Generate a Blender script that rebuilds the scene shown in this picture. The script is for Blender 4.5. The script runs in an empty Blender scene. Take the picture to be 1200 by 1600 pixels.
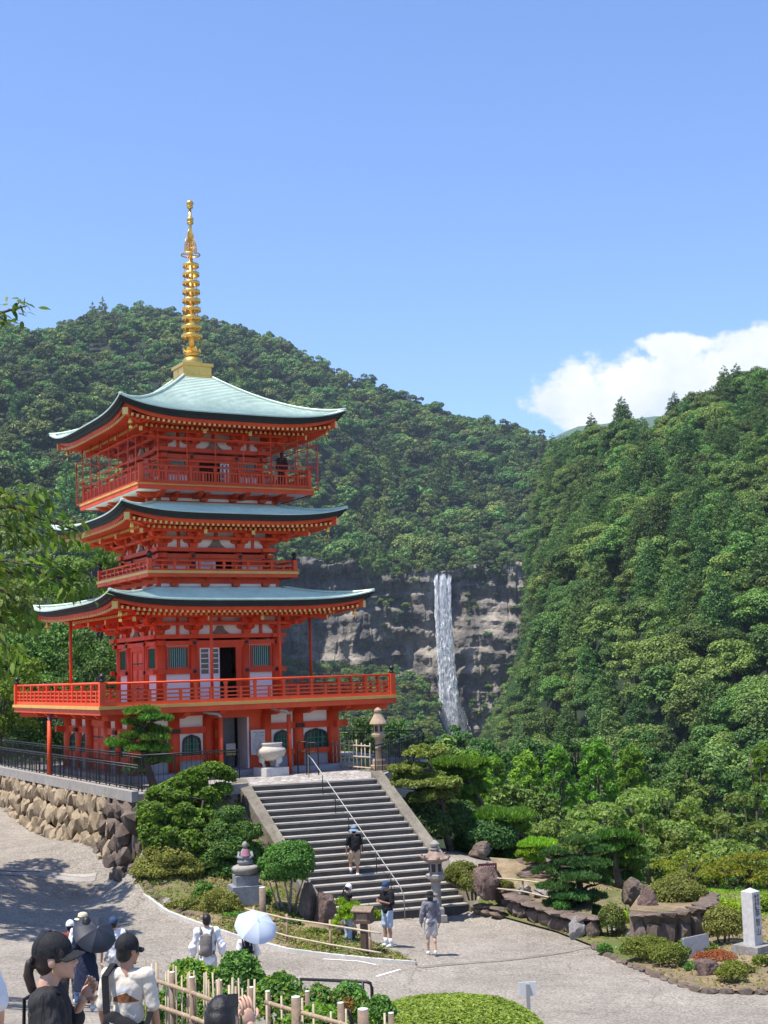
import bpy, math, random
import numpy as np
from mathutils import Vector, Matrix
PI = math.pi
R = math.radians
scn = bpy.context.scene
col = scn.collection
rnd = random.Random(7)

# ------------------------------------------------------------------ camera
F, PITCH, ROLL, EZ = 2164.14, 0.114128, -0.030672, 7.95     # focal length in photo pixels (1200 x 1600)
_cp, _sp, _cr, _sr = math.cos(PITCH), math.sin(PITCH), math.cos(ROLL), math.sin(ROLL)
_right, _up, _fwd = np.array([1, 0, 0.]), np.array([0, -_sp, _cp]), np.array([0, _cp, _sp])
CR, CU, CF = _cr*_right + _sr*_up, -_sr*_right + _cr*_up, _fwd
cam_d = bpy.data.cameras.new('camera')
cam = bpy.data.objects.new('camera', cam_d)
col.objects.link(cam)
cam.matrix_world = Matrix(((CR[0], CU[0], -CF[0], 0), (CR[1], CU[1], -CF[1], 0), (CR[2], CU[2], -CF[2], EZ), (0, 0, 0, 1)))
cam_d.sensor_fit = 'VERTICAL'
cam_d.sensor_height = 24.0
cam_d.lens = F/1600*24.0
cam_d.clip_start = 0.2
cam_d.clip_end = 30000
scn.camera = cam

# ------------------------------------------------------------------ sky, sun, exposure
SUN_EL, SUN_AZ = R(68), math.atan2(-0.888, -0.462)              # azimuth measured from +Y towards +X
world = bpy.data.worlds.new('World')
scn.world = world
world.use_nodes = True
nt = world.node_tree
for n in list(nt.nodes): nt.nodes.remove(n)
sky = nt.nodes.new('ShaderNodeTexSky')
sky.sky_type = 'NISHITA'
sky.sun_disc = False
sky.sun_elevation = SUN_EL
sky.sun_rotation = SUN_AZ
sky.altitude = 300
sky.air_density = 1.0
sky.dust_density = 0.6
sky.ozone_density = 1.2
tint = nt.nodes.new('ShaderNodeMix')
tint.data_type = 'RGBA'; tint.blend_type = 'MULTIPLY'
tint.inputs['Factor'].default_value = 1.0
tint.inputs['B'].default_value = (1.02, 1.17, 1.48, 1)
bgn = nt.nodes.new('ShaderNodeBackground')
bgn.inputs['Strength'].default_value = 0.106
wo = nt.nodes.new('ShaderNodeOutputWorld')
nt.links.new(sky.outputs[0], tint.inputs['A'])

def _clouds():
    'a bank of cumulus low over the hills; directions as slopes x/y, z/y'
    L = nt.links; tc = nt.nodes.new('ShaderNodeTexCoord'); sx = nt.nodes.new('ShaderNodeSeparateXYZ'); L.new(tc.outputs['Generated'], sx.inputs[0])
    def mth(op, a, b=None, c=None):
        n = nt.nodes.new('ShaderNodeMath'); n.operation = op
        for i, v in enumerate((a, b, c)):
            if v is None: continue
            if isinstance(v, (int, float)): n.inputs[i].default_value = v
            else: L.new(v, n.inputs[i])
        return n.outputs[0]
    y = mth('MAXIMUM', sx.outputs['Y'], .05); u, v = mth('DIVIDE', sx.outputs['X'], y), mth('DIVIDE', sx.outputs['Z'], y)
    cv = nt.nodes.new('ShaderNodeCombineXYZ'); L.new(u, cv.inputs[0]); L.new(v, cv.inputs[1])
    def nz(scale, det, rough, off=0.0):
        n = nt.nodes.new('ShaderNodeTexNoise'); n.inputs['Scale'].default_value = scale; n.inputs['Detail'].default_value = det; n.inputs['Roughness'].default_value = rough
        mp = nt.nodes.new('ShaderNodeMapping'); mp.inputs['Location'].default_value = (off, off*.7, 0); mp.inputs['Scale'].default_value = (1, 1.25, 1); L.new(cv.outputs[0], mp.inputs[0]); L.new(mp.outputs[0], n.inputs['Vector']); return n.outputs['Fac']
    best = None
    for px, py, rx, ry in ((925, 625, 92, 62), (1000, 605, 110, 60), (1110, 612, 120, 70), (1195, 575, 95, 62), (1290, 560, 130, 80), (1072, 538, 58, 24), (1420, 600, 140, 70)):
        cu, cv_ = (px-600)/F, (1048-.0307*(px-600)-py)/F*1.01
        du = mth('DIVIDE', mth('SUBTRACT', u, cu), rx/F); dv = mth('DIVIDE', mth('SUBTRACT', v, cv_), ry/F)
        q = mth('ADD', mth('MULTIPLY', du, du), mth('MULTIPLY', dv, dv)); best = q if best is None else mth('MINIMUM', best, q)
    n1 = nz(26, 9, .60); n2 = nz(9, 3, .5, 3.3)
    e = mth('SUBTRACT', mth('ADD', mth('MULTIPLY', mth('SUBTRACT', n1, .5), 2.6), mth('MULTIPLY', mth('SUBTRACT', n2, .5), 1.4)), mth('SUBTRACT', mth('MULTIPLY', best, .80), .95))
    mr = nt.nodes.new('ShaderNodeMapRange'); mr.interpolation_type = 'SMOOTHSTEP'; mr.inputs['From Min'].default_value = .0; mr.inputs['From Max'].default_value = .52; mr.inputs['To Max'].default_value = .96; L.new(e, mr.inputs['Value'])
    sh = nt.nodes.new('ShaderNodeMapRange'); sh.inputs['From Min'].default_value = .35; sh.inputs['From Max'].default_value = .65; L.new(nz(15, 8, .62, .6), sh.inputs['Value'])
    cc = nt.nodes.new('ShaderNodeMix'); cc.data_type = 'RGBA'; cc.inputs['A'].default_value = (5.2, 5.7, 6.6, 1); cc.inputs['B'].default_value = (6.9, 6.95, 7.2, 1); L.new(sh.outputs[0], cc.inputs['Factor'])
    mx = nt.nodes.new('ShaderNodeMix'); mx.data_type = 'RGBA'; L.new(mr.outputs[0], mx.inputs['Factor']); L.new(tint.outputs['Result'], mx.inputs['A']); L.new(cc.outputs['Result'], mx.inputs['B'])
    L.new(mx.outputs['Result'], bgn.inputs['Color'])
nt.links.new(bgn.outputs[0], wo.inputs['Surface'])
sun_d = bpy.data.lights.new('sun', 'SUN')
sun_d.energy = 5.0
sun_d.angle = R(0.53)
sun_d.color = (1.0, 0.95, 0.87)
sun = bpy.data.objects.new('sun', sun_d)
col.objects.link(sun)
SUNV = Vector((math.sin(SUN_AZ)*math.cos(SUN_EL), math.cos(SUN_AZ)*math.cos(SUN_EL), math.sin(SUN_EL)))
sun.rotation_euler = SUNV.to_track_quat('Z', 'Y').to_euler()
sun.location = (-60, -20, 120)
scn.view_settings.view_transform = 'Standard'
scn.view_settings.look = 'None'
scn.view_settings.exposure = 0.68
scn.view_settings.gamma = 1.0
scn.cycles.max_bounces = 8
scn.cycles.transparent_max_bounces = 12
scn.cycles.volume_bounces = 0
scn.cycles.use_denoising = True

_clouds()
# ------------------------------------------------------------------ helpers
def ray(px, py):
    return CF + CR*((px-600)/F) + CU*((800-py)/F)
def at(px, py, d):
    'world point seen at photo pixel (px, py) that lies at distance Y = d'
    r = ray(px, py); t = d/r[1]
    return Vector((r[0]*t, r[1]*t, EZ + r[2]*t))
def onz(px, py, z):
    r = ray(px, py); t = (z-EZ)/r[2]
    return Vector((r[0]*t, r[1]*t, z))
def ppm(d): return F/d          # photo pixels per metre at distance d

def link(o): col.objects.link(o); return o
def tag(o, label=None, cat=None, group=None, kind=None):
    if label: o['label'] = label
    if cat: o['category'] = cat
    if group: o['group'] = group
    if kind: o['kind'] = kind
    return o
def thing(name, label, cat, loc=(0, 0, 0), rz=0.0, group=None, scale=1.0):
    o = bpy.data.objects.new(name, None)
    o.empty_display_size = 0.2
    o.location = loc; o.rotation_euler = (0, 0, rz); o.scale = (scale, scale, scale)
    link(o)
    return tag(o, label, cat, group)
def copy_tree(o, parent=None, loc=None, rz=None, scale=None):
    c = o.copy(); link(c); c.parent = parent
    if parent is not None: c.matrix_parent_inverse = o.matrix_parent_inverse.copy()
    if loc is not None: c.location = loc
    if rz is not None: c.rotation_euler = (0, 0, rz)
    if scale is not None: c.scale = (scale,)*3 if not hasattr(scale, '__len__') else scale
    for ch in list(o.children): copy_tree(ch, c)
    return c

class MB:
    'collects simple shapes, then links them as ONE mesh object'
    def __init__(s): s.v = []; s.f = []; s.m = []; s.sm = []
    def add(s, vs, fs, mi=0, smooth=False):
        b = len(s.v); s.v += [tuple(p) for p in vs]
        for f in fs:
            s.f.append(tuple(i+b for i in f)); s.m.append(mi); s.sm.append(smooth)
    def box(s, x0, x1, y0, y1, z0, z1, mi=0):
        s.add([(x0, y0, z0), (x1, y0, z0), (x1, y1, z0), (x0, y1, z0), (x0, y0, z1), (x1, y0, z1), (x1, y1, z1), (x0, y1, z1)],
              [(3, 2, 1, 0), (4, 5, 6, 7), (0, 1, 5, 4), (1, 2, 6, 5), (2, 3, 7, 6), (3, 0, 4, 7)], mi)
    def cbox(s, c, sz, rz=0, mi=0, taper=1.0):
        cx, cy, cz = c; hx, hy, hz = sz[0]/2, sz[1]/2, sz[2]/2
        ca, sa = math.cos(rz), math.sin(rz); vs = []
        for k, z in ((1.0, -hz), (taper, hz)):
            for x, y in ((-hx, -hy), (hx, -hy), (hx, hy), (-hx, hy)):
                x *= k; y *= k
                vs.append((cx+x*ca-y*sa, cy+x*sa+y*ca, cz+z))
        s.add(vs, [(3, 2, 1, 0), (4, 5, 6, 7), (0, 1, 5, 4), (1, 2, 6, 5), (2, 3, 7, 6), (3, 0, 4, 7)], mi)
    def beam(s, p0, p1, w, h, mi=0, up=(0, 0, 1)):
        p0, p1 = Vector(p0), Vector(p1); d = (p1-p0).normalized()
        sd = d.cross(Vector(up))
        if sd.length < 1e-4: sd = d.cross(Vector((0, 1, 0)))
        sd.normalize(); u = sd.cross(d); vs = []
        for p in (p0, p1):
            for a, b in ((-1, -1), (1, -1), (1, 1), (-1, 1)): vs.append(p + sd*(a*w/2) + u*(b*h/2))
        s.add(vs, [(0, 1, 2, 3), (7, 6, 5, 4), (1, 0, 4, 5), (2, 1, 5, 6), (3, 2, 6, 7), (0, 3, 7, 4)], mi)
    def tube(s, pts, rad, n=8, mi=0, cap=True, smooth=True):
        pts = [Vector(p) for p in pts]
        if not hasattr(rad, '__len__'): rad = [rad]*len(pts)
        vs = []; ref = Vector((0, 0, 1)); 
        for i, p in enumerate(pts):
            a = pts[max(i-1, 0)]; b = pts[min(i+1, len(pts)-1)]; d = (b-a)
            if d.length < 1e-9: d = Vector((0, 0, 1))
            d.normalize()
            if abs(d.z) > 0.95: x = d.cross(Vector((0, 1, 0)))
            else: x = d.cross(ref)
            x.normalize(); y = x.cross(d)
            if i and x.dot(px) < 0 and abs(x.dot(px)) > abs(x.dot(py)): x, y = -x, -y
            px, py = x, y
            for k in range(n):
                t = 2*PI*k/n; vs.append(p + x*(rad[i]*math.cos(t)) + y*(rad[i]*math.sin(t)))
        fs = []
        for i in range(len(pts)-1):
            for k in range(n):
                a = i*n+k; b = i*n+(k+1) % n; fs.append((a, b, b+n, a+n))
        s.add(vs, fs, mi, smooth)
        if cap:
            b = len(s.v)-len(vs)
            s.f.append(tuple(b+k for k in reversed(range(n)))); s.m.append(mi); s.sm.append(False)
            e = b+(len(pts)-1)*n
            s.f.append(tuple(e+k for k in range(n))); s.m.append(mi); s.sm.append(False)
    def lathe(s, prof, n=16, c=(0, 0, 0), mi=0, smooth=True, sq=0):
        vs = []
        for r, z in prof:
            for k in range(n):
                t = 2*PI*(k+.5)/n
                vs.append((c[0]+r*math.cos(t), c[1]+r*math.sin(t), c[2]+z))
        fs = []
        for i in range(len(prof)-1):
            for k in range(n):
                a = i*n+k; b = i*n+(k+1) % n; fs.append((a, b, b+n, a+n))
        fs.append(tuple(reversed(range(n)))); e = (len(prof)-1)*n; fs.append(tuple(e+k for k in range(n)))
        s.add(vs, fs, mi, smooth)
    def prism(s, poly, o0, o1, axis='y', mi=0):
        'poly in the plane across axis; axis y: (x,z), axis x: (y,z), axis z: (x,y)'
        n = len(poly); vs = []
        for o in (o0, o1):
            for a, b in poly:
                vs.append({'y': (a, o, b), 'x': (o, a, b), 'z': (a, b, o)}[axis])
        fs = [tuple(range(n)), tuple(reversed(range(n, 2*n)))]
        for k in range(n):
            j = (k+1) % n; fs.append((k, k+n, j+n, j))
        s.add(vs, fs, mi)
    def grid(s, rows, mi=0, smooth=True):
        n = len(rows[0]); vs = [p for r in rows for p in r]; fs = []
        for i in range(len(rows)-1):
            for k in range(n-1): fs.append((i*n+k, i*n+k+1, (i+1)*n+k+1, (i+1)*n+k))
        s.add(vs, fs, mi, smooth)
    def sphere(s, c, r, n=12, m=8, mi=0, smooth=True):
        if not hasattr(r, '__len__'): r = (r, r, r)
        vs = [(c[0], c[1], c[2]-r[2])]
        for i in range(1, m):
            t = PI*i/m-PI/2
            for k in range(n):
                a = 2*PI*k/n; vs.append((c[0]+r[0]*math.cos(t)*math.cos(a), c[1]+r[1]*math.cos(t)*math.sin(a), c[2]+r[2]*math.sin(t)))
        vs.append((c[0], c[1], c[2]+r[2])); fs = []
        for k in range(n): fs.append((0, 1+(k+1) % n, 1+k))
        for i in range(m-2):
            for k in range(n):
                a = 1+i*n+k; b = 1+i*n+(k+1) % n; fs.append((a, b, b+n, a+n))
        e = len(vs)-1; q = 1+(m-2)*n
        for k in range(n): fs.append((q+k, q+(k+1) % n, e))
        s.add(vs, fs, mi, smooth)
    def mesh(s, name, mats, dz=0.0):
        me = bpy.data.meshes.new(name)
        vs = s.v if not dz else [(p[0], p[1], p[2]+dz) for p in s.v]
        me.from_pydata(vs, [], s.f)
        for m in (mats if isinstance(mats, (list, tuple)) else [mats]): me.materials.append(m)
        me.polygons.foreach_set('material_index', s.m)
        me.polygons.foreach_set('use_smooth', s.sm)
        me.update()
        return me
    def build(s, name, mats, parent=None, dz=0.0, loc=None, rz=None):
        o = bpy.data.objects.new(name, s.mesh(name, mats, dz)); link(o)
        if parent is not None: o.parent = parent
        if loc is not None: o.location = loc
        if rz is not None: o.rotation_euler = (0, 0, rz)
        return o

def np_mesh(name, V, Fq, mats, attrs=None, smooth=False):
    'fast mesh from numpy: V (n,3), Fq (m,k)'
    me = bpy.data.meshes.new(name)
    V = np.asarray(V, np.float32); Fq = np.asarray(Fq, np.int32); k = Fq.shape[1]
    me.vertices.add(len(V)); me.vertices.foreach_set('co', V.ravel())
    me.loops.add(Fq.size); me.loops.foreach_set('vertex_index', Fq.ravel())
    me.polygons.add(len(Fq)); me.polygons.foreach_set('loop_start', np.arange(0, Fq.size, k, dtype=np.int32))
    me.polygons.foreach_set('use_smooth', np.full(len(Fq), smooth))
    for m in (mats if isinstance(mats, (list, tuple)) else [mats]): me.materials.append(m)
    for nm, arr in (attrs or {}).items():
        a = me.attributes.new(nm, 'FLOAT', 'POINT'); a.data.foreach_set('value', np.asarray(arr, np.float32).ravel())
    me.update(calc_edges=True)
    return me
def obj(name, me, parent=None, loc=None, rz=None):
    o = bpy.data.objects.new(name, me); link(o)
    if parent is not None: o.parent = parent
    if loc is not None: o.location = loc
    if rz is not None: o.rotation_euler = (0, 0, rz)
    return o

# ------------------------------------------------------------------ materials
def nodes_of(name):
    m = bpy.data.materials.new(name); m.use_nodes = True
    t = m.node_tree; b = t.nodes['Principled BSDF']
    return m, t, b
def N(t, kind, **kw):
    n = t.nodes.new(kind)
    for k, v in kw.items():
        if k in n.inputs.keys() if hasattr(n.inputs, 'keys') else False: n.inputs[k].default_value = v
        else: setattr(n, k, v)
    return n
def ramp(t, fac, stops):
    r = t.nodes.new('ShaderNodeValToRGB'); e = r.color_ramp.elements
    while len(e) > 1: e.remove(e[-1])
    e[0].position = stops[0][0]; e[0].color = (*stops[0][1], 1)
    for p, c in stops[1:]:
        x = e.new(p); x.color = (*c, 1)
    t.links.new(fac, r.inputs[0]); return r.outputs[0]
def noise(t, scale, detail=4, rough=.6, coord='Object', stretch=None, w=None):
    tc = t.nodes.new('ShaderNodeTexCoord'); n = t.nodes.new('ShaderNodeTexNoise')
    n.inputs['Scale'].default_value = scale; n.inputs['Detail'].default_value = detail; n.inputs['Roughness'].default_value = rough
    src = tc.outputs[coord]
    if stretch:
        mp = t.nodes.new('ShaderNodeMapping'); mp.inputs['Scale'].default_value = stretch
        t.links.new(src, mp.inputs[0]); src = mp.outputs[0]
    t.links.new(src, n.inputs['Vector'])
    return n.outputs['Fac']
def bump(t, b, height, strength=.3, dist=.02):
    bp = t.nodes.new('ShaderNodeBump'); bp.inputs['Strength'].default_value = strength; bp.inputs['Distance'].default_value = dist
    t.links.new(height, bp.inputs['Height']); t.links.new(bp.outputs[0], b.inputs['Normal'])
def mixc(t, fac, a, bcol, blend='MIX'):
    m = t.nodes.new('ShaderNodeMix'); m.data_type = 'RGBA'; m.blend_type = blend
    for sock, val in (('Factor', fac), ('A', a), ('B', bcol)):
        if isinstance(val, (int, float)): m.inputs[sock].default_value = val
        elif isinstance(val, (tuple, list)): m.inputs[sock].default_value = (*val, 1)
        else: t.links.new(val, m.inputs[sock])
    return m.outputs['Result']
def plain(name, c, rough=.6, var=.12, scale=6.0, bmp=0.0, metal=0.0, spec=.4, bscale=None, coord='Object'):
    'one colour with a little grain and unevenness'
    m, t, b = nodes_of(name)
    n = noise(t, scale, 5, .65, coord)
    lo = tuple(x*(1-var) for x in c); hi = tuple(min(1, x*(1+var)) for x in c)
    t.links.new(ramp(t, n, [(.3, lo), (.7, hi)]), b.inputs['Base Color'])
    b.inputs['Roughness'].default_value = rough; b.inputs['Metallic'].default_value = metal
    b.inputs['Specular IOR Level'].default_value = spec
    if bmp: bump(t, b, noise(t, bscale or scale*4, 5, .7, coord), bmp, .02)
    return m
def rocky(name, stops, scale=2.0, bmp=.6, rough=.9, bdist=.05, extra=None):
    m, t, b = nodes_of(name)
    n = noise(t, scale, 8, .7)
    c = ramp(t, n, stops)
    n2 = noise(t, scale*7, 6, .75)
    c = mixc(t, .45, c, ramp(t, n2, [(.3, (.45, .43, .42)), (.7, (1.25, 1.2, 1.15))]), 'MULTIPLY')
    if extra:                                                  # a second colour in patches (moss, lichen, rust)
        ec, th = extra
        f = ramp(t, noise(t, scale*1.7, 6, .7, 'Generated'), [(th, (0, 0, 0)), (min(.99, th+.12), (1, 1, 1))])
        c = mixc(t, f, c, ec)
    t.links.new(c, b.inputs['Base Color']); b.inputs['Roughness'].default_value = rough
    b.inputs['Specular IOR Level'].default_value = .25
    bump(t, b, noise(t, scale*5, 8, .75), bmp, bdist)
    return m
def leafmat(name, dark, light, trans=.35, rough=.55, obj_var=.25, third=None):
    'leaf colour varies per leaf (attribute rnd) and per plant'
    m, t, b = nodes_of(name)
    at_ = t.nodes.new('ShaderNodeAttribute'); at_.attribute_name = 'rnd'
    stops = [(0.0, dark), (.75, light)]
    if third: stops.append((1.0, third))
    c = ramp(t, at_.outputs['Fac'], stops)
    oi = t.nodes.new('ShaderNodeObjectInfo')
    hs = t.nodes.new('ShaderNodeHueSaturation')
    mr = t.nodes.new('ShaderNodeMapRange'); mr.inputs['To Min'].default_value = 1-obj_var; mr.inputs['To Max'].default_value = 1+obj_var
    t.links.new(oi.outputs['Random'], mr.inputs['Value']); t.links.new(mr.outputs[0], hs.inputs['Value'])
    m2 = t.nodes.new('ShaderNodeMath'); m2.operation = 'MULTIPLY'; m2.inputs[1].default_value = 7.31
    m3 = t.nodes.new('ShaderNodeMath'); m3.operation = 'FRACT'
    mr2 = t.nodes.new('ShaderNodeMapRange'); mr2.inputs['To Min'].default_value = .5-.06*obj_var; mr2.inputs['To Max'].default_value = .5+.1*obj_var
    t.links.new(oi.outputs['Random'], m2.inputs[0]); t.links.new(m2.outputs[0], m3.inputs[0]); t.links.new(m3.outputs[0], mr2.inputs['Value'])
    t.links.new(mr2.outputs[0], hs.inputs['Hue']); t.links.new(c, hs.inputs['Color'])
    b.inputs['Roughness'].default_value = rough; b.inputs['Specular IOR Level'].default_value = .25
    t.links.new(hs.outputs[0], b.inputs['Base Color'])
    tr = t.nodes.new('ShaderNodeBsdfTranslucent')
    br = mixc(t, 1.0, hs.outputs[0], (1.5, 1.6, .7), 'MULTIPLY')
    t.links.new(br, tr.inputs['Color'])
    ms = t.nodes.new('ShaderNodeMixShader'); ms.inputs[0].default_value = trans
    t.links.new(b.outputs[0], ms.inputs[1]); t.links.new(tr.outputs[0], ms.inputs[2])
    t.links.new(ms.outputs[0], t.nodes['Material Output'].inputs['Surface'])
    return m

M = {}
M['red'] = plain('vermilion_paint', (.64, .072, .015), .45, .10, 1.5, .05)
M['white'] = plain('white_plaster', (.78, .77, .74), .8, .05, 1.2, .05)
M['green_slat'] = plain('green_slat_paint', (.015, .16, .10), .5, .15, 5)
M['gold'] = plain('gilded_metal', (.78, .48, .12), .32, .12, 3, .05, metal=.85)
M['gold_strip'] = plain('ochre_board_edge', (.62, .36, .09), .55, .1, 3)
M['cap_gold'] = plain('rafter_cap_gold', (.66, .46, .15), .45, .1, 3, metal=.3)
M['black'] = plain('black_ironwork', (.012, .013, .015), .45, .2, 8)
M['eave_dark'] = plain('dark_eave_edge', (.014, .021, .021), .75, .3, 1.5, .1)
M['grey_base'] = plain('grey_plinth_stone', (.30, .31, .33), .8, .12, 3, .1)
M['interior'] = plain('dark_interior_wood', (.05, .035, .028), .8, .2, 3)
M['glass'] = plain('dark_glass', (.02, .03, .035), .08, .1, 2, spec=.6)
M['silver'] = plain('galvanised_grey', (.35, .36, .37), .4, .1, 6, metal=.5)
def _red():
    m, t, b = nodes_of('vermilion_paint')
    c = ramp(t, noise(t, .8, 6, .65), [(.28, (.55, .050, .010)), (.55, (.65, .072, .015)), (.8, (.70, .105, .030))])
    c = mixc(t, .35, c, ramp(t, noise(t, 4, 6, .7, stretch=(1, 1, .15)), [(.34, (.62, .55, .5)), (.55, (1.04, 1.04, 1.04))]), 'MULTIPLY')
    t.links.new(c, b.inputs['Base Color']); b.inputs['Specular IOR Level'].default_value = .35
    t.links.new(ramp(t, noise(t, 5, 4, .6), [(.3, (.42, .42, .42)), (.7, (.66, .66, .66))]), b.inputs['Roughness'])
    bump(t, b, noise(t, 10, 4, .7, stretch=(1, 1, .3)), .08, .02); return m
M['red'] = _red()
def _copper():
    m, t, b = nodes_of('patinated_copper')
    n = noise(t, .9, 6, .65)
    c = ramp(t, n, [(.25, (.40, .50, .42)), (.55, (.52, .62, .525)), (.8, (.63, .71, .61))])
    n2 = noise(t, 3.5, 7, .75, stretch=(1, 1, .25))
    c = mixc(t, .6, c, ramp(t, n2, [(.3, (.62, .68, .66)), (.7, (1.12, 1.1, 1.08))]), 'MULTIPLY')
    t.links.new(c, b.inputs['Base Color']); b.inputs['Roughness'].default_value = .5; b.inputs['Metallic'].default_value = .15
    bump(t, b, noise(t, 14, 3, .6), .1, .02)
    return m
M['copper'] = _copper()
# ================================================================== PAGODA
PCX, PCY, PYAW, TZ = -0.13774656*58, 58.0, 0.509869, 4.15
PG = thing('pagoda', 'vermilion three storey pagoda with pale green copper roofs and a tall gold spire', 'pagoda', (PCX, PCY, TZ), PYAW)
EXV = Vector((math.cos(PYAW), math.sin(PYAW), 0)); EYV = Vector((-math.sin(PYAW), math.cos(PYAW), 0))
def PL(u, v, z): return Vector((PCX, PCY, 0)) + EXV*u + EYV*v + Vector((0, 0, z))      # pagoda axes -> world
def pb(mb, name, mat, parent=None):
    return mb.build(name, mat, parent if parent is not None else PG, dz=-TZ)
def four(o, ks=(1, 2, 3)):
    for k in ks: copy_tree(o, PG, rz=k*PI/2)
    return o
def FB(mb, a0, a1, o0, o1, z0, z1, mi=0): mb.box(a0, a1, -o1, -o0, z0, z1, mi)          # box on the front face: along a, outwards o
def box4(name, mat, a0, a1, o0, o1, z0, z1, ks=(1, 2, 3)):
    m = MB(); FB(m, a0, a1, o0, o1, z0, z1); return four(pb(m, name, mat), ks)
def ringbox(mb, h, w, z0, z1):
    mb.box(-h, h, -h, -h+w, z0, z1); mb.box(-h, h, h-w, h, z0, z1); mb.box(-h, -h+w, -h+w, h-w, z0, z1); mb.box(h-w, h, -h+w, h-w, z0, z1)

def column4(a, o, r, z0, z1, name='column', ks=(1, 2, 3)):
    m = MB(); m.tube([(a, -o, z0), (a, -o, z1)], r, 14); return four(pb(m, name, M['red']), ks)

def kato(cx, w, z0, h, n=7):
    'bell-shaped temple window outline'
    pts = [(cx-w/2*1.04, z0), (cx+w/2*1.04, z0), (cx+w/2*.98, z0+h*.62)]
    pts += [(cx+w/2*.86, z0+h*.80), (cx+w/2*.55, z0+h*.91), (cx+w/2*.25, z0+h*.945), (cx, z0+h)]
    pts += [(2*cx-x, z) for x, z in reversed(pts[2:-1])]
    return pts
def kato_window(cx, w, z0, h, o):
    m = MB(); m.prism(kato(cx, w, z0, h), -o-.03, -o, 'y')
    win = pb(m, 'window', M['glass'])
    inner, outer = kato(cx, w, z0, h), kato(cx, w*1.2, z0-.0, h*1.1)
    m = MB(); n = len(inner)
    for k in range(1, n):
        j = (k+1) % n
        m.add([(inner[k][0], -o-.075, inner[k][1]), (inner[j][0], -o-.075, inner[j][1]), (outer[j][0], -o-.075, outer[j][1]), (outer[k][0], -o-.075, outer[k][1]),
               (inner[k][0], -o, inner[k][1]), (inner[j][0], -o, inner[j][1]), (outer[j][0], -o, outer[j][1]), (outer[k][0], -o, outer[k][1])],
              [(0, 1, 2, 3), (1, 0, 4, 5), (3, 2, 6, 7)])
    pb(m, 'window_frame', M['black'], win)
    for q in range(1, 5):
        x = cx-w/2+w*q/5; m = MB(); m.box(x-.02, x+.02, -o-.06, -o-.03, z0, z0+h*(.93 if q in (2, 3) else .84)); pb(m, 'glazing_bar', M['green_slat'], win)
    for q in (1, 2):
        z = z0+h*q*.29; m = MB(); m.box(cx-w/2, cx+w/2, -o-.065, -o-.03, z-.018, z+.018); pb(m, 'glazing_bar', M['green_slat'], win)
    return win

def closed_door(a0, a1, o, z0, z1, rows=3):
    out = []
    mid = (a0+a1)/2
    for x0, x1 in ((a0, mid-.012), (mid+.012, a1)):
        m = MB(); FB(m, x0, x1, o-.05, o, z0, z1); d = pb(m, 'door', M['red'])
        w = x1-x0; hh = (z1-z0)/rows
        for r_ in range(rows):
            m = MB(); FB(m, x0+w*.18, x1-w*.18, o, o+.022, z0+hh*(r_+.14), z0+hh*(r_+.86)); pb(m, 'door_panel', M['red_pale'], d)
        for z in (z0+.25*(z1-z0), z0+.75*(z1-z0)):
            m = MB(); FB(m, x0+w*.06, x1-w*.06, o+.0, o+.03, z-.03, z+.03); pb(m, 'hinge', M['black'], d)
        out.append(d)
    return out
M['red_pale'] = plain('vermilion_panel', (.68, .11, .045), .5, .1, 2)

# ---------------------------------------------------------------- ground storey
G0, GF = TZ, 4.36
m = MB(); m.box(-4.95, 4.95, -4.95, 4.95, G0-.3, GF); pb(m, 'plinth', M['grey_base'])
GH = 4.15
column4(-GH, GH, .27, GF, 6.6)
for a in (-2.6, -1.2, 1.2, 2.6): column4(a, GH, .235, GF, 6.6)
box4('top_beam', M['red'], -GH+.2, GH-.2, GH-.12, GH+.13, 6.47, 6.64)
for s in (-1, 1):
    box4('tie_beam', M['red'], *sorted((s*1.25, s*(GH+.62))), GH-.1, GH+.16, 5.80, 6.05)
    box4('sill_beam', M['red'], *sorted((s*1.25, s*(GH))), GH-.09, GH+.12, 4.80, 5.0)
    box4('beam_end', M['interior'], *sorted((s*2.42, s*2.78)), GH+.235, GH+.29, 5.84, 6.0)
    for x0, x1 in ((1.2, 2.6), (2.6, GH)):
        a0, a1 = sorted((s*x0, s*x1))
        box4('wall_panel', M['white'], a0, a1, GH-.06, GH+.02, 6.05, 6.47)
        box4('wall_panel', M['white'], a0, a1, GH-.055, GH+.025, 5.0, 5.80)
        box4('base_panel', M['grey_base'], a0, a1, GH-.05, GH+.03, GF, 4.80)
        w = .62 if x0 < 2 else .86
        four(kato_window((a0+a1)/2, w, 5.0, .70, GH+.025))
# doors: the front stands open, the other three are closed
for k in (1, 2, 3):
    for d in closed_door(-.95, .95, GH+.0, GF+.02, 6.1): d.rotation_euler = (0, 0, k*PI/2)
    for s in (-1, 1):
        m = MB(); FB(m, *sorted((s*.95, s*1.2)), GH-.06, GH+.06, GF, 6.47); o = pb(m, 'door_post', M['red']); o.rotation_euler = (0, 0, k*PI/2)
    m = MB(); FB(m, -.95, .95, GH-.05, GH+.08, 6.1, 6.47); o = pb(m, 'lintel', M['red']); o.rotation_euler = (0, 0, k*PI/2)
m = MB(); FB(m, -1.2, 1.2, GH-.05, GH+.1, 6.33, 6.47); pb(m, 'lintel', M['red'])
m = MB(); FB(m, .45, 1.15, GH-.04, GH+.05, GF, 6.33); pb(m, 'door_panel', M['red'])
m = MB(); FB(m, .40, .47, GH-.9, GH+.07, GF, 6.33); pb(m, 'door_jamb', M['white_frame'] if 'white_frame' in M else M['white'])
m = MB(); m.box(-1.02, -.96, -GH-.75, -GH+.05, GF+.02, 6.3); d = pb(m, 'door', M['red'])
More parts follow.
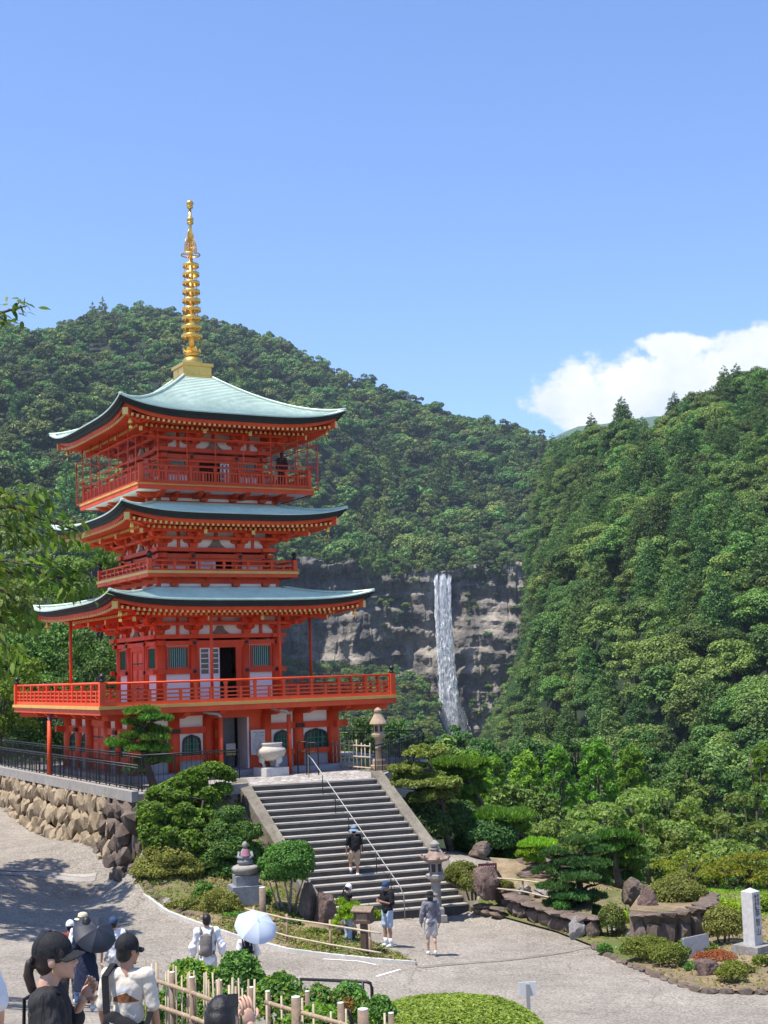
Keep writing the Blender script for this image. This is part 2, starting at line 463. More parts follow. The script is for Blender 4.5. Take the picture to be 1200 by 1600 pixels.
for z in (4.9, 5.6):
    m = MB(); m.box(-1.035, -.945, -GH-.4, -GH-.3, z, z+.3); pb(m, 'hinge', M['gold'], d)
m = MB(); m.box(-3.0, 3.0, -1.5, -1.4, GF, 6.6); pb(m, 'inner_wall', M['interior'])
m = MB(); m.box(-4.0, 4.0, -4.0, 4.0, GF, GF+.02); pb(m, 'inner_floor', M['grey_base'])
m = MB(); m.box(-.15, .42, -2.9, -2.8, GF, 6.5); pb(m, 'inner_screen', M['grey_base'])

# ---------------------------------------------------------------- railings
def railing(h, zf, zs, nb, pr=.05, cp=.11, finial=True, tall_top=None, balusters=0, lattice=False, ztopcp=.28):
    'one side of a balcony railing, copied to four; zs = rail heights from the sill up to the hand rail'
    m = MB(); FB(m, -h, h, h-.07, h+.05, zf, zs[0]+.04); side = pb(m, 'railing', M['red'])
    for i, z in enumerate(zs[1:]):
        m = MB()
        if i == len(zs)-2: m.tube([(-h, -h, z), (h, -h, z)], .042, 8)
        else: FB(m, -h, h, h-.028, h+.022, z-.028, z+.028)
        pb(m, 'rail', M['red'], side)
    proto = {}
    for j in range(1, nb):
        a = -h+2*h*j/nb; tall = (j % 2 == 0)
        key = 'tall' if tall else 'short'
        if key not in proto:
            m = MB(); zt = zs[-1]-.03 if tall else zs[-2]+.03
            m.box(-pr, pr, -.045, .045, zs[0]+.03, zt)
            if tall: m.box(-pr*1.5, pr*1.5, -.05, .05, zt-.1, zt-.03)
            proto[key] = m.mesh('post', M['red'], dz=0)
        o = obj('post', proto[key], side, (a, -h, -TZ))
    if balusters:
        bm = MB(); bm.box(-.02, .02, -.02, .02, zs[0]+.03, zs[-2]-.02); bme = bm.mesh('baluster', M['red'])
        for j in range(nb):
            for q in range(1, balusters+1):
                a = -h+2*h*(j+q/(balusters+1))/nb
                obj('baluster', bme, side, (a, -h, -TZ))
    four(side)
    m = MB(); m.box(-h-cp, -h+cp, -h-cp, -h+cp, zf, zs[-1]+.06); p = pb(m, 'corner_post', M['red'])
    if finial:
        f = MB(); f.lathe([(.085, 0), (.10, .02), (.10, .08), (.06, .1), (.06, .13), (.10, .17), (.115, .21), (.09, .255), (.03, .30), (.005, .33)], 12, (-h, -h, zs[-1]+.06))
        pb(f, 'finial', M['black'], p)
    four(p)

# first floor balcony
m = MB(); m.box(-5.98, 5.98, -5.98, 5.98, 6.66, 6.99); pb(m, 'balcony_floor', M['red'])
box4('floor_edge', M['gold_strip'], -6.11, 6.0, 5.99, 6.11, 6.87, 6.985)
box4('fascia', M['red'], -6.05, 6.0, 5.985, 6.05, 6.67, 6.86)
for a in (-4.15, -2.6, -1.2, 1.2, 2.6, 4.15):
    m = MB(); m.prism([(-4.3, 6.64), (-4.3, 6.40), (-5.0, 6.40), (-5.55, 6.52), (-5.7, 6.64)], a-.11, a+.11, 'x'); four(pb(m, 'balcony_bracket', M['red']))
m = MB(); m.beam((-4.3, -4.3, 6.5), (-5.8, -5.8, 6.56), .22, .2); four(pb(m, 'balcony_bracket', M['red']))
railing(5.95, 6.99, (7.08, 7.22, 7.37, 7.52, 7.79), 20)

# thin props from the balcony to the eaves, rain pipes to the ground
for a, k, hh in ((-1.25, 0, 4.75), (1.62, 0, 4.75), (-1.4, 1, 4.6), (-2.5, 3, 4.6)):
    m = MB(); m.tube([(a, -hh, 6.99), (a, -hh, 10.62)], .062, 10); o = pb(m, 'support_post', M['red']); o.rotation_euler = (0, 0, k*PI/2)
    f = MB(); f.tube([(a, -hh, 6.99), (a, -hh, 7.06)], .11, 10); pb(f, 'post_foot', M['red'], o)
for a, k, hh, zb in ((1.5, 0, 5.7, TZ), (-1.32, 0, 5.7, TZ), (-1.0, 3, 5.92, TZ)):
    m = MB(); m.tube([(a, -hh, zb), (a, -hh, 6.38)], .088, 10); o = pb(m, 'drain_pipe', M['red']); o.rotation_euler = (0, 0, k*PI/2)
    f = MB(); f.tube([(a, -hh, 6.36), (a, -hh, 6.46), (a-.06, -hh+.04, 6.54), (a-.32, -hh+.18, 6.58), (a-.6, -hh+.3, 6.66)], .075, 10); pb(f, 'pipe_elbow', M['silver'], o)

# ---------------------------------------------------------------- upper storeys
def slat_window(a0, a1, o, z0, z1, n=9):
    m = MB(); FB(m, a0, a1, o-.06, o-.03, z0, z1); w = pb(m, 'window', M['slat_gap'])
    f = .06
    for q in ((a0-f, a0, z0-f, z1+f), (a1, a1+f, z0-f, z1+f), (a0, a1, z1, z1+f), (a0, a1, z0-f, z0)):
        m = MB(); FB(m, q[0], q[1], o-.08, o+.05, q[2], q[3]); pb(m, 'window_frame', M['red'], w)
    for j in range(n):
        x = a0+(a1-a0)*(j+.5)/n; s = (a1-a0)/n*.30
        m = MB(); m.prism([(x-s, -o+.03), (x, -o-.015), (x+s, -o+.03)], z0, z1, 'z'); pb(m, 'slat', M['green_slat'], w)
    return w
M['slat_gap'] = plain('pale_green_board', (.30, .46, .44), .6, .1, 4)
M['white_frame'] = plain('white_painted_wood', (.74, .74, .74), .5, .05, 4)

def storey(hw, c1, c0, zf, zd, r, front='shoji', dz_top=.17):
    'columns at +-c1 and +-c0 on the wall plane hw; floor zf, top of the plate beam zd'
    column4(-c1, c1, r, zf, zd-.17)
    for a in (-c0, c0): column4(a, c1, r*.92, zf, zd-.17)
    H = zd-zf
    box4('plate_beam', M['red'], -hw-.3, hw+.3, hw-.35, hw+.2, zd-.16, zd)
    zn1, zn0 = zd-.25, zd-.42
    box4('head_beam', M['red'], -hw-.22, hw+.22, hw-.12, hw+.1, zn0, zn1)
    zb1 = zf + .48*H; zb0 = zb1-.18                             # waist rail
    for s in (-1, 1):
        a0, a1 = sorted((s*c0, s*c1))
        box4('waist_beam', M['red'], *sorted((s*c0, s*(c1+.42))), hw-.1, hw+.11, zb0, zb1)
        box4('wall_panel', M['white'], a0, a1, hw-.12, hw-.02, zf, zb0)
        box4('wall_panel', M['white'], a0, a1, hw-.13, hw-.05, zb1, zn0)
        wm = (a1-a0)*.60; cx = (a0+a1)/2
        four(slat_window(cx-wm/2, cx+wm/2, hw, zb1+.07, zn0-.1))
        for aa in (s*c0, s*c1):
            for z in (zd-.335, (zb0+zb1)/2):
                b = MB(); b.tube([(aa, -hw-.1, z), (aa, -hw-.16, z)], .075, 10); four(pb(b, 'nail_cover', M['black']))
    for k in (1, 2, 3):
        for d in closed_door(-.62*c0, .62*c0, hw-.02, zf+.02, zn0-.16): d.rotation_euler = (0, 0, k*PI/2)
        m = MB(); FB(m, -.62*c0-.12, -.62*c0, hw-.1, hw+.03, zf, zn0); FB(m, .62*c0, .62*c0+.12, hw-.1, hw+.03, zf, zn0); FB(m, -.62*c0, .62*c0, hw-.1, hw+.03, zn0-.16, zn0)
        o = pb(m, 'door_frame', M['red']); o.rotation_euler = (0, 0, k*PI/2)
        m = MB(); FB(m, -c0, -.62*c0-.12, hw-.1, hw-.03, zf, zn0); FB(m, .62*c0+.12, c0, hw-.1, hw-.03, zf, zn0); o = pb(m, 'wall_panel', M['red']); o.rotation_euler = (0, 0, k*PI/2)
    # front: doorway with a white lattice leaf, a dark opening and a red leaf
    zt = zn0-.12
    m = MB(); FB(m, -c0, c0, hw-.09, hw+.04, zt, zn0); pb(m, 'lintel', M['red'])
    if front == 'shoji': L0, L1, D1 = -.86, -.02, .70
    else: L0, L1, D1 = .30, .68, .30
    xs = sorted((L0, L1))
    m = MB(); FB(m, L0, L1, hw-.06, hw-.045, zf+.02, zt); lf = pb(m, 'door', M['glass'])
    bw = .05
    def bar(a0, a1, z0, z1):
        q = MB(); FB(q, a0, a1, hw-.045, hw-.005, z0, z1); pb(q, 'glazing_bar', M['white_frame'], lf)
    zk = zf+.5*(zt-zf) if front == 'shoji' else zf+.1
    bar(L0, L0+bw, zf+.02, zt); bar(L1-bw, L1, zf+.02, zt); bar((L0+L1)/2-bw, (L0+L1)/2+bw, zf+.02, zt); bar(L0+bw, L1-bw, zt-bw, zt)
    for q in range(5): z = zk+(zt-zk)*q/5; bar(L0+bw, L1-bw, z-.018, z+.018)
    if front == 'shoji':
        q = MB(); FB(q, L0+bw, L1-bw, hw-.045, hw-.02, zf+.05, zk); pb(q, 'door_panel', M['white_frame'], lf)
    m = MB(); FB(m, -c0, min(L0, -.62) if front == 'shoji' else -.62, hw-.09, hw-.02, zf, zt); pb(m, 'wall_panel', M['red'])
    m = MB(); FB(m, max(D1, L1), c0, hw-.09, hw-.02, zf, zt); pb(m, 'wall_panel', M['red'])
    m = MB(); m.box(-hw+.1, hw-.1, -hw+.1, hw-.1, zd-.4, zd-.3); pb(m, 'ceiling', M['interior'])
    m = MB(); m.box(-c0, c0, -hw+1.5, -hw+1.6, zf, zd-.4); pb(m, 'inner_wall', M['interior'])

def roof(hw, He, zmid, lift, hi, ztop, p, courses, cols_a, c1, zd, bell=True, rstep=.21):
    lf = lambda u: abs(u)**4.2
    def zr(u, t): return zmid+(ztop-zmid)*t**p + lift*lf(u)*(1-t)**2.2
    nu = 28
    us = [-1+2*i/nu for i in range(nu+1)]
    us = [math.copysign(abs(u)**.8, u) for u in us]
    rows = []
    for c in range(courses+1):
        t = c/courses; h = He+(hi-He)*t
        rows.append([(u*h, -h, zr(u, t)) for u in us])
        if c < courses:                                         # each course laps the one below it
            t2 = (c+1)/courses; h2 = He+(hi-He)*t2
            st = .034
            rows.append([(u*h2, -h2-.004, zr(u, t2)-st) for u in us])
    m = MB(); m.grid(rows, smooth=False); four(pb(m, 'roof_slope', M['copper']))
    # hips
    m = MB(); pts = []
    for c in range(17):
        t = c/16; h = He+(hi-He)*t; pts.append((-h, -h, zr(1, t)+.02))
    m.tube(pts, .06, 6); four(pb(m, 'hip_ridge', M['copper']))
    # eave edge: a thin copper lip, two dark layers, a red board
    def strip(name, mat, o_in, d0, d1, thick, push=0.0):
        m = MB(); r0, r1, r2, r3 = [], [], [], []
        for u in us:
            e = He-o_in; z = zr(u, 0)
            a = u*e
            r0.append((a, -e, z-d0)); r1.append((a, -e+push, z-d1)); b = e-thick
            r2.append((u*b, -b, z-d1)); r3.append((u*b, -b, z-d0))
        m.grid([r3, r0, r1, r2], smooth=False); return four(pb(m, name, mat))
    strip('eave_lip', M['copper'], -.015, -.012, .035, .2)
    strip('eave_edge', M['eave_dark'], .02, .035, .13, .3, .05)
    strip('eave_edge', M['eave_dark'], .12, .13, .26, .3, .04)
    strip('eave_board', M['red'], .30, .24, .40, .25, .03)
    # soffit and rafters
    oi, oe = hw+.1, He-.45
    def zs(a, o, d):                                            # underside height at (a, o)
        u = max(-1, min(1, a/He)); k = max(0, min(1, (o-hw)/(He-hw)))
        return zmid-.40-d+.10*(He-o) + lift*lf(u)*k**1.6
    m = MB(); rows = []
    for q in range(7):
        o_ = He-.35+(oi-He+.35)*q/6; rows.append([(u*o_, -o_, zs(u*o_, o_, -.01)) for u in us])
    m.grid(rows, smooth=False); four(pb(m, 'soffit', M['red']))
    raf, cap = MB(), MB()
    n = int(2*(He-.4)/rstep)
    for i in range(n+1):
        a = -(He-.4)+2*(He-.4)*i/n
        for tier in (0, 1):
            oo = He-.38 if tier == 0 else He-1.15
            inn = max(hw+.2, abs(a)) if tier else max(He-1.35, abs(a))
            if oo-inn < .12: continue
            d = .02 if tier == 0 else .16
            p0, p1 = (a, -inn, zs(a, inn, d)-.05), (a, -oo, zs(a, oo, d)-.05)
            raf.beam(p0, p1, .085, .10)
            cap.beam((a, -oo+.01, p1[2]), (a, -oo-.025, p1[2]), .09, .105)
    o = four(pb(raf, 'rafters', M['red'])); 
    o2 = four(pb(cap, 'rafter_ends', M['cap_gold']))
    for x in PG.children:
        if x.name.split('.')[0] in ('rafters', 'rafter_ends'): x['kind'] = 'stuff'
    m = MB(); e = He-1.2
    FB(m, -e-.1, e+.1, e-.06, e+.06, zs(0, e, .30)-.02, zs(0, e, .16)-.055); 
    # hip rafter with a gilded end and a wind bell
    zt = zs(He-.3, He-.3, .02)
    m2 = MB(); m2.beam((-hw, -hw, zs(hw, hw, .2)-.1), (-(He-.33), -(He-.33), zt-.03), .2, .24); hr = pb(m2, 'hip_rafter', M['red'])
    c = MB(); q = He-.33; c.beam((-q+.0, -q+.0, zt-.03), (-q-.03, -q-.03, zt-.03), .23, .27); pb(c, 'rafter_cap', M['cap_gold'], hr)
    four(hr)
    b = MB(); q = He-.62; zb = zt-.12
    b.tube([(-q, -q, zb+.1), (-q, -q, zb-.06)], .012, 6)
    b.lathe([(.04, 0), (.065, -.03), (.072, -.17), (.092, -.25), (.08, -.26)][::-1], 12, (-q, -q, zb-.06)); bl = pb(b, 'wind_bell', M['gold'])
    b = MB(); b.box(-q-.06, -q+.06, -q-.01, -q+.01, zb-.52, zb-.42); b.tube([(-q, -q, zb-.42), (-q, -q, zb-.3)], .01, 5); pb(b, 'clapper', M['gold'], bl)
    four(bl)
    # bracket zone
    zt0 = zs(0, hw, .16)
    Hb = zt0-zd
    box4('wall_panel', M['white'], -hw, hw, hw-.1, hw, zd, zt0)
    box4('bracket_beam', M['red'], -hw-.1, hw+.1, hw-.02, hw+.10, zd+.44*Hb, zd+.54*Hb)
    outw = (He-hw)*.48
    def bracket(a, diag=False):
        m = MB(); L = outw*(1.414 if diag else 1); st = 3
        def P(al, o): return (al, o)
        def arm(w, o, z, hgt):                                  # cross arm with curved under-edge and three blocks
            pr = [(-w/2, z+hgt), (w/2, z+hgt), (w/2, z+hgt*.55), (w/2-.07, z+hgt*.2), (w/2-.18, z), (-w/2+.18, z), (-w/2+.07, z+hgt*.2), (-w/2, z+hgt*.55)]
            m.prism([(x, zz) for x, zz in pr], -o-.065, -o+.065, 'y')
            for x in (-w/2+.1, 0, w/2-.1): m.cbox((x, -o, z+hgt+.05), (.18, .18, .10), 0, 0, 1.0); 
        b0 = hw+.0
        m.cbox((0, -b0-.02, zd+.09), (.30, .30, .18), 0, 0, 1.25)
        hs = Hb/ (st+.6)
        for i in range(st):
            z = zd+.16+hs*i*.92; o1 = b0+L*(i+1)/st
            pr = [(-b0+.05, z+.16), (-b0+.05, z), (-o1+.12, z), (-o1-.02, z+.06), (-o1-.07, z+.16)]
            m.prism(pr, -.07, .07, 'x')
            arm(.78 if i < 2 else .9, b0+L*i/st+.01, z+.01, .15)
            m.cbox((0, -o1, z+.21), (.2, .2, .11))
        arm(.95, b0+L, zd+.16+hs*st*.9, .14)
        z = zd+hs*1.7
        m.beam((0, -b0+.1, z+.42), (0, -b0-L-.28, z+.12), .13, .16)   # tail rafter
        m.cbox((0, -b0-L-.29, z+.115), (.14, .03, .17), 0, 1)
        o = pb(m, 'bracket_set', [M['red'], M['cap_gold']])
        return o
    me = None
    for a in cols_a:
        o = bracket(a)
        if me is None: me = o.data
        else: o.data = me
        o.location = (a, 0, 0)
        for k in (1, 2, 3):
            c_ = o.copy(); link(c_); ca, sa = math.cos(k*PI/2), math.sin(k*PI/2); c_.location = (a*ca, a*sa, 0); c_.rotation_euler = (0, 0, k*PI/2)
    ob = bracket(0, True)
    base = Vector((0, 0, 0))
    for k in range(4):
        c_ = ob if k == 0 else ob.copy()
        if k: link(c_)
        th = -PI/4+k*PI/2
        # diagonal set: shift so that the set starts at the corner column
        sh = c1*math.sqrt(2)-hw
        d = Vector((math.sin(th), -math.cos(th), 0))
        c_.location = d*sh; c_.rotation_euler = (0, 0, th)
    for st, fr in ((1, .42), (2, .72), (3, .98)):
        o_ = hw+outw*st/3
        box4('purlin', M['red'], -o_-.35, o_+.35, o_-.06, o_+.06, zd+fr*Hb-.05, zd+fr*Hb+.06)
    # frog-leg strut in the middle bay, posts in the outer bays
    m = MB(); z = zd
    m.prism([(-.42, z), (-.34, z+.05), (-.2, z+.16), (-.12, z+.32), (.12, z+.32), (.2, z+.16), (.34, z+.05), (.42, z)], -hw-.08, -hw+.0, 'y'); four(pb(m, 'frog_leg_strut', M['strut']))
    ca = [x for x in cols_a if x > 0][0]
    for s in (-1, 1):
        x = s*(ca+c1)/2; box4('strut', M['red'], x-.06, x+.06, hw-.01, hw+.07, zd, zt0)
    x = 0; box4('strut', M['red'], -.07, .07, hw-.01, hw+.06, zd+.54*Hb, zt0)
M['strut'] = plain('carved_grey_wood', (.20, .15, .13), .7, .3, 9, .2)

storey(2.55, 2.45, 1.12, 6.99, 9.62, .2, 'shoji')
roof(2.55, 5.52, 10.84, .36, 2.72, 11.50, 1.25, 16, (-1.12, 1.12), 2.45, 9.62)
# base of the second storey
def koshi(h, z0, z1, nb):
    m = MB(); m.box(-h, h, -h, h, z0, z1); pb(m, 'storey_base', M['red'])
    box4('base_strip', M['white'], -h+.15, h-.15, h, h+.012, z0+.14, z0+.25)
    box4('base_beam', M['red'], -h-.06, h+.06, h-.05, h+.05, z0-.05, z0+.12)
    for j in range(nb):
        a = -h+2*h*(j+.5)/nb
        m = MB(); m.cbox((a, -h-.1, z0+.2), (.26, .26, .12), 0, 0, 1.2)
        m.prism([(-h+.05, z1-.02), (-h+.05, z1-.17), (-h-.45, z1-.17), (-h-.62, z1-.08), (-h-.62, z1-.02)], a-.08, a+.08, 'x'); four(pb(m, 'base_bracket', M['red']))
koshi(2.62, 11.38, 11.98, 4)
m = MB(); m.box(-3.17, 3.17, -3.17, 3.17, 11.90, 12.10); pb(m, 'balcony_floor', M['red'])
box4('floor_edge', M['gold_strip'], -3.25, 3.18, 3.18, 3.25, 12.0, 12.11)
box4('fascia', M['red'], -3.22, 3.17, 3.172, 3.22, 11.86, 11.995)
railing(3.12, 12.10, (12.15, 12.33, 12.52), 12, .04, .085)
storey(2.3, 2.2, 1.02, 12.1, 13.10, .17, 'shoji')
roof(2.3, 4.78, 14.26, .37, 2.62, 14.90, 1.25, 13, (-1.02, 1.02), 2.2, 13.10)
koshi(2.55, 14.82, 15.28, 4)
# third storey: wide balcony under a net frame
m = MB(); m.box(-3.72, 3.72, -3.72, 3.72, 15.26, 15.46); pb(m, 'balcony_floor', M['white'])
box4('floor_edge', M['gold_strip'], -3.80, 3.73, 3.73, 3.80, 15.40, 15.48)
box4('fascia', M['red'], -3.77, 3.72, 3.722, 3.77, 15.22, 15.395)
for a in (-2.6, -1.0, 1.0, 2.6):
    m = MB(); m.prism([(-2.55, 15.258), (-2.55, 15.04), (-3.0, 15.04), (-3.3, 15.14), (-3.45, 15.258)], a-.1, a+.1, 'x'); four(pb(m, 'balcony_bracket', M['red']))
railing(3.62, 15.46, (15.58, 15.98, 16.20), 14, .045, .08, finial=False, balusters=3)
storey(2.2, 2.1, .98, 15.46, 17.15, .16, 'open')
roof(2.2, 4.82, 18.20, .47, .62, 20.55, 1.42, 32, (-.98, .98), 2.1, 17.15)
# net frame: thin red bars round the top balcony with a wire net
nf = 3.9
M['net'] = None
def _net():
    m, t, b = nodes_of('red_wire_net')
    b.inputs['Base Color'].default_value = (.45, .08, .04, 1); b.inputs['Roughness'].default_value = .5
    return m
M['net'] = _net()
for j in range(6):
    a = -3.0+6.0*j/5
    m = MB(); m.tube([(a, -nf, 15.45), (a, -nf, 18.0-.10*0)], .022, 6); four(pb(m, 'net_pole', M['red']))
m = MB(); m.tube([(-nf, -nf, 15.45), (-nf, -nf, 17.3)], .026, 6); four(pb(m, 'net_pole', M['red']))
for z in (15.46, 16.36, 17.28):
    m = MB(); m.tube([(-nf, -nf, z), (nf, -nf, z)], .022, 6); four(pb(m, 'net_bar', M['red']))
m = MB()
for q in range(1, 60):
    a = -nf+2*nf*q/60; m.add([(a-.0018, -nf, 15.46), (a+.0018, -nf, 15.46), (a+.0018, -nf, 17.28), (a-.0018, -nf, 17.28)], [(0, 1, 2, 3)])
for q in range(1, 19):
    z = 15.46+1.82*q/19; m.add([(-nf, -nf, z-.0018), (nf, -nf, z-.0018), (nf, -nf, z+.0018), (-nf, -nf, z+.0018)], [(0, 1, 2, 3)])
o = four(pb(m, 'wire_net', M['net']))
for x in PG.children:
    if x.name.startswith('wire_net'): x['kind'] = 'stuff'

# ---------------------------------------------------------------- gilded spire
g = M['gold']
m = MB(); m.box(-.62, .62, -.62, .62, 20.5, 20.98); m.box(-.69, .69, -.69, .69, 20.98, 21.12); m.box(-.68, .68, -.68, .68, 20.44, 20.56); bx = pb(m, 'spire_base', g)
for k in range(4):
    for a in (-.32, .32):
        m = MB(); FB(m, a-.26, a+.26, .62, .635, 20.62, 20.93); o = pb(m, 'base_panel', g, bx); o.rotation_euler = (0, 0, k*PI/2)
m = MB(); m.lathe([(.43, 21.12), (.45, 21.2), (.42, 21.36), (.33, 21.46), (.22, 21.5)], 24); pb(m, 'spire_dome', g)
m = MB(); m.lathe([(.2, 21.5), (.26, 21.55), (.3, 21.66), (.28, 21.68), (.16, 21.72)], 20); lo = pb(m, 'lotus_bowl', g)
for k in range(8):
    th = k*PI/4; m = MB()
    pts = [(.26, 21.62), (.36, 21.70), (.37, 21.80), (.42, 21.90)]
    for i in range(3):
        w0, w1 = (.11, .12, .09)[i], (.12, .09, .01)[i]
        (r0, z0), (r1, z1) = pts[i], pts[i+1]
        m.add([(r0, -w0, z0), (r0, w0, z0), (r1, w1, z1), (r1, -w1, z1), (r0-.03, -w0, z0), (r0-.03, w0, z0), (r1-.03, w1, z1), (r1-.03, -w1, z1)], [(0, 1, 2, 3), (7, 6, 5, 4), (0, 3, 7, 4), (1, 5, 6, 2)])
    o = pb(m, 'petal', g, lo); o.rotation_euler = (0, 0, th)
m = MB(); m.tube([(0, 0, 21.5), (0, 0, 23.2), (0, 0, 25.8)], [.14, .125, .10], 12); m.tube([(0, 0, 25.8), (0, 0, 27.2), (0, 0, 28.2)], [.08, .07, .06], 10); pb(m, 'spire_shaft', g)
for i in range(9):
    z = 22.40+i*.3895; r = .43-.0115*i
    m = MB(); h = .075
    m.lathe([(r-.035, -h), (r, -h), (r+.015, -h+.02), (r+.015, h-.02), (r, h), (r-.035, h), (r-.035, -h)], 24, (0, 0, z))
    m.f = [f for f in m.f if len(f) == 4]; m.m = m.m[:len(m.f)]; m.sm = m.sm[:len(m.f)]
    o = pb(m, 'spire_ring', g)
    for k in range(4):
        s = MB(); s.beam((.1*math.cos(k*PI/2), .1*math.sin(k*PI/2), z), ((r-.02)*math.cos(k*PI/2), (r-.02)*math.sin(k*PI/2), z), .035, .11); pb(s, 'spoke', g, o)
        b = MB(); x, y = (r+.0)*math.cos(k*PI/2+.5), (r+.0)*math.sin(k*PI/2+.5); b.lathe([(.022, -.17), (.018, -.1), (.004, -.07)], 8, (x, y, z)); pb(b, 'ring_bell', g, o)
m = MB()
for k in range(28):
    t0, t1 = 2*PI*k/28, 2*PI*(k+1)/28; m.tube([(.40*math.cos(t0), .40*math.sin(t0), 26.0), (.40*math.cos(t1), .40*math.sin(t1), 26.0)], .028, 6, cap=False)
for k in range(4): m.beam((0, 0, 26.0), (.4*math.cos(k*PI/2), .4*math.sin(k*PI/2), 26.0), .03, .04)
pb(m, 'flame_ring', g)
for k in range(4):                                              # four openwork flame fins
    m = MB()
    out = []
    for i in range(15):
        t = i/14; z = 26.08+1.05*t; r = .34*math.sin(min(1, t*1.15+.28)*PI*.72+.35)*(1 if t < .75 else 1-(t-.75)*2.6); out.append((max(.05, r), 0, z))
    m.tube(out, .016, 5)
    for i in range(1, 14):
        t = i/14; z = 26.08+1.0*t; r = out[i][0]
        for q in (.38, .72):
            c = (r*q, z); rr = .052+.01*((i+q*10) % 2)
            m.tube([(c[0]+rr*math.cos(a), 0, c[1]+rr*math.sin(a)) for a in [j*PI/4+i for j in range(7)]], .011, 4)
    o = pb(m, 'flame_fin', g); o.rotation_euler = (0, 0, k*PI/2+.3)
m = MB(); m.lathe([(.02, -.2), (.14, -.14), (.15, -.08), (.1, -.05), (.15, 0), (.165, .06), (.13, .13), (.03, .17)], 16, (0, 0, 27.52)); pb(m, 'dragon_wheel', g)
m = MB(); m.lathe([(.02, -.2), (.13, -.15), (.14, -.09), (.1, -.05), (.15, 0), (.17, .06), (.14, .13), (.06, .18), (.005, .22)], 16, (0, 0, 28.24)); pb(m, 'spire_jewel', g)
# ================================================================== GROUND
from mathutils import geometry as mgeo
M['road'] = None
def _road():
    m, t, b = nodes_of('washed_concrete_paving')
    big = ramp(t, noise(t, .35, 6, .6), [(.3, (.205, .180, .150)), (.7, (.300, .265, .222))])
    fine = ramp(t, noise(t, 16, 3, .8), [(.36, (.40, .40, .40)), (.5, (.95, .95, .95)), (.64, (1.5, 1.48, 1.44))])
    c = mixc(t, .8, big, fine, 'MULTIPLY')
    c = mixc(t, .35, c, ramp(t, noise(t, 1.7, 5, .7), [(.38, (.6, .6, .6)), (.55, (1.05, 1.05, 1.05))]), 'MULTIPLY')
    # cracks
    tc = t.nodes.new('ShaderNodeTexCoord'); nz = t.nodes.new('ShaderNodeTexNoise'); nz.inputs['Scale'].default_value = .6; nz.inputs['Detail'].default_value = 4
    t.links.new(tc.outputs['Object'], nz.inputs['Vector'])
    va = t.nodes.new('ShaderNodeVectorMath'); va.operation = 'ADD'
    vs = t.nodes.new('ShaderNodeVectorMath'); vs.operation = 'SCALE'; vs.inputs['Scale'].default_value = 1.6
    t.links.new(nz.outputs['Color'], vs.inputs[0]); t.links.new(tc.outputs['Object'], va.inputs[0]); t.links.new(vs.outputs[0], va.inputs[1])
    vo = t.nodes.new('ShaderNodeTexVoronoi'); vo.feature = 'DISTANCE_TO_EDGE'; vo.inputs['Scale'].default_value = .17
    t.links.new(va.outputs[0], vo.inputs['Vector'])
    cr = ramp(t, vo.outputs['Distance'], [(.0, (.45, .44, .43)), (.0035, (1, 1, 1))])
    c = mixc(t, .8, c, cr, 'MULTIPLY')
    t.links.new(c, b.inputs['Base Color']); b.inputs['Roughness'].default_value = .9; b.inputs['Specular IOR Level'].default_value = .2
    bump(t, b, noise(t, 22, 3, .8), .5, .012)
    return m
M['road'] = _road()
M['concrete'] = rocky('weathered_concrete', [(.3, (.24, .22, .20)), (.7, (.36, .34, .31))], 1.6, .25, .9, .02)
M['kerb'] = rocky('kerb_stone', [(.3, (.14, .12, .10)), (.7, (.30, .26, .22))], 2.5, .5)
M['soil'] = rocky('dry_soil_and_litter', [(.25, (.10, .075, .045)), (.5, (.22, .165, .10)), (.75, (.34, .26, .16))], 1.2, .6, .95, .05, ((.09, .11, .03), .52))
M['forest_floor'] = rocky('forest_floor', [(.3, (.012, .022, .008)), (.7, (.026, .042, .014))], .05, .3)  # ground colour darkened so the gaps between crowns read as shade
M['moss'] = rocky('mossy_turf', [(.3, (.10, .12, .03)), (.7, (.20, .19, .06))], 2.0, .6, .95, .05)
M['lawn'] = rocky('lawn_turf', [(.3, (.10, .17, .03)), (.7, (.17, .25, .05))], 1.0, .4, .95, .03)  # grass green, mottled at random

TL, TR = onz(387.5, 1227, TZ), onz(582.5, 1215.6, TZ)          # stair head
BR = onz(733, 1421, .22)                                        # stair foot, right end
BL = BR + (TL-TR)
W0 = PL(-6, -9.85, TZ)
ctrl = [at(*p) for p in (
    (0, 1600, 22), (0, 1560, 26.5), (118, 1578, 26.6), (0, 1500, 34), (0, 1440, 40.5), (0, 1380, 45), (0, 1362, 46.6), (0, 1245, 63), (90, 1310, 54), (195, 1378, 46.3),
    (325, 1577, 26), (400, 1566, 31.5), (440, 1483, 38.5), (600, 1503, 37.2), (330, 1455, 40), (260, 1425, 42.5), (605, 1482, 38.9), (675, 1493, 38.2),
    (300, 1340, 46.5), (440, 1405, 43.5), (700, 1335, 50), (800, 1365, 48), (760, 1405, 46.0), (900, 1470, 40.8), (970, 1500, 38.2), (1175, 1492, 37), (1100, 1550, 33), (1200, 1560, 32.5),
    (880, 1600, 29.3), (1150, 1425, 43.5), (1000, 1420, 44.5))]
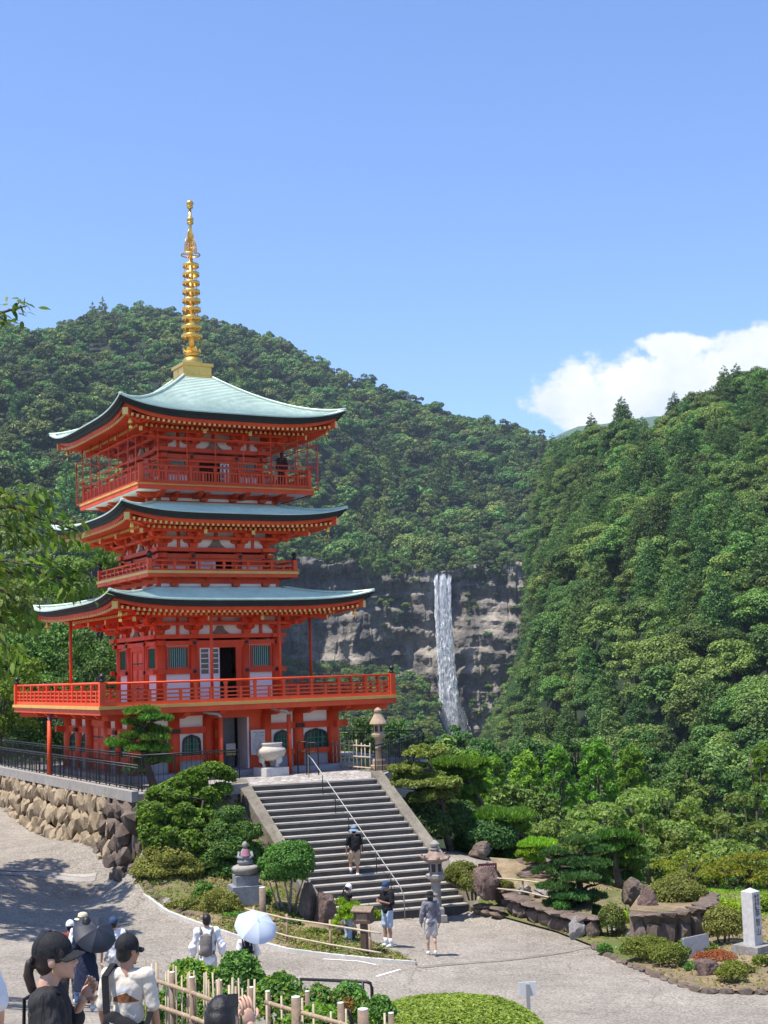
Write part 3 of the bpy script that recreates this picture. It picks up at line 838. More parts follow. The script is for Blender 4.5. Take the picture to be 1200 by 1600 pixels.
ctrl += [Vector(p) for p in ((0, 0, 6.3), (-1.75, 7.2, 5.03), (-1.0, 7.4, 4.75), (-1.8, 9.5, 4.48), (-3.2, 16, 3.3), (-1.3, 14, 3.45), (1.2, 16, 2.75), (1.5, 24, 1.35), (3.5, 22, 1.35), (7, 22, 1.2), (9, 30, .4),
    (6, 6, 4.4), (14, 10, 2.6), (18, 25, .6), (-9, 5, 5.6), (-8, 12, 4.2), (-14, 20, 3.2), (-18, 34, 1.8), (-22, 48, 2.2), (-22, 66, 3.9), (-26, 80, 5.0), (-30, 20, 3.4), (-30, 60, 4),
    (-8, 58, 1.8), (-2, 62, .6), (4, 58, -.5), (8, 54, -.6), (16, 52, -.8), (24, 50, -1.2), (8, 66, -4.5), (20, 66, -5.5), (-4, 74, -2.5), (-14, 76, 1), (22, 36, .1), (30, 60, -5), (0, 84, -7.5), (16, 84, -9.5), (34, 84, -11), (-20, 90, 0))]
_dz = Vector((0, 0, .10)); ctrl += [BR-_dz, BL-_dz, BL.lerp(BR,.5)-_dz, BL.lerp(BR,.25)-_dz, BL.lerp(BR,.5)+Vector((.3, -.8, -.12)), BL+Vector((.3, -.8, -.1)), BL.lerp(TL,.35)-Vector((0,0,.6)), BR.lerp(TR,.35)-Vector((0,0,.6)), BL.lerp(BR,.5).lerp(TL.lerp(TR,.5),.25)-Vector((0,0,.8)), BL.lerp(BR,.5).lerp(TL.lerp(TR,.5),.6)-Vector((0,0,1.6))]
ctrl += [PL(-5.6, -10.4, 3.0), Vector(((W0.x+TL.x)/2+.4, (W0.y+TL.y)/2-.5, 3.3))]
_cx = np.array([(p.x, p.y) for p in ctrl]); _cz = np.array([p.z for p in ctrl])
def _phi(r2): return np.where(r2 > 1e-9, .5*r2*np.log(np.maximum(r2, 1e-9)), 0)
_n = len(ctrl)
_A = np.zeros((_n+3, _n+3)); _d2 = ((_cx[:, None]-_cx[None])**2).sum(-1)
_A[:_n, :_n] = _phi(_d2)+np.eye(_n)*.08
_A[:_n, _n] = 1; _A[:_n, _n+1:] = _cx; _A[_n, :_n] = 1; _A[_n+1:, :_n] = _cx.T
_w = np.linalg.solve(_A, np.concatenate([_cz, np.zeros(3)]))
def gz_arr(xy):
    xy = np.asarray(xy, float); d2 = ((xy[:, None]-_cx[None])**2).sum(-1)
    return _phi(d2)@_w[:_n]+_w[_n]+xy@_w[_n+1:]
def gz(x, y): return float(gz_arr([(x, y)])[0])
def gp(px, py, dz=0.0):
    'world point on the ground seen at photo pixel (px, py)'
    r = ray(px, py); ts = np.concatenate([np.arange(3, 70, .1)])
    xy = np.stack([r[0]/r[1]*ts, ts], 1); z = EZ+r[2]/r[1]*ts
    g_ = gz_arr(xy); k = np.argmax(z-dz <= g_) if np.any(z-dz <= g_) else len(ts)-1
    return Vector((xy[k][0], xy[k][1], g_[k]+dz))
def on(x, y, dz=0.0): return Vector((x, y, gz(x, y)+dz))

def ground_sheet():
    xs = np.concatenate([np.arange(-60, -20, 2.0), np.arange(-20, 22, .4), np.arange(22, 61, 2.0)])
    ys = np.concatenate([np.arange(-10, 5, 1.0), np.arange(5, 56, .4), np.arange(56, 92, 1.2)])
    X, Y = np.meshgrid(xs, ys); V = np.stack([X.ravel(), Y.ravel()], 1); Z = gz_arr(V)
    nx = len(xs); q = []
    for j in range(len(ys)-1):
        r0 = j*nx
        for i in range(nx-1): q.append((r0+i, r0+i+1, r0+nx+i+1, r0+nx+i))
    me = np_mesh('road', np.column_stack([V, Z]), np.array(q), M['road'], smooth=True)
    return tag(obj('road', me), kind='structure')
ground_sheet()

def patch(name, poly, dz, mat, step=.45, bumpy=0.0, seed=0, kind='structure', edge_dz=None, zfun=None):
    'a sheet following the ground inside a polygon of (x, y)'
    rng = np.random.default_rng(seed)
    P = [Vector((p[0], p[1])) for p in poly]
    dense = []
    for i, p in enumerate(P):
        q = P[(i+1) % len(P)]; n = max(1, int((q-p).length/step))
        dense += [p.lerp(q, k/n) for k in range(n)]
    xs = [p.x for p in dense]; ys = [p.y for p in dense]; inner = []
    x = min(xs)
    while x < max(xs):
        y = min(ys)
        while y < max(ys):
            c = Vector((x+rng.uniform(-.2, .2)*step, y+rng.uniform(-.2, .2)*step))
            ins = False
            for i in range(len(P)):
                a, b = P[i], P[(i+1) % len(P)]
                if (a.y > c.y) != (b.y > c.y) and c.x < (b.x-a.x)*(c.y-a.y)/(b.y-a.y)+a.x: ins = not ins
            if ins: inner.append(c)
            y += step
        x += step
    nb = len(dense)
    vs, _, fs, *_r = mgeo.delaunay_2d_cdt(dense+inner, [(i, (i+1) % nb) for i in range(nb)], [], 1, 1e-4)
    z = gz_arr([(v.x, v.y) for v in vs]) if zfun is None else np.array([zfun(v.x, v.y) for v in vs])
    V = []
    for i, v in enumerate(vs):
        e = dz if edge_dz is None or i >= nb else edge_dz
        V.append((v.x, v.y, z[i]+e+(rng.uniform(-1, 1)*bumpy if i >= nb else 0)))
    me = bpy.data.meshes.new(name); me.from_pydata(V, [], [tuple(f) for f in fs]); me.materials.append(mat)
    for p in me.polygons: p.use_smooth = True
    me.update()
    if me.polygons and sum(p.normal.z for p in me.polygons) < 0: me.flip_normals()
    o = obj(name, me)
    return tag(o, kind=kind)

# terrace: a solid block whose top is flagged
Tpoly = [W0, TL, TR, Vector((1.5, 60.0, 0)), Vector((-2.0, 67.5, 0)), PL(6, 12, 0), PL(-6, 13, 0)]
m = MB(); m.prism([(p.x, p.y) for p in Tpoly], -3.0, TZ, 'z'); tag(m.build('terrace', M['concrete']), kind='structure')
def _flags():
    m, t, b = nodes_of('pebble_flagging')
    tc = t.nodes.new('ShaderNodeTexCoord'); vo = t.nodes.new('ShaderNodeTexVoronoi'); vo.inputs['Scale'].default_value = 4.2
    t.links.new(tc.outputs['Object'], vo.inputs['Vector'])
    ve = t.nodes.new('ShaderNodeTexVoronoi'); ve.feature = 'DISTANCE_TO_EDGE'; ve.inputs['Scale'].default_value = 4.2
    t.links.new(tc.outputs['Object'], ve.inputs['Vector'])
    c = ramp(t, vo.outputs['Color'], [(.2, (.26, .24, .22)), (.8, (.46, .43, .39))])
    c = mixc(t, 1, c, ramp(t, ve.outputs['Distance'], [(.03, (.35, .33, .31)), (.1, (1, 1, 1))]), 'MULTIPLY')
    t.links.new(c, b.inputs['Base Color']); b.inputs['Roughness'].default_value = .85
    bump(t, b, ve.outputs['Distance'], .4, .03)
    return m
M['flags'] = _flags()
fl = [PL(-2.2, -5.0, 0), PL(-1.6, -6.2, 0), TL.lerp(TR, .02), TR.lerp(TL, .02), PL(4.6, -5.0, 0)]
m = MB(); m.prism([(p.x, p.y) for p in fl], TZ-.05, TZ+.006, 'z'); tag(m.build('terrace_paving', M['flags']), kind='structure')

# ---------------------------------------------------------------- stairs
NS = 20
ST = thing('stone_staircase', 'wide grey stone staircase climbing from the plaza to the pagoda terrace', 'staircase', BL.lerp(BR, .5))
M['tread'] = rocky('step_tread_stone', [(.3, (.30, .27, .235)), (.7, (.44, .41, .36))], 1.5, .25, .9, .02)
M['riser'] = rocky('step_riser_painted_shade', [(.3, (.055, .055, .052)), (.7, (.11, .105, .095))], 2.0, .4, .9, .02, ((.16, .15, .13), .62))  # dark riser colour carries the shade that falls on the step fronts
SO = BL.lerp(BR, .5)
for i in range(NS):
    f0, f1 = i/NS, (i+1)/NS
    z0 = BR.z+(TZ-BR.z)*f0; z1 = BR.z+(TZ-BR.z)*f1
    def sp(s, f, z): p = (BL.lerp(TL, f)).lerp(BR.lerp(TR, f), s); return (p.x-SO.x, p.y-SO.y, z-SO.z)
    a, b, c, d = [sp(s, f, 0) for s, f in ((0, f0), (1, f0), (1, f1+.02), (0, f1+.02))]
    m = MB(); th = .055
    # riser block
    dirv = (Vector(c)-Vector(b)).normalized()*.03
    q = [(p[0], p[1]) for p in (Vector(a)+dirv, Vector(b)+dirv, Vector(c), Vector(d))]
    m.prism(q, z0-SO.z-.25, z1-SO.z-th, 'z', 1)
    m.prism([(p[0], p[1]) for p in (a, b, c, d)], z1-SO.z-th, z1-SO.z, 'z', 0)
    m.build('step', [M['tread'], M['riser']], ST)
for side, (p0, p1, sg) in enumerate(((BL, TL, -1), (BR, TR, 1))):
    m = MB(); w = (BR-BL).normalized()*sg; d = (p1-p0); 
    a = p0-SO-d*.02+w*.0; b = p1-SO+d*.02; ou = w*.42
    up = Vector((0, 0, .16)); dn = Vector((0, 0, -.9))
    vs = [a+dn, a+ou+dn, a+ou+up, a+up, b+dn, b+ou+dn, b+ou+up, b+up]
    m.add(vs, [(0, 1, 2, 3), (7, 6, 5, 4), (0, 4, 5, 1), (1, 5, 6, 2), (2, 6, 7, 3), (3, 7, 4, 0)])
    m.build('cheek_wall', M['cheek'] if 'cheek' in M else rocky('cheek_stone', [(.3, (.13, .115, .09)), (.7, (.28, .25, .20))], 1.4, .5, .9, .03, ((.10, .085, .05), .55)), ST)

# ================================================================== DISTANT LAND
def unit(v): return v/np.maximum(np.linalg.norm(v, axis=1, keepdims=True), 1e-9)
def vnoise(x, y, seed=0):
    'smooth value noise for arrays'
    rng = np.random.default_rng(seed); T = rng.random((64, 64))
    xi = np.floor(x).astype(int); yi = np.floor(y).astype(int); fx = x-xi; fy = y-yi
    fx = fx*fx*(3-2*fx); fy = fy*fy*(3-2*fy)
    g_ = lambda i, j: T[i % 64, j % 64]
    return (g_(xi, yi)*(1-fx)+g_(xi+1, yi)*fx)*(1-fy)+(g_(xi, yi+1)*(1-fx)+g_(xi+1, yi+1)*fx)*fy-.5
def fbm(x, y, seed=0, oct=4):
    s = 0; a = 1.0
    for k in range(oct): s = s+a*vnoise(x*2**k+k*13.7, y*2**k+k*7.1, seed+k); a *= .5
    return s
HOR = lambda px: 1048-.0307*(px-600)
def zpix(px, py, d):                                            # height of pixel (px, py) at distance d
    r = [ray(a, b) for a, b in zip(np.atleast_1d(px), np.atleast_1d(py))]
    return np.array([EZ+q[2]/q[1]*dd for q, dd in zip(r, np.broadcast_to(np.atleast_1d(d), len(r)))])
def xpix(px, py, d):
    r = [ray(a, b) for a, b in zip(np.atleast_1d(px), np.atleast_1d(py))]
    return np.array([q[0]/q[1] for q in r])
class Hill:
    'a hillside between a foot line and a ridge line, both given by bearing (as photo columns at the horizon)'
    def __init__(s, name, tab, pxr, n_az, n_t, amp, nscale, power, seed, back=.5, mat=None, tmin=-.15):
        s.tab = np.array(tab, float); s.amp, s.ns, s.p, s.seed, s.pxr, s.back = amp, nscale, power, seed, pxr, back
        az = np.linspace(*pxr, n_az); ts = np.linspace(tmin, 1+back, n_t)
        A, Tt = np.meshgrid(az, ts); V = s.pos(A.ravel(), Tt.ravel())
        q = [(j*n_az+i, j*n_az+i+1, (j+1)*n_az+i+1, (j+1)*n_az+i) for j in range(n_t-1) for i in range(n_az-1)]
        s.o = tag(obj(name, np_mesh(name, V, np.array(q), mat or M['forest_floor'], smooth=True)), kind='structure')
    def pos(s, px, t):
        c = s.tab[:, 0]
        f = lambda k: np.interp(px, c, s.tab[:, k])
        d0, z0, d1, yr = f(1), f(2), f(3), f(4)
        z1 = EZ+(HOR(px)-yr)/F*d1*1.01
        d = d0+(d1-d0)*t; tc = np.clip(t, 0, 1)
        z = z0+(z1-z0)*tc**s.p-np.maximum(t-1, 0)*(z1-z0+40)*1.1+np.minimum(t, 0)*60
        x = (px-600)/F*d
        z = z+s.amp*fbm(x/s.ns, d/s.ns*.6, s.seed)*4*np.clip(tc*(1-tc)+.02, 0, .25)*1.6
        return np.stack([x, d, z], 1)
mountain = Hill('mountain', [  # column, foot distance, foot height, ridge distance, ridge row (tree tops minus tree height)
    (-900, 520, -20, 1500, 600), (0, 520, -10, 1450, 522), (60, 520, -10, 1450, 542), (100, 520, -10, 1500, 524), (150, 540, -10, 1540, 513), (230, 560, -10, 1560, 500), (300, 600, -10, 1560, 511), (370, 760, 30, 1560, 527),
    (430, 980, 70, 1560, 547), (480, 1015, 82, 1560, 568), (530, 1015, 80, 1540, 597), (600, 1015, 74, 1540, 622), (680, 1015, 72, 1500, 657), (760, 1015, 74, 1480, 682), (850, 1015, 72, 1450, 706), (950, 1015, 60, 1450, 735), (1100, 1015, 50, 1500, 780), (1600, 1015, 40, 1500, 840)],
    (-700, 1500), 150, 60, 34, 150, .92, 3, tmin=0.0)
right_hill = Hill('hillside', [
    (640, 640, -58, 980, 1215), (690, 560, -57, 975, 1205), (725, 480, -56, 970, 1195), (745, 420, -54, 965, 1172), (765, 370, -53, 960, 1148), (785, 330, -52, 955, 1112), (802, 300, -51, 950, 1070), (815, 280, -51, 945, 1020), (824, 265, -50, 935, 950), (832, 258, -50, 915, 852), (842, 250, -50, 905, 780), (862, 240, -50, 870, 742), (885, 232, -50, 820, 728), (910, 225, -50, 760, 722),
    (940, 220, -49, 690, 716), (980, 215, -48, 630, 700), (1020, 210, -47, 620, 712), (1060, 205, -46, 620, 695), (1100, 200, -45, 610, 668), (1130, 200, -45, 600, 645), (1160, 200, -45, 600, 636), (1210, 195, -44, 590, 628), (1400, 190, -40, 560, 560), (1700, 190, -38, 540, 520)],
    (650, 1650), 110, 50, 12, 70, .95, 11)
talus = Hill('scree_slope', [(-200, 300, -30, 700, 1010), (300, 420, -45, 900, 1030), (450, 600, -55, 985, 1045), (560, 640, -58, 990, 1052), (640, 660, -58, 990, 1060), (672, 680, -58, 990, 1100), (690, 690, -58, 985, 1150), (740, 690, -58, 985, 1150), (775, 690, -58, 990, 1085), (820, 690, -58, 990, 1050), (900, 690, -58, 990, 1040)],
    (-200, 900), 80, 20, 5, 60, 1.5, 21, back=.05)
far_ridge = Hill('distant_ridge', [(500, 3600, 0, 4600, 760), (760, 3600, 0, 4600, 712), (850, 3600, 0, 4600, 672.0), (880, 3600, 0, 4600, 655.0), (910, 3600, 0, 4600, 641.0), (950, 3600, 0, 4600, 637.0), (1000, 3600, 0, 4600, 628.0), (1040, 3600, 0, 4600, 622.0), (1100, 3600, 0, 4600, 630.0), (1400, 3600, 0, 4600, 690)],
    (500, 1400), 60, 12, 60, 500, 1.0, 31, mat=rocky('distant_forest', [(.3, (.05, .085, .05)), (.7, (.09, .14, .08))], .02, .3))
# valley floor: one sheet from the garden edge to the foot of the hills
def valley():
    az = np.linspace(-1500, 2700, 90); ds = np.array([80, 95, 115, 140, 170, 210, 260, 330, 420, 540, 700, 900, 1100, 1500, 2200, 3400, 5200, 8000])
    zs_ = np.interp(ds, [80, 95, 130, 200, 300, 420, 8000], [-12, -16, -28, -48, -56, -60, -60])
    A, D = np.meshgrid(az, ds); Z = np.repeat(zs_[:, None], len(az), 1)
    Xx = (A-600)/F*D; Z = Z+fbm(Xx/40, D/40, 5)*4
    q = [(j*90+i, j*90+i+1, (j+1)*90+i+1, (j+1)*90+i) for j in range(len(ds)-1) for i in range(89)]
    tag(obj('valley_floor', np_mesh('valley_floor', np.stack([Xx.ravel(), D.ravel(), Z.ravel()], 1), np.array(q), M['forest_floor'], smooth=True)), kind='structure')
valley()

# ---------------------------------------------------------------- cliff and waterfall
def _cliff():
    m, t, b = nodes_of('cliff_rock')
    c = ramp(t, noise(t, .045, 8, .65, stretch=(1, 1, .6)), [(.30, (.055, .053, .050)), (.45, (.15, .138, .122)), (.58, (.29, .258, .218)), (.72, (.44, .395, .33))])
    c = mixc(t, .6, c, ramp(t, noise(t, .12, 7, .7, stretch=(1, 1, .22)), [(.38, (.30, .30, .30)), (.55, (1.15, 1.1, 1.05))]), 'MULTIPLY')
    c = mixc(t, .5, c, ramp(t, noise(t, .5, 6, .7), [(.35, (.5, .5, .5)), (.6, (1.2, 1.2, 1.2))]), 'MULTIPLY')
    t.links.new(c, b.inputs['Base Color']); b.inputs['Roughness'].default_value = .85
    bump(t, b, noise(t, .35, 9, .75), 1.0, 2.0)
    return m
M['cliff'] = _cliff()
def cliff_depth(px, z):
    x = (px-600)/F*1000
    base = 1000+14*fbm(x/45, z/60, 41)*2
    q = z/13+.9*fbm(x/60, z/50, 43); st = np.floor(q)+np.clip((q-np.floor(q))*3-1.2, 0, 1)
    base = base+(st*13-z)*.42                                   # ledges
    v = x/17+.8*fbm(x/40, z/30, 45); base = base+2.6*np.abs((v-np.floor(v))*2-1)+3.5*np.abs(fbm(x/22, z/70, 47))*2
    cr = np.abs(fbm(x/9, z/60, 53, 3)); base = base+4.5*np.clip(.10-cr, 0, 1)*10*.45
    base = base+ 3.2*fbm(x/8, z/6, 49, 5) - (70-z)*.07
    g_ = np.exp(-((px-702)/22.)**2); base = base+g_*9*np.clip((75-z)/40+.3, 0, 1)
    return base
def cliff():
    n, k = 300, 170
    pxs = np.linspace(330, 960, n); zs_ = np.linspace(-70, 92, k)
    A, Z = np.meshgrid(pxs, zs_)
    top = np.interp(A, [330, 480, 530, 600, 680, 760, 850, 960], [84, 92, 90, 84, 81, 83, 82, 72])
    Zc = np.minimum(Z, top-2+11*fbm(A/26, A*0, 51)*(1-np.exp(-((A-695)/26.)**2)))
    D = cliff_depth(A.ravel(), Zc.ravel())
    over = (Z-Zc).ravel(); D = D+over*3.5
    V = np.stack([(A.ravel()-600)/F*D, D, Zc.ravel()], 1)
    q = [(j*n+i, j*n+i+1, (j+1)*n+i+1, (j+1)*n+i) for j in range(k-1) for i in range(n-1)]
    tag(obj('cliff', np_mesh('cliff', V, np.array(q), M['cliff'], smooth=False)), kind='structure')
cliff()
def _water():
    m, t, b = nodes_of('falling_water')
    b.inputs['Base Color'].default_value = (.95, .96, .97, 1); b.inputs['Roughness'].default_value = .5
    q = t.nodes.new('ShaderNodeBsdfTranslucent'); q.inputs['Color'].default_value = (.95, .96, .97, 1); ms = t.nodes.new('ShaderNodeMixShader'); ms.inputs[0].default_value = .45
    t.links.new(b.outputs[0], ms.inputs[1]); t.links.new(q.outputs[0], ms.inputs[2]); t.links.new(ms.outputs[0], t.nodes['Material Output'].inputs['Surface'])
    return m
M['water'] = _water()
WF = thing('waterfall', 'tall white waterfall dropping down the dark rock face', 'waterfall', (at(705, 1145, 985).x, 985, at(705, 1145, 985).z))
def strand(rows, name, n, seed, L=6.0, W=.42):
    'rows: (py, left px, right px); thousands of falling threads of water in front of the rock'
    rows = np.array(rows, float); rg_ = np.random.default_rng(seed); t = rg_.random(n)
    ys = rows[0, 0]+(rows[-1, 0]-rows[0, 0])*t; l, r_ = np.interp(ys, rows[:, 0], rows[:, 1]), np.interp(ys, rows[:, 0], rows[:, 2])
    lane = rg_.integers(0, 7, n)/6.0+rg_.normal(0, .07, n); u = np.where(rg_.random(n) < .65, lane, rg_.normal(.5, .24, n)); u = np.clip(u, -.12, 1.12)
    P = np.array([tuple(at(a+(b-a)*q, y, 984-5*tt+rr)) for a, b, q, y, tt, rr in zip(l, r_, u, ys, t, rg_.uniform(-1.5, 1.5, n))])-np.array(tuple(WF.location))
    T = unit(np.array([0, 0, -1.0])+rg_.normal(0, .16, (n, 3))*np.array([.7, 2.6, 1])); B = unit(np.cross(T, rg_.normal(0, 1, (n, 3))+np.array([-.6, -1.0, 0]))); s_ = rg_.uniform(.4, 1.5, (n, 1))
    V = np.stack([P-T*L*s_/2, P-B*W*s_/2, P+T*L*s_/2, P+B*W*s_/2], 1).reshape(-1, 3)
    o = obj(name, np_mesh(name, V, np.arange(4*n).reshape(n, 4), M['water']), WF)
strand([(903, 679.5, 684), (960, 680, 685), (1040, 685, 691), (1120, 688, 698)], 'water_strand', 1500, 1)
strand([(903, 688, 696), (960, 688, 699), (1030, 690, 704), (1090, 692, 710), (1150, 692, 717)], 'water_strand', 7000, 2)
strand([(904, 699.5, 704), (960, 700, 705), (1040, 701, 710), (1110, 703, 718)], 'water_strand', 1100, 3)
strand([(905, 683, 700), (1000, 684, 706), (1080, 687, 714), (1150, 686, 724)], 'water_strand', 1500, 4, 4.0, .25)
strand([(1090, 690, 716), (1155, 682, 734)], 'spray', 2200, 5, 1.6, .35)

_p = at(708, 1126, 978); _m = bpy.data.materials.new('falling_spray'); _m.use_nodes = True; _t = _m.node_tree
for n in list(_t.nodes): _t.nodes.remove(n)
_o = _t.nodes.new('ShaderNodeOutputMaterial'); _v = _t.nodes.new('ShaderNodeVolumePrincipled'); _v.inputs['Color'].default_value = (.95, .97, 1, 1); _v.inputs['Density'].default_value = .028; _t.links.new(_v.outputs[0], _o.inputs['Volume'])
m = MB(); m.sphere((0, 0, 0), (10, 6, 13), 20, 12); o = m.build('spray_mist', _m); o.location = _p; tag(o, kind='stuff')
# ================================================================== TREES
def leaf_arrays(P, Nn, L, W, rng, jit=.35):
    'diamond-shaped leaves at P facing Nn'
    n = len(P); Nn = unit(Nn+rng.normal(0, jit, (n, 3)))
    T = unit(np.cross(Nn, rng.normal(0, 1, (n, 3)))); B = np.cross(Nn, T)
    s = rng.uniform(.65, 1.3, (n, 1)); l = T*L*s*.5; w = B*W*s*.5; dr = -Nn*(L*.12)*s
    V = np.stack([P-l+dr, P-w-l*.1, P+l+dr, P+w-l*.1], 1).reshape(-1, 3)
    Q = np.arange(4*n).reshape(n, 4)
    return V, Q
def blob_points(blobs, dens, rng, low=-.35, inner=.62, minn=6):
    'points on and a little inside the surface of ellipsoids (x,y,z,rx,ry,rz)'
    P, Nn = [], []
    for b in blobs:
        c, r = np.array(b[:3]), np.array(b[3:6])
        n = max(minn, int(dens*4*(r[0]*r[1]*r[2])**(2/3)*PI))
        d = unit(rng.normal(0, 1, (int(n*1.6), 3))); d = d[d[:, 2] > low][:n]
        k = rng.uniform(inner, 1.06, (len(d), 1))
        P.append(c+d*r*k); Nn.append(unit(d/r*r.mean()+np.array([0, 0, .25])))
    return np.concatenate(P), np.concatenate(Nn)
def leaf_mesh(name, blobs, dens, L, W, mat, seed, low=-.35, jit=.4, inner=.62, wood=None, noise_r=.0, rbias=None):
    rng = np.random.default_rng(seed)
    P, Nn = blob_points(blobs, dens, rng, low, inner)
    if noise_r: P = P+rng.normal(0, noise_r, P.shape)
    V, Q = leaf_arrays(P, Nn, L, W, rng, jit)
    rv = np.clip(rng.beta(2, 2.4, len(P))*.9+rng.normal(0, .06, len(P)), 0, 1)
    if rbias is not None: rv = np.clip(rv+rbias(P), 0, 1)
    return np_mesh(name, V, Q, mat, {'rnd': np.repeat(rv, 4)})
def crown_blobs(rng, R_, H, z0, n, rmin, rmax, shape='round', flat=.8):
    out = []
    for i in range(n):
        for _ in range(40):
            p = rng.uniform(-1, 1, 3)
            if shape == 'round' and np.linalg.norm(p) > 1: continue
            if shape == 'cone' and (math.hypot(p[0], p[1]) > (1-(p[2]+1)/2)**.75+.05): continue
            if shape == 'dome' and (np.linalg.norm(p*np.array([1, 1, .9])) > 1 or p[2] < -.55): continue
            if np.linalg.norm(p) < .35 and shape != 'cone': continue
            break
        r = rng.uniform(rmin, rmax)
        if shape == 'cone': r *= (1.15-.62*(p[2]+1)/2)
        out.append((p[0]*(R_-r*.6), p[1]*(R_-r*.6), z0+H/2+p[2]*(H/2-r*.4), r, r*rng.uniform(.85, 1.15), r*flat))
    return out
M['bark'] = rocky('tree_bark', [(.3, (.05, .038, .028)), (.7, (.13, .10, .075))], 3, .6)
M['pale_bark'] = rocky('pale_bark', [(.3, (.22, .19, .16)), (.7, (.40, .36, .31))], 3, .5)
M['leaf_broad'] = leafmat('broadleaf_foliage', (.024, .058, .014), (.200, .290, .055), .2, third=(.30, .38, .08), obj_var=.38)
M['leaf_cedar'] = leafmat('cedar_foliage', (.020, .052, .015), (.145, .242, .052), .18, third=(.23, .32, .075), obj_var=.35)
M['leaf_far'] = leafmat('far_foliage', (.028, .060, .016), (.195, .275, .060), .18, third=(.28, .36, .085), obj_var=.55)
M['leaf_bright'] = leafmat('bright_foliage', (0.061, 0.133, 0.017), (0.223, 0.359, 0.041), .4, third=(0.343, 0.468, 0.068))
M['leaf_cherry'] = leafmat('cherry_foliage', (0.077, 0.133, 0.030), (0.257, 0.328, 0.082), .4, third=(0.378, 0.437, 0.137))
M['leaf_dark'] = leafmat('dark_foliage', (0.024, 0.062, 0.019), (0.110, 0.199, 0.040), .25)
M['pine'] = leafmat('pine_needles', (0.030, 0.086, 0.017), (0.147, 0.272, 0.035), .3, third=(0.257, 0.390, 0.055))
M['pine_dark'] = leafmat('dark_pine_needles', (0.021, 0.062, 0.019), (0.086, 0.164, 0.041), .25, third=(0.137, 0.234, 0.055))
M['azalea'] = leafmat('azalea_foliage', (0.098, 0.111, 0.023), (0.260, 0.260, 0.058), .3, third=(0.351, 0.286, 0.078))
M['olive'] = leafmat('olive_green_foliage', (0.085, 0.111, 0.021), (0.260, 0.299, 0.046), .35, third=(0.364, 0.377, 0.078))
M['boxwood'] = leafmat('clipped_green_foliage', (0.034, 0.094, 0.019), (0.154, 0.296, 0.048), .3, third=(0.275, 0.421, 0.096))
M['lime'] = leafmat('lime_foliage', (0.119, 0.204, 0.016), (0.330, 0.456, 0.042), .45, third=(0.475, 0.552, 0.084))
M['rust'] = leafmat('rust_red_foliage', (.14, .045, .015), (.36, .13, .04), .3)
M['autumn'] = leafmat('turning_maple_foliage', (.10, .13, .015), (.32, .30, .03), .4, third=(.50, .25, .04))

def join_mesh(name, parts):
    'several meshes with one material each joined into one mesh'
    me = bpy.data.meshes.new(name); V, Fs, mi, at_ = [], [], [], []; b = 0
    for k, p in enumerate(parts):
        n = len(p.vertices); co = np.empty(n*3, np.float32); p.vertices.foreach_get('co', co); V.append(co.reshape(-1, 3))
        if 'rnd' in p.attributes:
            a = np.empty(n, np.float32); p.attributes['rnd'].data.foreach_get('value', a)
        else: a = np.full(n, .5, np.float32)
        at_.append(a)
        for f in p.polygons: Fs.append([i+b for i in f.vertices]); mi.append(k)
        b += n
    me.from_pydata(np.concatenate(V).tolist(), [], Fs)
    for p in parts: me.materials.append(p.materials[0])
    me.polygons.foreach_set('material_index', mi)
    x = me.attributes.new('rnd', 'FLOAT', 'POINT'); x.data.foreach_set('value', np.concatenate(at_)); me.update()
    return me
def trunk_mesh(H, r, blobs=None, mat=None, n_limb=5, seed=0, lean=.05):
    rng = random.Random(seed); m = MB(); pts = []; x = y = 0
    for i in range(6):
        pts.append((x, y, H*i/5)); x += rng.uniform(-1, 1)*lean*H/5; y += rng.uniform(-1, 1)*lean*H/5
    m.tube(pts, [r*1.25, r, r*.9, r*.75, r*.55, r*.25], 7)
    if blobs:
        for b in rng.sample(blobs, min(n_limb, len(blobs))):
            k = rng.uniform(.35, .8); s = Vector(pts[int(k*5)]); e = Vector(b[:3]); mid = s.lerp(e, .5)+Vector((0, 0, .08*H))
            m.tube([s, mid, e], [r*.5, r*.33, r*.1], 5)
    return m.mesh('trunk', mat or M['bark'])

# hillside variants: one mesh each (leaf clumps + trunk)
def far_broad(name, R_, H, n, dens, L, mat, seed, shape='dome'):
    rng = np.random.default_rng(seed)
    b = crown_blobs(rng, R_, H*.72, H*.28, n, R_*.20, R_*.40, shape, .78)
    lm = leaf_mesh('crown', b, dens, L, L*.72, mat, seed, low=-.3, jit=.28, inner=.8)
    return join_mesh(name, [lm, trunk_mesh(H*.7, R_*.06, None, seed=seed)])
def far_cedar(name, R_, H, n, dens, L, mat, seed):
    rng = np.random.default_rng(seed); b = []
    for i in range(n):
        k = (i+.5)/n; z = H*(.16+.82*k); r = R_*(1-k)**.58+.25; a = i*2.4+rng.uniform(-.4, .4); q = max(.35, r*rng.uniform(.36, .56))
        b.append((math.cos(a)*(r-q*.55), math.sin(a)*(r-q*.55), z, q, q, q*rng.uniform(.6, .95)))
        if k < .8: b.append((-math.cos(a)*(r-q*.6)*.7, -math.sin(a)*(r-q*.6)*.7, z+.3, q*.9, q*.9, q*.7))
    b.append((0, 0, H*.985, .3, .3, H*.035))
    lm = leaf_mesh('crown', b, dens, L, L*.5, mat, seed, low=-.6, jit=.45)
    return join_mesh(name, [lm, trunk_mesh(H*.9, R_*.07, None, seed=seed, lean=.0)])
HB = [far_broad('broadleaf_tree', R_, H, n, 5.5, .52, M['leaf_broad'], 100+i) for i, (R_, H, n) in enumerate(((5.6, 14, 38), (4.6, 15, 32), (6.4, 14, 44), (4.4, 12.5, 30)))]
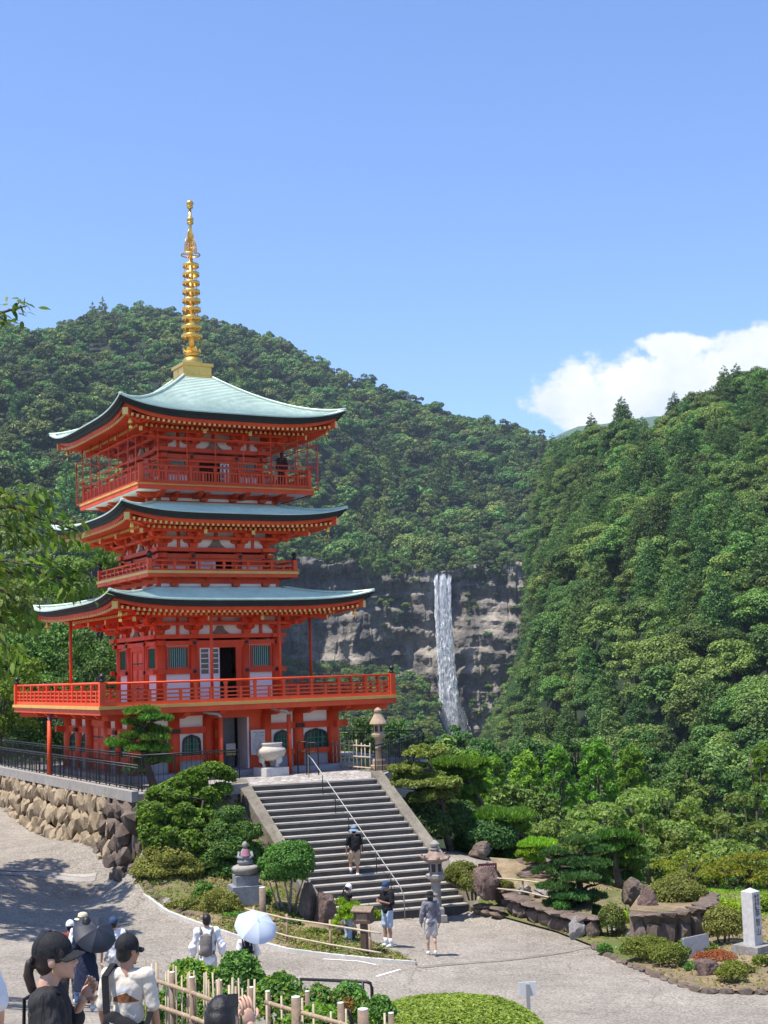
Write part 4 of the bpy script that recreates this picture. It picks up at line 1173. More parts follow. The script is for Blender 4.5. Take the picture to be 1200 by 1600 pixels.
HC = [far_cedar('cedar_tree', R_, H, n, 5.5, .58, M['leaf_cedar'], 200+i) for i, (R_, H, n) in enumerate(((4.6, 19, 36), (4.2, 17, 32), (5.2, 20, 40)))]
MT = [far_broad('far_tree', R_, H, n, 3.2, .85, M['leaf_far'], 300+i) for i, (R_, H, n) in enumerate(((5.5, 11, 16), (4.6, 11.5, 14), (6.2, 11, 20)))]
MT.append(far_cedar('far_tree', 3.6, 17, 22, 2.4, .95, M['leaf_far'], 310))

class Stand:
    'scatter on a hillside: returns positions'
    @staticmethod
    def scatter(hill, pxr, tr, n, seed, rej=None, mind=6.5):
        rng = np.random.default_rng(seed); out = []; cell = {}
        A = rng.uniform(*pxr, n*6); Tt = rng.uniform(*tr, n*6)
        P = hill.pos(A, Tt)
        keep = rng.random(len(P)) < P[:, 1]/P[:, 1].max()         # even density on the ground
        for p, a, t, k in zip(P, A, Tt, keep):
            if not k or (rej and rej(a, t, p)): continue
            c = (int(p[0]//mind), int(p[1]//mind))
            ok = True
            for i in (-1, 0, 1):
                for j in (-1, 0, 1):
                    for q in cell.get((c[0]+i, c[1]+j), ()):
                        if (q[0]-p[0])**2+(q[1]-p[1])**2 < mind*mind: ok = False
            if not ok: continue
            cell.setdefault(c, []).append(p); out.append((p, a, t))
            if len(out) >= n: break
        return out
def gn_forest(name, pts, scales, rots, idx, sources, label=None):
    'one stuff object: geometry nodes put a source tree on every vertex'
    me = bpy.data.meshes.new(name); me.from_pydata([tuple(p) for p in pts], [], [])
    for nm, ty, arr in (('scl', 'FLOAT', scales), ('rot', 'FLOAT', rots)):
        a = me.attributes.new(nm, ty, 'POINT'); a.data.foreach_set('value', np.asarray(arr, np.float32))
    a = me.attributes.new('idx', 'INT', 'POINT'); a.data.foreach_set('value', np.asarray(idx, np.int32))
    o = tag(obj(name, me), kind='stuff')
    ng = bpy.data.node_groups.new(name, 'GeometryNodeTree')
    ng.interface.new_socket('Geometry', in_out='INPUT', socket_type='NodeSocketGeometry'); ng.interface.new_socket('Geometry', in_out='OUTPUT', socket_type='NodeSocketGeometry')
    gi, go = ng.nodes.new('NodeGroupInput'), ng.nodes.new('NodeGroupOutput')
    m2p = ng.nodes.new('GeometryNodeMeshToPoints'); ins = ng.nodes.new('GeometryNodeInstanceOnPoints'); jn = ng.nodes.new('GeometryNodeJoinGeometry')
    for s in reversed(sources):
        oi = ng.nodes.new('GeometryNodeObjectInfo'); oi.inputs['Object'].default_value = s; oi.inputs['As Instance'].default_value = True
        ng.links.new(oi.outputs['Geometry'], jn.inputs[0])
    def na(nm, ty):
        n = ng.nodes.new('GeometryNodeInputNamedAttribute'); n.data_type = ty; n.inputs['Name'].default_value = nm
        return [x for x in n.outputs if x.enabled and x.name == 'Attribute'][0]
    cx = ng.nodes.new('ShaderNodeCombineXYZ'); ng.links.new(na('rot', 'FLOAT'), cx.inputs['Z'])
    e2r = ng.nodes.new('FunctionNodeEulerToRotation'); ng.links.new(cx.outputs[0], e2r.inputs[0])
    ng.links.new(gi.outputs[0], m2p.inputs['Mesh']); ng.links.new(m2p.outputs[0], ins.inputs['Points']); ng.links.new(jn.outputs[0], ins.inputs['Instance'])
    ins.inputs['Pick Instance'].default_value = True
    ng.links.new(na('idx', 'INT'), ins.inputs['Instance Index']); ng.links.new(e2r.outputs[0], ins.inputs['Rotation']); ng.links.new(na('scl', 'FLOAT'), ins.inputs['Scale'])
    ng.links.new(ins.outputs[0], go.inputs[0])
    md = o.modifiers.new('forest', 'NODES'); md.node_group = ng
    return o

# right-hand hillside: the trees that show largest are things, the rest one mass
RH = Stand.scatter(right_hill, (690, 1420), (0.0, 1.04), 3000, 5, mind=6.3)
rng = np.random.default_rng(77)
RH.sort(key=lambda q: q[0][1])
vis = [q for q in RH if 690 < q[1] < 1270]
near, restp = vis[:290], vis[290:]+[q for q in RH if not (690 < q[1] < 1270)]
kinds = {'c': ('cedar_tree', 'dark pointed cedar standing in the forest of the right hillside', 'cedars on the right hillside'),
         'b': ('broadleaf_tree', 'round crowned broadleaf tree standing in the forest of the right hillside', 'broadleaf trees on the right hillside')}
def pick_kind(a, p):
    return 'c' if vnoise(np.array([p[0]/38.+9]), np.array([p[1]/55.+4]), 8)[0]+rng.uniform(-.3, .3) > .13 else 'b'
first = {}
for p, a, t in near:
    k = pick_kind(a, p); nm, lb, gr = kinds[k]; src = HC if k == 'c' else HB; v = rng.integers(len(src))
    o = bpy.data.objects.new(nm, src[v]); link(o); tag(o, lb, 'tree', gr)
    o.location = (p[0], p[1], p[2]-.6); o.rotation_euler = (0, 0, rng.uniform(0, 6.28)); s = rng.uniform(.8, 1.25); o.scale = (s*rng.uniform(.95, 1.2), s*rng.uniform(.95, 1.2), s)
    first.setdefault((k, v), o)
srcs = [first[('c', i)] for i in range(len(HC))]+[first[('b', i)] for i in range(len(HB))]
ks = [pick_kind(a, p) for p, a, t in restp]
gn_forest('hillside_forest', [q[0]-np.array([0, 0, .6]) for q in restp], rng.uniform(.8, 1.3, len(restp)), rng.uniform(0, 6.28, len(restp)), [rng.integers(0, 3) if k == 'c' else rng.integers(3, 7) for k in ks], srcs)
# mountain forest, cliff-foot forest, cliff bushes
MF = Stand.scatter(mountain, (-260, 1150), (0, 1.05), 7000, 9, mind=8.6)
srcs2 = []
for i, me in enumerate(MT):
    p = MF[i*7+3][0]; o = bpy.data.objects.new('far_tree', me); link(o); tag(o, 'small round tree within the far mountain forest', 'tree', 'trees of the mountain forest'); o.location = tuple(p); srcs2.append(o)
P = [q[0] for q in MF]; 
def mt_idx(p): return 3 if vnoise(np.array([p[0]/70.]), np.array([p[1]/90.]), 18)[0]+rng.uniform(-.3, .3) > .48 else int(rng.integers(0, 3))
gn_forest('mountain_forest', P, np.clip(rng.lognormal(.25, .32, len(P)), .6, 2.3), rng.uniform(0, 6.28, len(P)), [mt_idx(p) for p in P], srcs2)
TF = Stand.scatter(talus, (-150, 880), (0.1, 1.02), 1500, 13, mind=6.5, rej=lambda a, t, p: 676 < a < 752 and t > .80)
P = [q[0] for q in TF]
# bushes clinging to the ledges of the rock
cb = []
for _ in range(900):
    a = rng.uniform(430, 860); z = rng.uniform(-45, 82)
    g_ = fbm(np.array([a/30.]), np.array([z/22.]), 61)[0]
    edge = max(0, (a-735)/110.)+max(0, (z-66)/30.)+max(0, (-12-z)/30.)*(1 if a < 672 else .3)
    if g_+edge*.75 < .30 or 672 < a < 722: continue
    d = float(cliff_depth(np.array([a]), np.array([z]))[0])-.5; cb.append(((a-600)/F*d, d, z))
for a in np.arange(440, 850, 2.6):
    if 681 < a < 708: continue
    tz = float(np.interp(a, [330, 480, 530, 600, 680, 760, 850], [84, 92, 90, 84, 81, 83, 82]))+rng.uniform(-13, 2); d = float(cliff_depth(np.array([a]), np.array([min(tz, 80)]))[0])+rng.uniform(-2, 4); cb.append(((a-600)/F*d, d, tz-2))
n1 = len(P); P = P+[np.array(q) for q in cb]
gn_forest('gorge_forest', P, np.concatenate([rng.uniform(.55, 1.0, n1), rng.uniform(.2, .62, len(cb))]), rng.uniform(0, 6.28, len(P)), [int(rng.integers(0, 3)) for p in P], srcs2)
# ================================================================== GARDEN, WALLS, TERRACE FITTINGS
import bmesh
def hull_mesh(name, seed, size, mat, n=20, sq=1.0, bevel=0.0):
    'an angular stone: convex hull of points on a squarish ellipsoid'
    rng = np.random.default_rng(seed); d = rng.normal(0, 1, (n, 3)); d /= (np.abs(d)**2.6).sum(1, keepdims=True)**(1/2.6)
    d *= rng.uniform(.82, 1.0, (n, 1)); bm = bmesh.new()
    for p in d: bm.verts.new((p[0]*size[0]/2, p[1]*size[1]/2, p[2]*size[2]/2))
    bmesh.ops.convex_hull(bm, input=bm.verts[:])
    for v in [v for v in bm.verts if not v.link_faces]: bm.verts.remove(v)
    me = bpy.data.meshes.new(name); bm.to_mesh(me); bm.free(); me.materials.append(mat); return me
def rock_mesh(name, seed, size, mat, rough=.20, sub=4):
    'a boulder: subdivided sphere pushed about by noise and cut by planes'
    rng = np.random.default_rng(seed); bm = bmesh.new(); bmesh.ops.create_icosphere(bm, subdivisions=sub, radius=1)
    P = np.array([v.co for v in bm.verts]); 
    for k in range(14):
        nrm = unit(rng.normal(0, 1, (1, 3)))[0]; c = rng.uniform(.52, .84); s = P@nrm; ex = np.maximum(s-c, 0); P -= ex[:, None]*nrm*.85
    P *= 1+rough*fbm(P[:, 0]*2.2+P[:, 2]*1.3+9, P[:, 1]*2.2-P[:, 2]*1.7+5, seed % 50, 4)[:, None]
    P *= 1+.10*fbm(P[:, 0]*6+3, P[:, 1]*6+P[:, 2]*6, seed % 40+3, 3)[:, None]; P *= np.array(size)/2
    for v, p in zip(bm.verts, P): v.co = p
    me = bpy.data.meshes.new(name); bm.to_mesh(me); bm.free(); me.materials.append(mat)
    return me
M['wallstone'] = rocky('tawny_wall_stone', [(.28, (.16, .12, .075)), (.5, (.33, .255, .165)), (.72, (.48, .39, .27))], 1.3, .8, .9, .06)
M['brownstone'] = rocky('dark_brown_stone', [(.3, (.085, .065, .052)), (.55, (.17, .13, .105)), (.75, (.27, .215, .175))], 1.5, .8, .9, .06, ((.13, .11, .05), .62))
M['redstone'] = rocky('reddish_lava_stone', [(.3, (.085, .058, .050)), (.5, (.19, .13, .11)), (.75, (.34, .26, .22))], 3.2, 1.0, .95, .08, ((.20, .19, .15), .60))
M['greystone'] = rocky('lichen_grey_stone', [(.3, (.17, .16, .15)), (.6, (.32, .30, .28)), (.8, (.45, .43, .39))], 2.5, .6, .9, .03)
M['lantern'] = rocky('lantern_granite', [(.3, (.20, .19, .175)), (.6, (.34, .32, .29)), (.8, (.44, .41, .37))], 5, .5, .9, .015, ((.14, .13, .07), .66))
M['lantern_roof'] = rocky('reddish_lantern_stone', [(.3, (.20, .14, .115)), (.6, (.32, .235, .195)), (.8, (.42, .33, .28))], 5, .5, .9, .015)
M['tan_stone'] = rocky('tan_lantern_stone', [(.3, (.30, .22, .155)), (.7, (.47, .36, .26))], 4, .3, .9, .015)
M['granite'] = rocky('pale_granite', [(.3, (.44, .43, .41)), (.7, (.62, .61, .58))], 9, .15, .8, .006, ((.20, .19, .17), .74))
M['slate'] = rocky('blue_grey_slab', [(.3, (.17, .18, .195)), (.7, (.28, .29, .31))], 6, .15, .8, .006)
M['bamboo'] = plain('dry_bamboo', (.30, .215, .13), .55, .25, 7, .1)
M['bamboo_pale'] = plain('bleached_bamboo', (.42, .34, .235), .6, .2, 7, .1)
M['wood'] = plain('weathered_wood', (.20, .145, .10), .8, .35, 9, .3)
M['wood_dark'] = plain('dark_brown_wood', (.085, .05, .035), .7, .3, 9, .2)
M['post_top'] = plain('bleached_cut_end', (.62, .60, .56), .8, .1, 9)
M['steel'] = plain('brushed_handrail_steel', (.30, .29, .28), .5, .1, 5, .05, metal=.5)
M['maroon'] = plain('maroon_board', (.13, .03, .03), .5, .1, 5)
M['ink'] = plain('black_ink', (.02, .02, .02), .6, .05, 5)
M['paper'] = plain('printed_board', (.60, .60, .57), .6, .03, 5)
M['white_line'] = plain('white_road_paint', (.72, .72, .70), .7, .1, 4)

# ---------------------------------------------------------------- retaining wall of big rough stones
RW = thing('retaining_wall', 'dry stone retaining wall of big tawny boulders below the black railing', 'stone wall', PL(-6, -9.85, 1.0))
def rw_local(p): return (p.x-RW.location.x, p.y-RW.location.y, p.z-RW.location.z)
m = MB()
for a, b in ((PL(-6.02, -9.85, 0), PL(-6.02, 13, 0)), (W0+(TL-W0).normalized()*.02, W0.lerp(TL, .7))):
    nrm = Vector((a.y-b.y, b.x-a.x, 0)).normalized()
    if nrm.y > 0: nrm = -nrm
    q = [a+nrm*.02, b+nrm*.02, b+nrm*.10, a+nrm*.10]; m.prism([(p.x-RW.location.x, p.y-RW.location.y) for p in q], -3.5-1+.0, 3.88-1.0, 'z')
m.build('earth_backing', M['brownstone'], RW)
stone_me = [hull_mesh('stone', 500+i, (1, 1, 1), M['wallstone'], 17) for i in range(12)]
dark_me = [hull_mesh('stone', 520+i, (1, 1, 1), M['brownstone'], 17) for i in range(8)]
rg = random.Random(5)
def lay_stones(a, b, nrm, top, cell, dark=lambda s: False, batter=.14, lean=1):
    L = (b-a).length; d = (b-a)/L; s = 0.0; cols = 0
    while s < L:
        w = cell*rg.uniform(.6, 1.3); p = a+d*(s+w/2); zb = gz(p.x+nrm.x*.6, p.y+nrm.y*.6)-.15
        z = top; row = 0
        while z > zb:
            h = cell*rg.uniform(.95, 1.55); z0 = z-h
            c = p+nrm*(.10+batter*(top-z+h/2))+d*(rg.uniform(-.12, .12)*w+(w*.5 if row % 2 else 0)); c.z = z-h/2
            me = rg.choice(dark_me if dark(s) else stone_me); o = obj('stone', me, RW)
            o.location = rw_local(c); o.scale = (w*1.32, rg.uniform(.6, .8)*cell*1.15, h*1.24)
            ang = math.atan2(d.y, d.x); tilt = rg.uniform(-.6, .1)*lean
            o.rotation_euler = Matrix.Rotation(ang, 3, 'Z').to_4x4().to_3x3().to_euler()
            o.rotation_euler = (Matrix.Rotation(ang, 3, 'Z') @ Matrix.Rotation(tilt, 3, 'Y') @ Matrix.Rotation(rg.choice((0, PI)), 3, 'X')).to_euler()
            z = z0+.02; row += 1
        s += w*.92
nl = -EXV
lay_stones(PL(-6, -9.85, 0), PL(-6, 12, 0), nl, 3.92, .55, dark=lambda s: s < 1.7+rg.uniform(-.6, 2.0))
dd = (TL-W0).normalized(); nf_ = Vector((dd.y, -dd.x, 0))
lay_stones(Vector((W0.x, W0.y, 0))-dd*.55, Vector((W0.x, W0.y, 0)).lerp(Vector((TL.x, TL.y, 0)), .8), nf_, 3.92, .72, dark=lambda s: True)
m = MB()
def slab(m, a, b, nrm, o0, o1, z0, z1):
    q = [a+nrm*o0, b+nrm*o0, b+nrm*o1, a+nrm*o1]; m.prism([(p.x-RW.location.x, p.y-RW.location.y) for p in q], z0-RW.location.z, z1-RW.location.z, 'z')
m = MB(); slab(m, PL(-6, -9.9, 0), PL(-6, 12, 0), nl, -.02, .22, 3.90, TZ+.10); slab(m, Vector((W0.x, W0.y, 0))+dd*.23, Vector((TL.x, TL.y, 0))-dd*.1, nf_, -.02, .2, 3.90, TZ+.09)
m.build('coping', M['concrete'], RW)

# black railings along the terrace edge
def railing_run(name, label, pts, ztop, zlow, post_z, bal=.22, mesh_fill=False, hand=True, r=.022):
    p0 = Vector(pts[0]); t = thing(name, label, 'railing', (p0.x, p0.y, post_z), group=None)
    L = lambda p, z: (p[0]-p0.x, p[1]-p0.y, z-post_z)
    for a, b in zip(pts, pts[1:]):
        a, b = Vector(a), Vector(b); Ln = (b-a).length
        m = MB(); m.tube([L(a, ztop), L(b, ztop)], r*1.25, 8); m.build('hand_rail', M['black'], t)
        m = MB(); m.tube([L(a, zlow), L(b, zlow)], r*.8, 6); m.build('lower_rail', M['black'], t)
        m = MB(); m.tube([L(a, post_z+.08), L(b, post_z+.08)], r*.7, 6); m.build('lower_rail', M['black'], t)
        n = max(1, round(Ln/1.15)); pm = None
        for i in range(n+1):
            p = a.lerp(b, i/n); m = MB()
            if pm is None: m.box(-.02, .02, -.02, .02, 0, ztop-post_z); pm = m.mesh('post', M['black'])
            obj('post', pm, t, L(p, post_z))
        m = MB(); nb = int(Ln/bal)
        for i in range(nb):
            p = a.lerp(b, (i+.5)/nb); m.beam(L(p, post_z+.08), L(p, zlow), .013, .013)
        o = m.build('balusters', M['black'], t); o['kind'] = 'stuff'
    return t
rp = [PL(-5.88, 10, 0), PL(-5.88, -9.6, 0)]
railing_run('black_railing', 'long black metal railing on the coping of the stone retaining wall', rp, 5.06, 4.98, TZ+.1, .13)
q1 = PL(-5.75, -9.2, 0); q2 = TL.lerp(W0, .12)+Vector((.1, .5, 0))
railing_run('black_railing', 'short black railing on the terrace above the leafy bush, ending beside the stairs', [PL(-5.6, 9.5, 0), PL(-5.55, -9.0, 0), Vector((q2.x, q2.y, 0))], 5.36, 5.28, TZ, .16)
e1, e2 = Vector((TR.x+.1, TR.y+.2, 0)), Vector((1.4, 60, 0))
railing_run('black_railing', 'black mesh railing sloping away to the right of the stone staircase head', [e1, e2], 5.28, 5.15, TZ, .10)
railing_run('black_railing', 'straight black railing at the back edge of the terrace behind the tan stone lantern', [Vector((1.35, 60.2, 0)), PL(4.6, 5.5, 0)], 5.35, 5.25, TZ, .12)

# hoops at the stair head, stair handrail
for i, px in enumerate((478, 492)):
    b = onz(px+6, 1209+i*2, TZ); t = tag(None or bpy.data.objects.new('metal_hoop', None), ('black arched metal hoop rail nearest the pagoda at the head of the stairs', 'black arched metal hoop rail at the head of the steel handrail')[i], 'hoop rail', 'hoop rails at the stair head'); link(t); t.location = b
    m = MB(); dx, dy = -.45, .12
    for h in (1.2, .85):
        pts = [(0, 0, 0 if h > 1 else h), (0, 0, h-.12), (dx*.15, dy*.15, h-.02), (dx*.3, dy*.3, h), (dx*.8, dy*.8, h), (dx*.95, dy*.95, h-.05), (dx, dy, h-.14), (dx, dy, 0 if h > 1 else h-.14)]
        m = MB(); m.tube(pts, .025 if h > 1 else .015, 7); m.build('hoop' if h > 1 else 'cross_bar', M['black'], t)
HR = thing('stair_handrail', 'slanting steel handrail down the middle of the stone staircase', 'handrail', BL.lerp(BR, .5))
def stp(s, f, dz=0): p = (BL.lerp(TL, f)).lerp(BR.lerp(TR, f), s); return Vector((p.x-HR.location.x, p.y-HR.location.y, p.z-HR.location.z+dz))
m = MB(); m.tube([stp(.5, 1.03, .0), stp(.5, 1.03, .80), stp(.5, .98, .84), stp(.5, .02, .84), stp(.5, -.02, .72), stp(.5, -.025, .0)], .016, 8); m.build('rail', M['steel'], HR)
for f in (.11, .26, .41, .56, .71, .86):
    m = MB(); m.tube([stp(.5, f, .0), stp(.5, f, .83)], .017, 6); m.build('post', M['black'], HR)

# incense burner, notice board, bits in the doorway
b = onz(424, 1212, TZ); IB = thing('incense_burner', 'pale stone incense burner on a square block before the pagoda door', 'incense burner', b, PYAW+.1)
m = MB(); m.cbox((0, 0, .16), (.98, .98, .32), 0, 0, .99); m.build('pedestal', M['granite'], IB)
m = MB(); m.lathe([(.22, .56), (.36, .62), (.52, .76), (.575, .90), (.55, 1.0), (.44, 1.08), (.41, 1.12), (.43, 1.15), (.45, 1.22), (.43, 1.24), (.38, 1.22), (.37, 1.1)], 28)
m.build('bowl', M['granite_pot'] if 'granite_pot' in M else rocky('cream_burner_stone', [(.3, (.40, .35, .28)), (.7, (.60, .55, .47))], 3, .2, .8, .01, ((.35, .22, .12), .68)), IB)
for k in range(3):
    a = k*2*PI/3-PI/2+.4; m = MB(); m.tube([(.34*math.cos(a), .34*math.sin(a), .72), (.38*math.cos(a), .38*math.sin(a), .55), (.27*math.cos(a), .27*math.sin(a), .42), (.30*math.cos(a), .30*math.sin(a), .32)], [.16, .12, .075, .10], 9); m.build('leg', M['granite'], IB)
NB = thing('notice_board', 'white notice board with black printed lines beside the open pagoda door', 'notice board', PL(.82, -4.32, GF), PYAW)
m = MB(); m.box(-.33, .33, -.03, .0, .50, 1.46); m.build('board', M['paper'], NB)
m = MB(); rz_ = random.Random(3)
for z, x0, x1, hh in ((1.36, -.24, .22, .05), (1.29, -.12, .16, .045), (1.22, -.18, .22, .045), (1.09, -.24, .2, .045), (1.02, -.24, .14, .04), (.90, -.25, .26, .04), (.82, -.25, .26, .04), (.74, -.22, .1, .03)):
    x = x0
    while x < x1:
        w = rz_.uniform(.03, .06)
        for _ in range(3):
            a_ = x+rz_.uniform(0, w*.6); c_ = z+rz_.uniform(-hh/2, hh/2)
            if rz_.random() < .5: m.box(a_, a_+w*.5, -.034, -.031, c_, c_+.009)
            else: m.box(a_, a_+.009, -.034, -.031, z-hh/2, z+hh/2)
        x += w+.012
for z in (1.16, .96): m.box(-.27, .27, -.034, -.031, z, z+.006)
m.build('lettering', M['ink'], NB)
t = thing('yellow_notice', 'yellow and white notice stand inside the dark pagoda doorway', 'notice stand', PL(-.05, -3.6, GF), PYAW)
m = MB(); m.box(-.2, .2, -.02, .0, .5, .95); m.build('panel', M['paper'], t)
m = MB(); m.box(-.19, .19, -.026, -.021, .52, .72); m.build('panel', plain('yellow_print', (.62, .52, .10), .6), t)
for x in (-.17, .17): m = MB(); m.tube([(x, 0, 0), (x, 0, .55)], .015, 6); m.build('leg', M['black'], t)

# bamboo lattice fence and little lawn beside it, on the terrace
BF = thing('bamboo_fence', 'low open bamboo fence on the terrace beside the stair head', 'bamboo fence', onz(498, 1197, TZ))
fa, fb_ = onz(496, 1198, TZ), onz(580, 1206, TZ)
pm = {}
for i in range(14):
    p = fa.lerp(fb_, (i+.3)/13.6)-BF.location; h = 1.08+rg.uniform(-.08, .12)
    m = MB(); m.tube([(0, 0, -.1), (rg.uniform(-.03, .03), 0, h)], .022, 6); o = m.build('cane', M['bamboo_pale'], BF); o.location = p+Vector((0, .03, 0))
for z in (.16, .56, .98):
    a, b = fa-BF.location, fb_-BF.location; m = MB(); m.tube([(a.x, a.y, z+.02), ((a.x+b.x)/2, (a.y+b.y)/2, z-.03), (b.x, b.y, z-.02)], .03, 7); m.build('rail', M['bamboo_pale'], BF)
m = MB(); gp_ = [onz(x, y, TZ) for x, y in ((498, 1196), (581, 1203), (578, 1186), (512, 1186))]
m.prism([(p.x, p.y) for p in gp_], TZ-.04, TZ+.03, 'z'); tag(m.build('grass_patch', M['lawn']), kind='structure')

# ---------------------------------------------------------------- stone lanterns
def lantern(name, label, pos, H, mats, rz=0, style='curl'):
    t = thing(name, label, 'stone lantern', pos, rz, 'stone lanterns'); k = H/2.6; a, r_ = mats
    def hexa(rads, nm, mt, n=6):
        m = MB(); m.lathe([(r*k, z*k) for r, z in rads], n, smooth=False); return m.build(nm, mt, t)
    hexa([(.40, 0), (.40, .2), (.36, .22)], 'base', a, 4 if style == 'curl' else 8)
    hexa([(.30, .22), (.30, .40), (.25, .47)], 'base', a, 4 if style == 'curl' else 8)
    hexa([(.17, .45), (.16, .8), (.175, .86), (.16, .92), (.155, 1.22), (.18, 1.27)], 'shaft', a, 14)
    hexa([(.17, 1.27), (.33, 1.40), (.34, 1.50), (.27, 1.53)], 'platform', a)
    fb = hexa([(.235, 1.53), (.235, 1.92)], 'fire_box', a)
    for q in range(6):
        m = MB(); an = q*PI/3+PI/6+PI/6; ca, sa = math.cos(an), math.sin(an); d = .206*k
        w, z0, z1 = .07*k, 1.60*k, 1.86*k
        m.add([(ca*d-sa*w, sa*d+ca*w, z0), (ca*d+sa*w, sa*d-ca*w, z0), (ca*d+sa*w, sa*d-ca*w, z1), (ca*d-sa*w, sa*d+ca*w, z1),
               (ca*(d-.03)-sa*w, sa*(d-.03)+ca*w, z0), (ca*(d-.03)+sa*w, sa*(d-.03)-ca*w, z0), (ca*(d-.03)+sa*w, sa*(d-.03)-ca*w, z1), (ca*(d-.03)-sa*w, sa*(d-.03)+ca*w, z1)],
              [(0, 1, 2, 3), (7, 6, 5, 4), (0, 4, 5, 1), (1, 5, 6, 2), (2, 6, 7, 3), (3, 7, 4, 0)]); m.build('window', M['interior'], fb)
    rf = hexa([(.27, 1.91), (.42, 1.96), (.44, 2.02), (.34, 2.10), (.24, 2.2), (.15, 2.28)] if style == 'curl' else [(.27, 1.91), (.38, 1.93), (.36, 1.99), (.24, 2.2), (.17, 2.33)], 'roof', r_, 6 if style == 'curl' else 14)
    if style == 'curl':
        for q in range(6):
            an = q*PI/3+PI/6; m = MB(); m.tube([(.34*k*math.cos(an), .34*k*math.sin(an), 2.06*k), (.45*k*math.cos(an), .45*k*math.sin(an), 2.02*k), (.49*k*math.cos(an), .49*k*math.sin(an), 2.09*k), (.45*k*math.cos(an), .45*k*math.sin(an), 2.16*k)], [.07*k, .06*k, .055*k, .03*k], 7); m.build('roof_curl', r_, rf)
    hexa([(.10, 2.27), (.17, 2.31), (.17, 2.35), (.10, 2.37), (.16, 2.43), (.165, 2.5), (.10, 2.57), (.02, 2.62)], 'jewel', a if style == 'curl' else r_, 14)
    return t
lantern('stone_lantern', 'tall weathered stone lantern with curled reddish roof at the stair foot', gp(683, 1440), 2.5, (M['lantern'], M['lantern_roof']), .2)
lantern('stone_lantern', 'slim tan stone lantern with bell shaped cap on the pagoda terrace', onz(593, 1203, TZ), 2.38, (M['tan_stone'], M['tan_stone']), .1, 'bell')

# ---------------------------------------------------------------- plants
def plant(name, label, cat, pos, blobs, L, W, dens, mat, seed=0, group=None, stem=None, low=-.45, jit=.5, inner=.72, bark='bark', lump=0.0, second=None, nlimb=6, part='foliage'):
    t = thing(name, label, cat, pos, 0, group)
    bl = blobs
    if lump:
        rng_ = np.random.default_rng(seed); bl = []
        for b in blobs:
            bl.append((b[0], b[1], b[2], b[3]*.90, b[4]*.90, b[5]*.90))
            for _ in range(int(lump)):
                d = unit(rng_.normal(0, 1, (1, 3)))[0]
                if d[2] < -.2: d[2] = -d[2]
                r = rng_.uniform(.22, .36); bl.append((b[0]+d[0]*b[3]*.74, b[1]+d[1]*b[4]*.74, b[2]+d[2]*b[5]*.74, b[3]*r, b[4]*r, b[5]*r))
    o = obj(part, leaf_mesh(part, bl, dens, L, W, mat, seed, low, jit, inner), t); o['kind'] = 'thing'
    if second:                                                  # a scatter of leaves of another colour in the same plant
        m2, d2 = second; obj(part, leaf_mesh(part, [tuple(b[:3])+tuple(x*1.02 for x in b[3:]) for b in bl], d2, L, W, m2, seed+1, low, jit, .85), t)
    if stem:
        m = MB(); rq = random.Random(seed)
        for s in stem:
            (x0, y0), (x1, y1, z1), r = s
            m.tube([(x0, y0, -.1), ((x0+x1)/2+rq.uniform(-.05, .05), (y0+y1)/2, z1*.5), (x1, y1, z1)], [r, r*.8, r*.45], 6)
        bs = [b for b in blobs]
        for b in rq.sample(bs, min(nlimb, len(bs))):
            s = rq.choice(stem)[1]; m.tube([s, ((s[0]+b[0])/2, (s[1]+b[1])/2, (s[2]+b[2])/2+.05), (b[0], b[1], b[2])], [s_r*.6 if (s_r := stem[0][2]) else .02, stem[0][2]*.4, stem[0][2]*.15], 5)
        m.build('trunk', M[bark], t)
    return t
def ball(name, label, px, py, d, w_px, h_px, mat, L=.075, W=.05, dens=900, seed=0, group=None, lump=10, cat='bush', **kw):
    'a clipped shrub: bottom centre at photo pixel (px, py), distance d; size in photo pixels'
    p = at(px, py, d); p.z = gz(p.x, p.y) if abs(gz(p.x, p.y)-p.z) < .6 else p.z
    rx, h = w_px/ppm(d)/2, h_px/ppm(d)
    return plant(name, label, cat, p, [(0, 0, h*.52, rx, rx*.85, h*.54)], L, W, dens, M[mat], seed, group, [((.0, .0), (0, 0, h*.5), .04), ((.1, .05), (rx*.4, 0, h*.5), .03), ((-.1, 0), (-rx*.4, .1, h*.5), .03)], lump=lump, nlimb=1, **kw)
def needles(name, pads, dens, L, W, mat, seed, up=.75):
    rng_ = np.random.default_rng(seed); P, Nn = blob_points(pads, dens, rng_, -.25, .55)
    n = len(P); T = unit(Nn*.7+np.array([0, 0, up])+rng_.normal(0, .45, (n, 3))); B = unit(np.cross(T, rng_.normal(0, 1, (n, 3))))
    s = rng_.uniform(.7, 1.3, (n, 1)); V = np.stack([P-T*L*s*.4, P-B*W*s*.5, P+T*L*s*.6, P+B*W*s*.5], 1).reshape(-1, 3)
    rv = np.clip(rng_.beta(2, 2.2, n), 0, 1)
    return np_mesh(name, V, np.arange(4*n).reshape(n, 4), mat, {'rnd': np.repeat(rv, 4)})
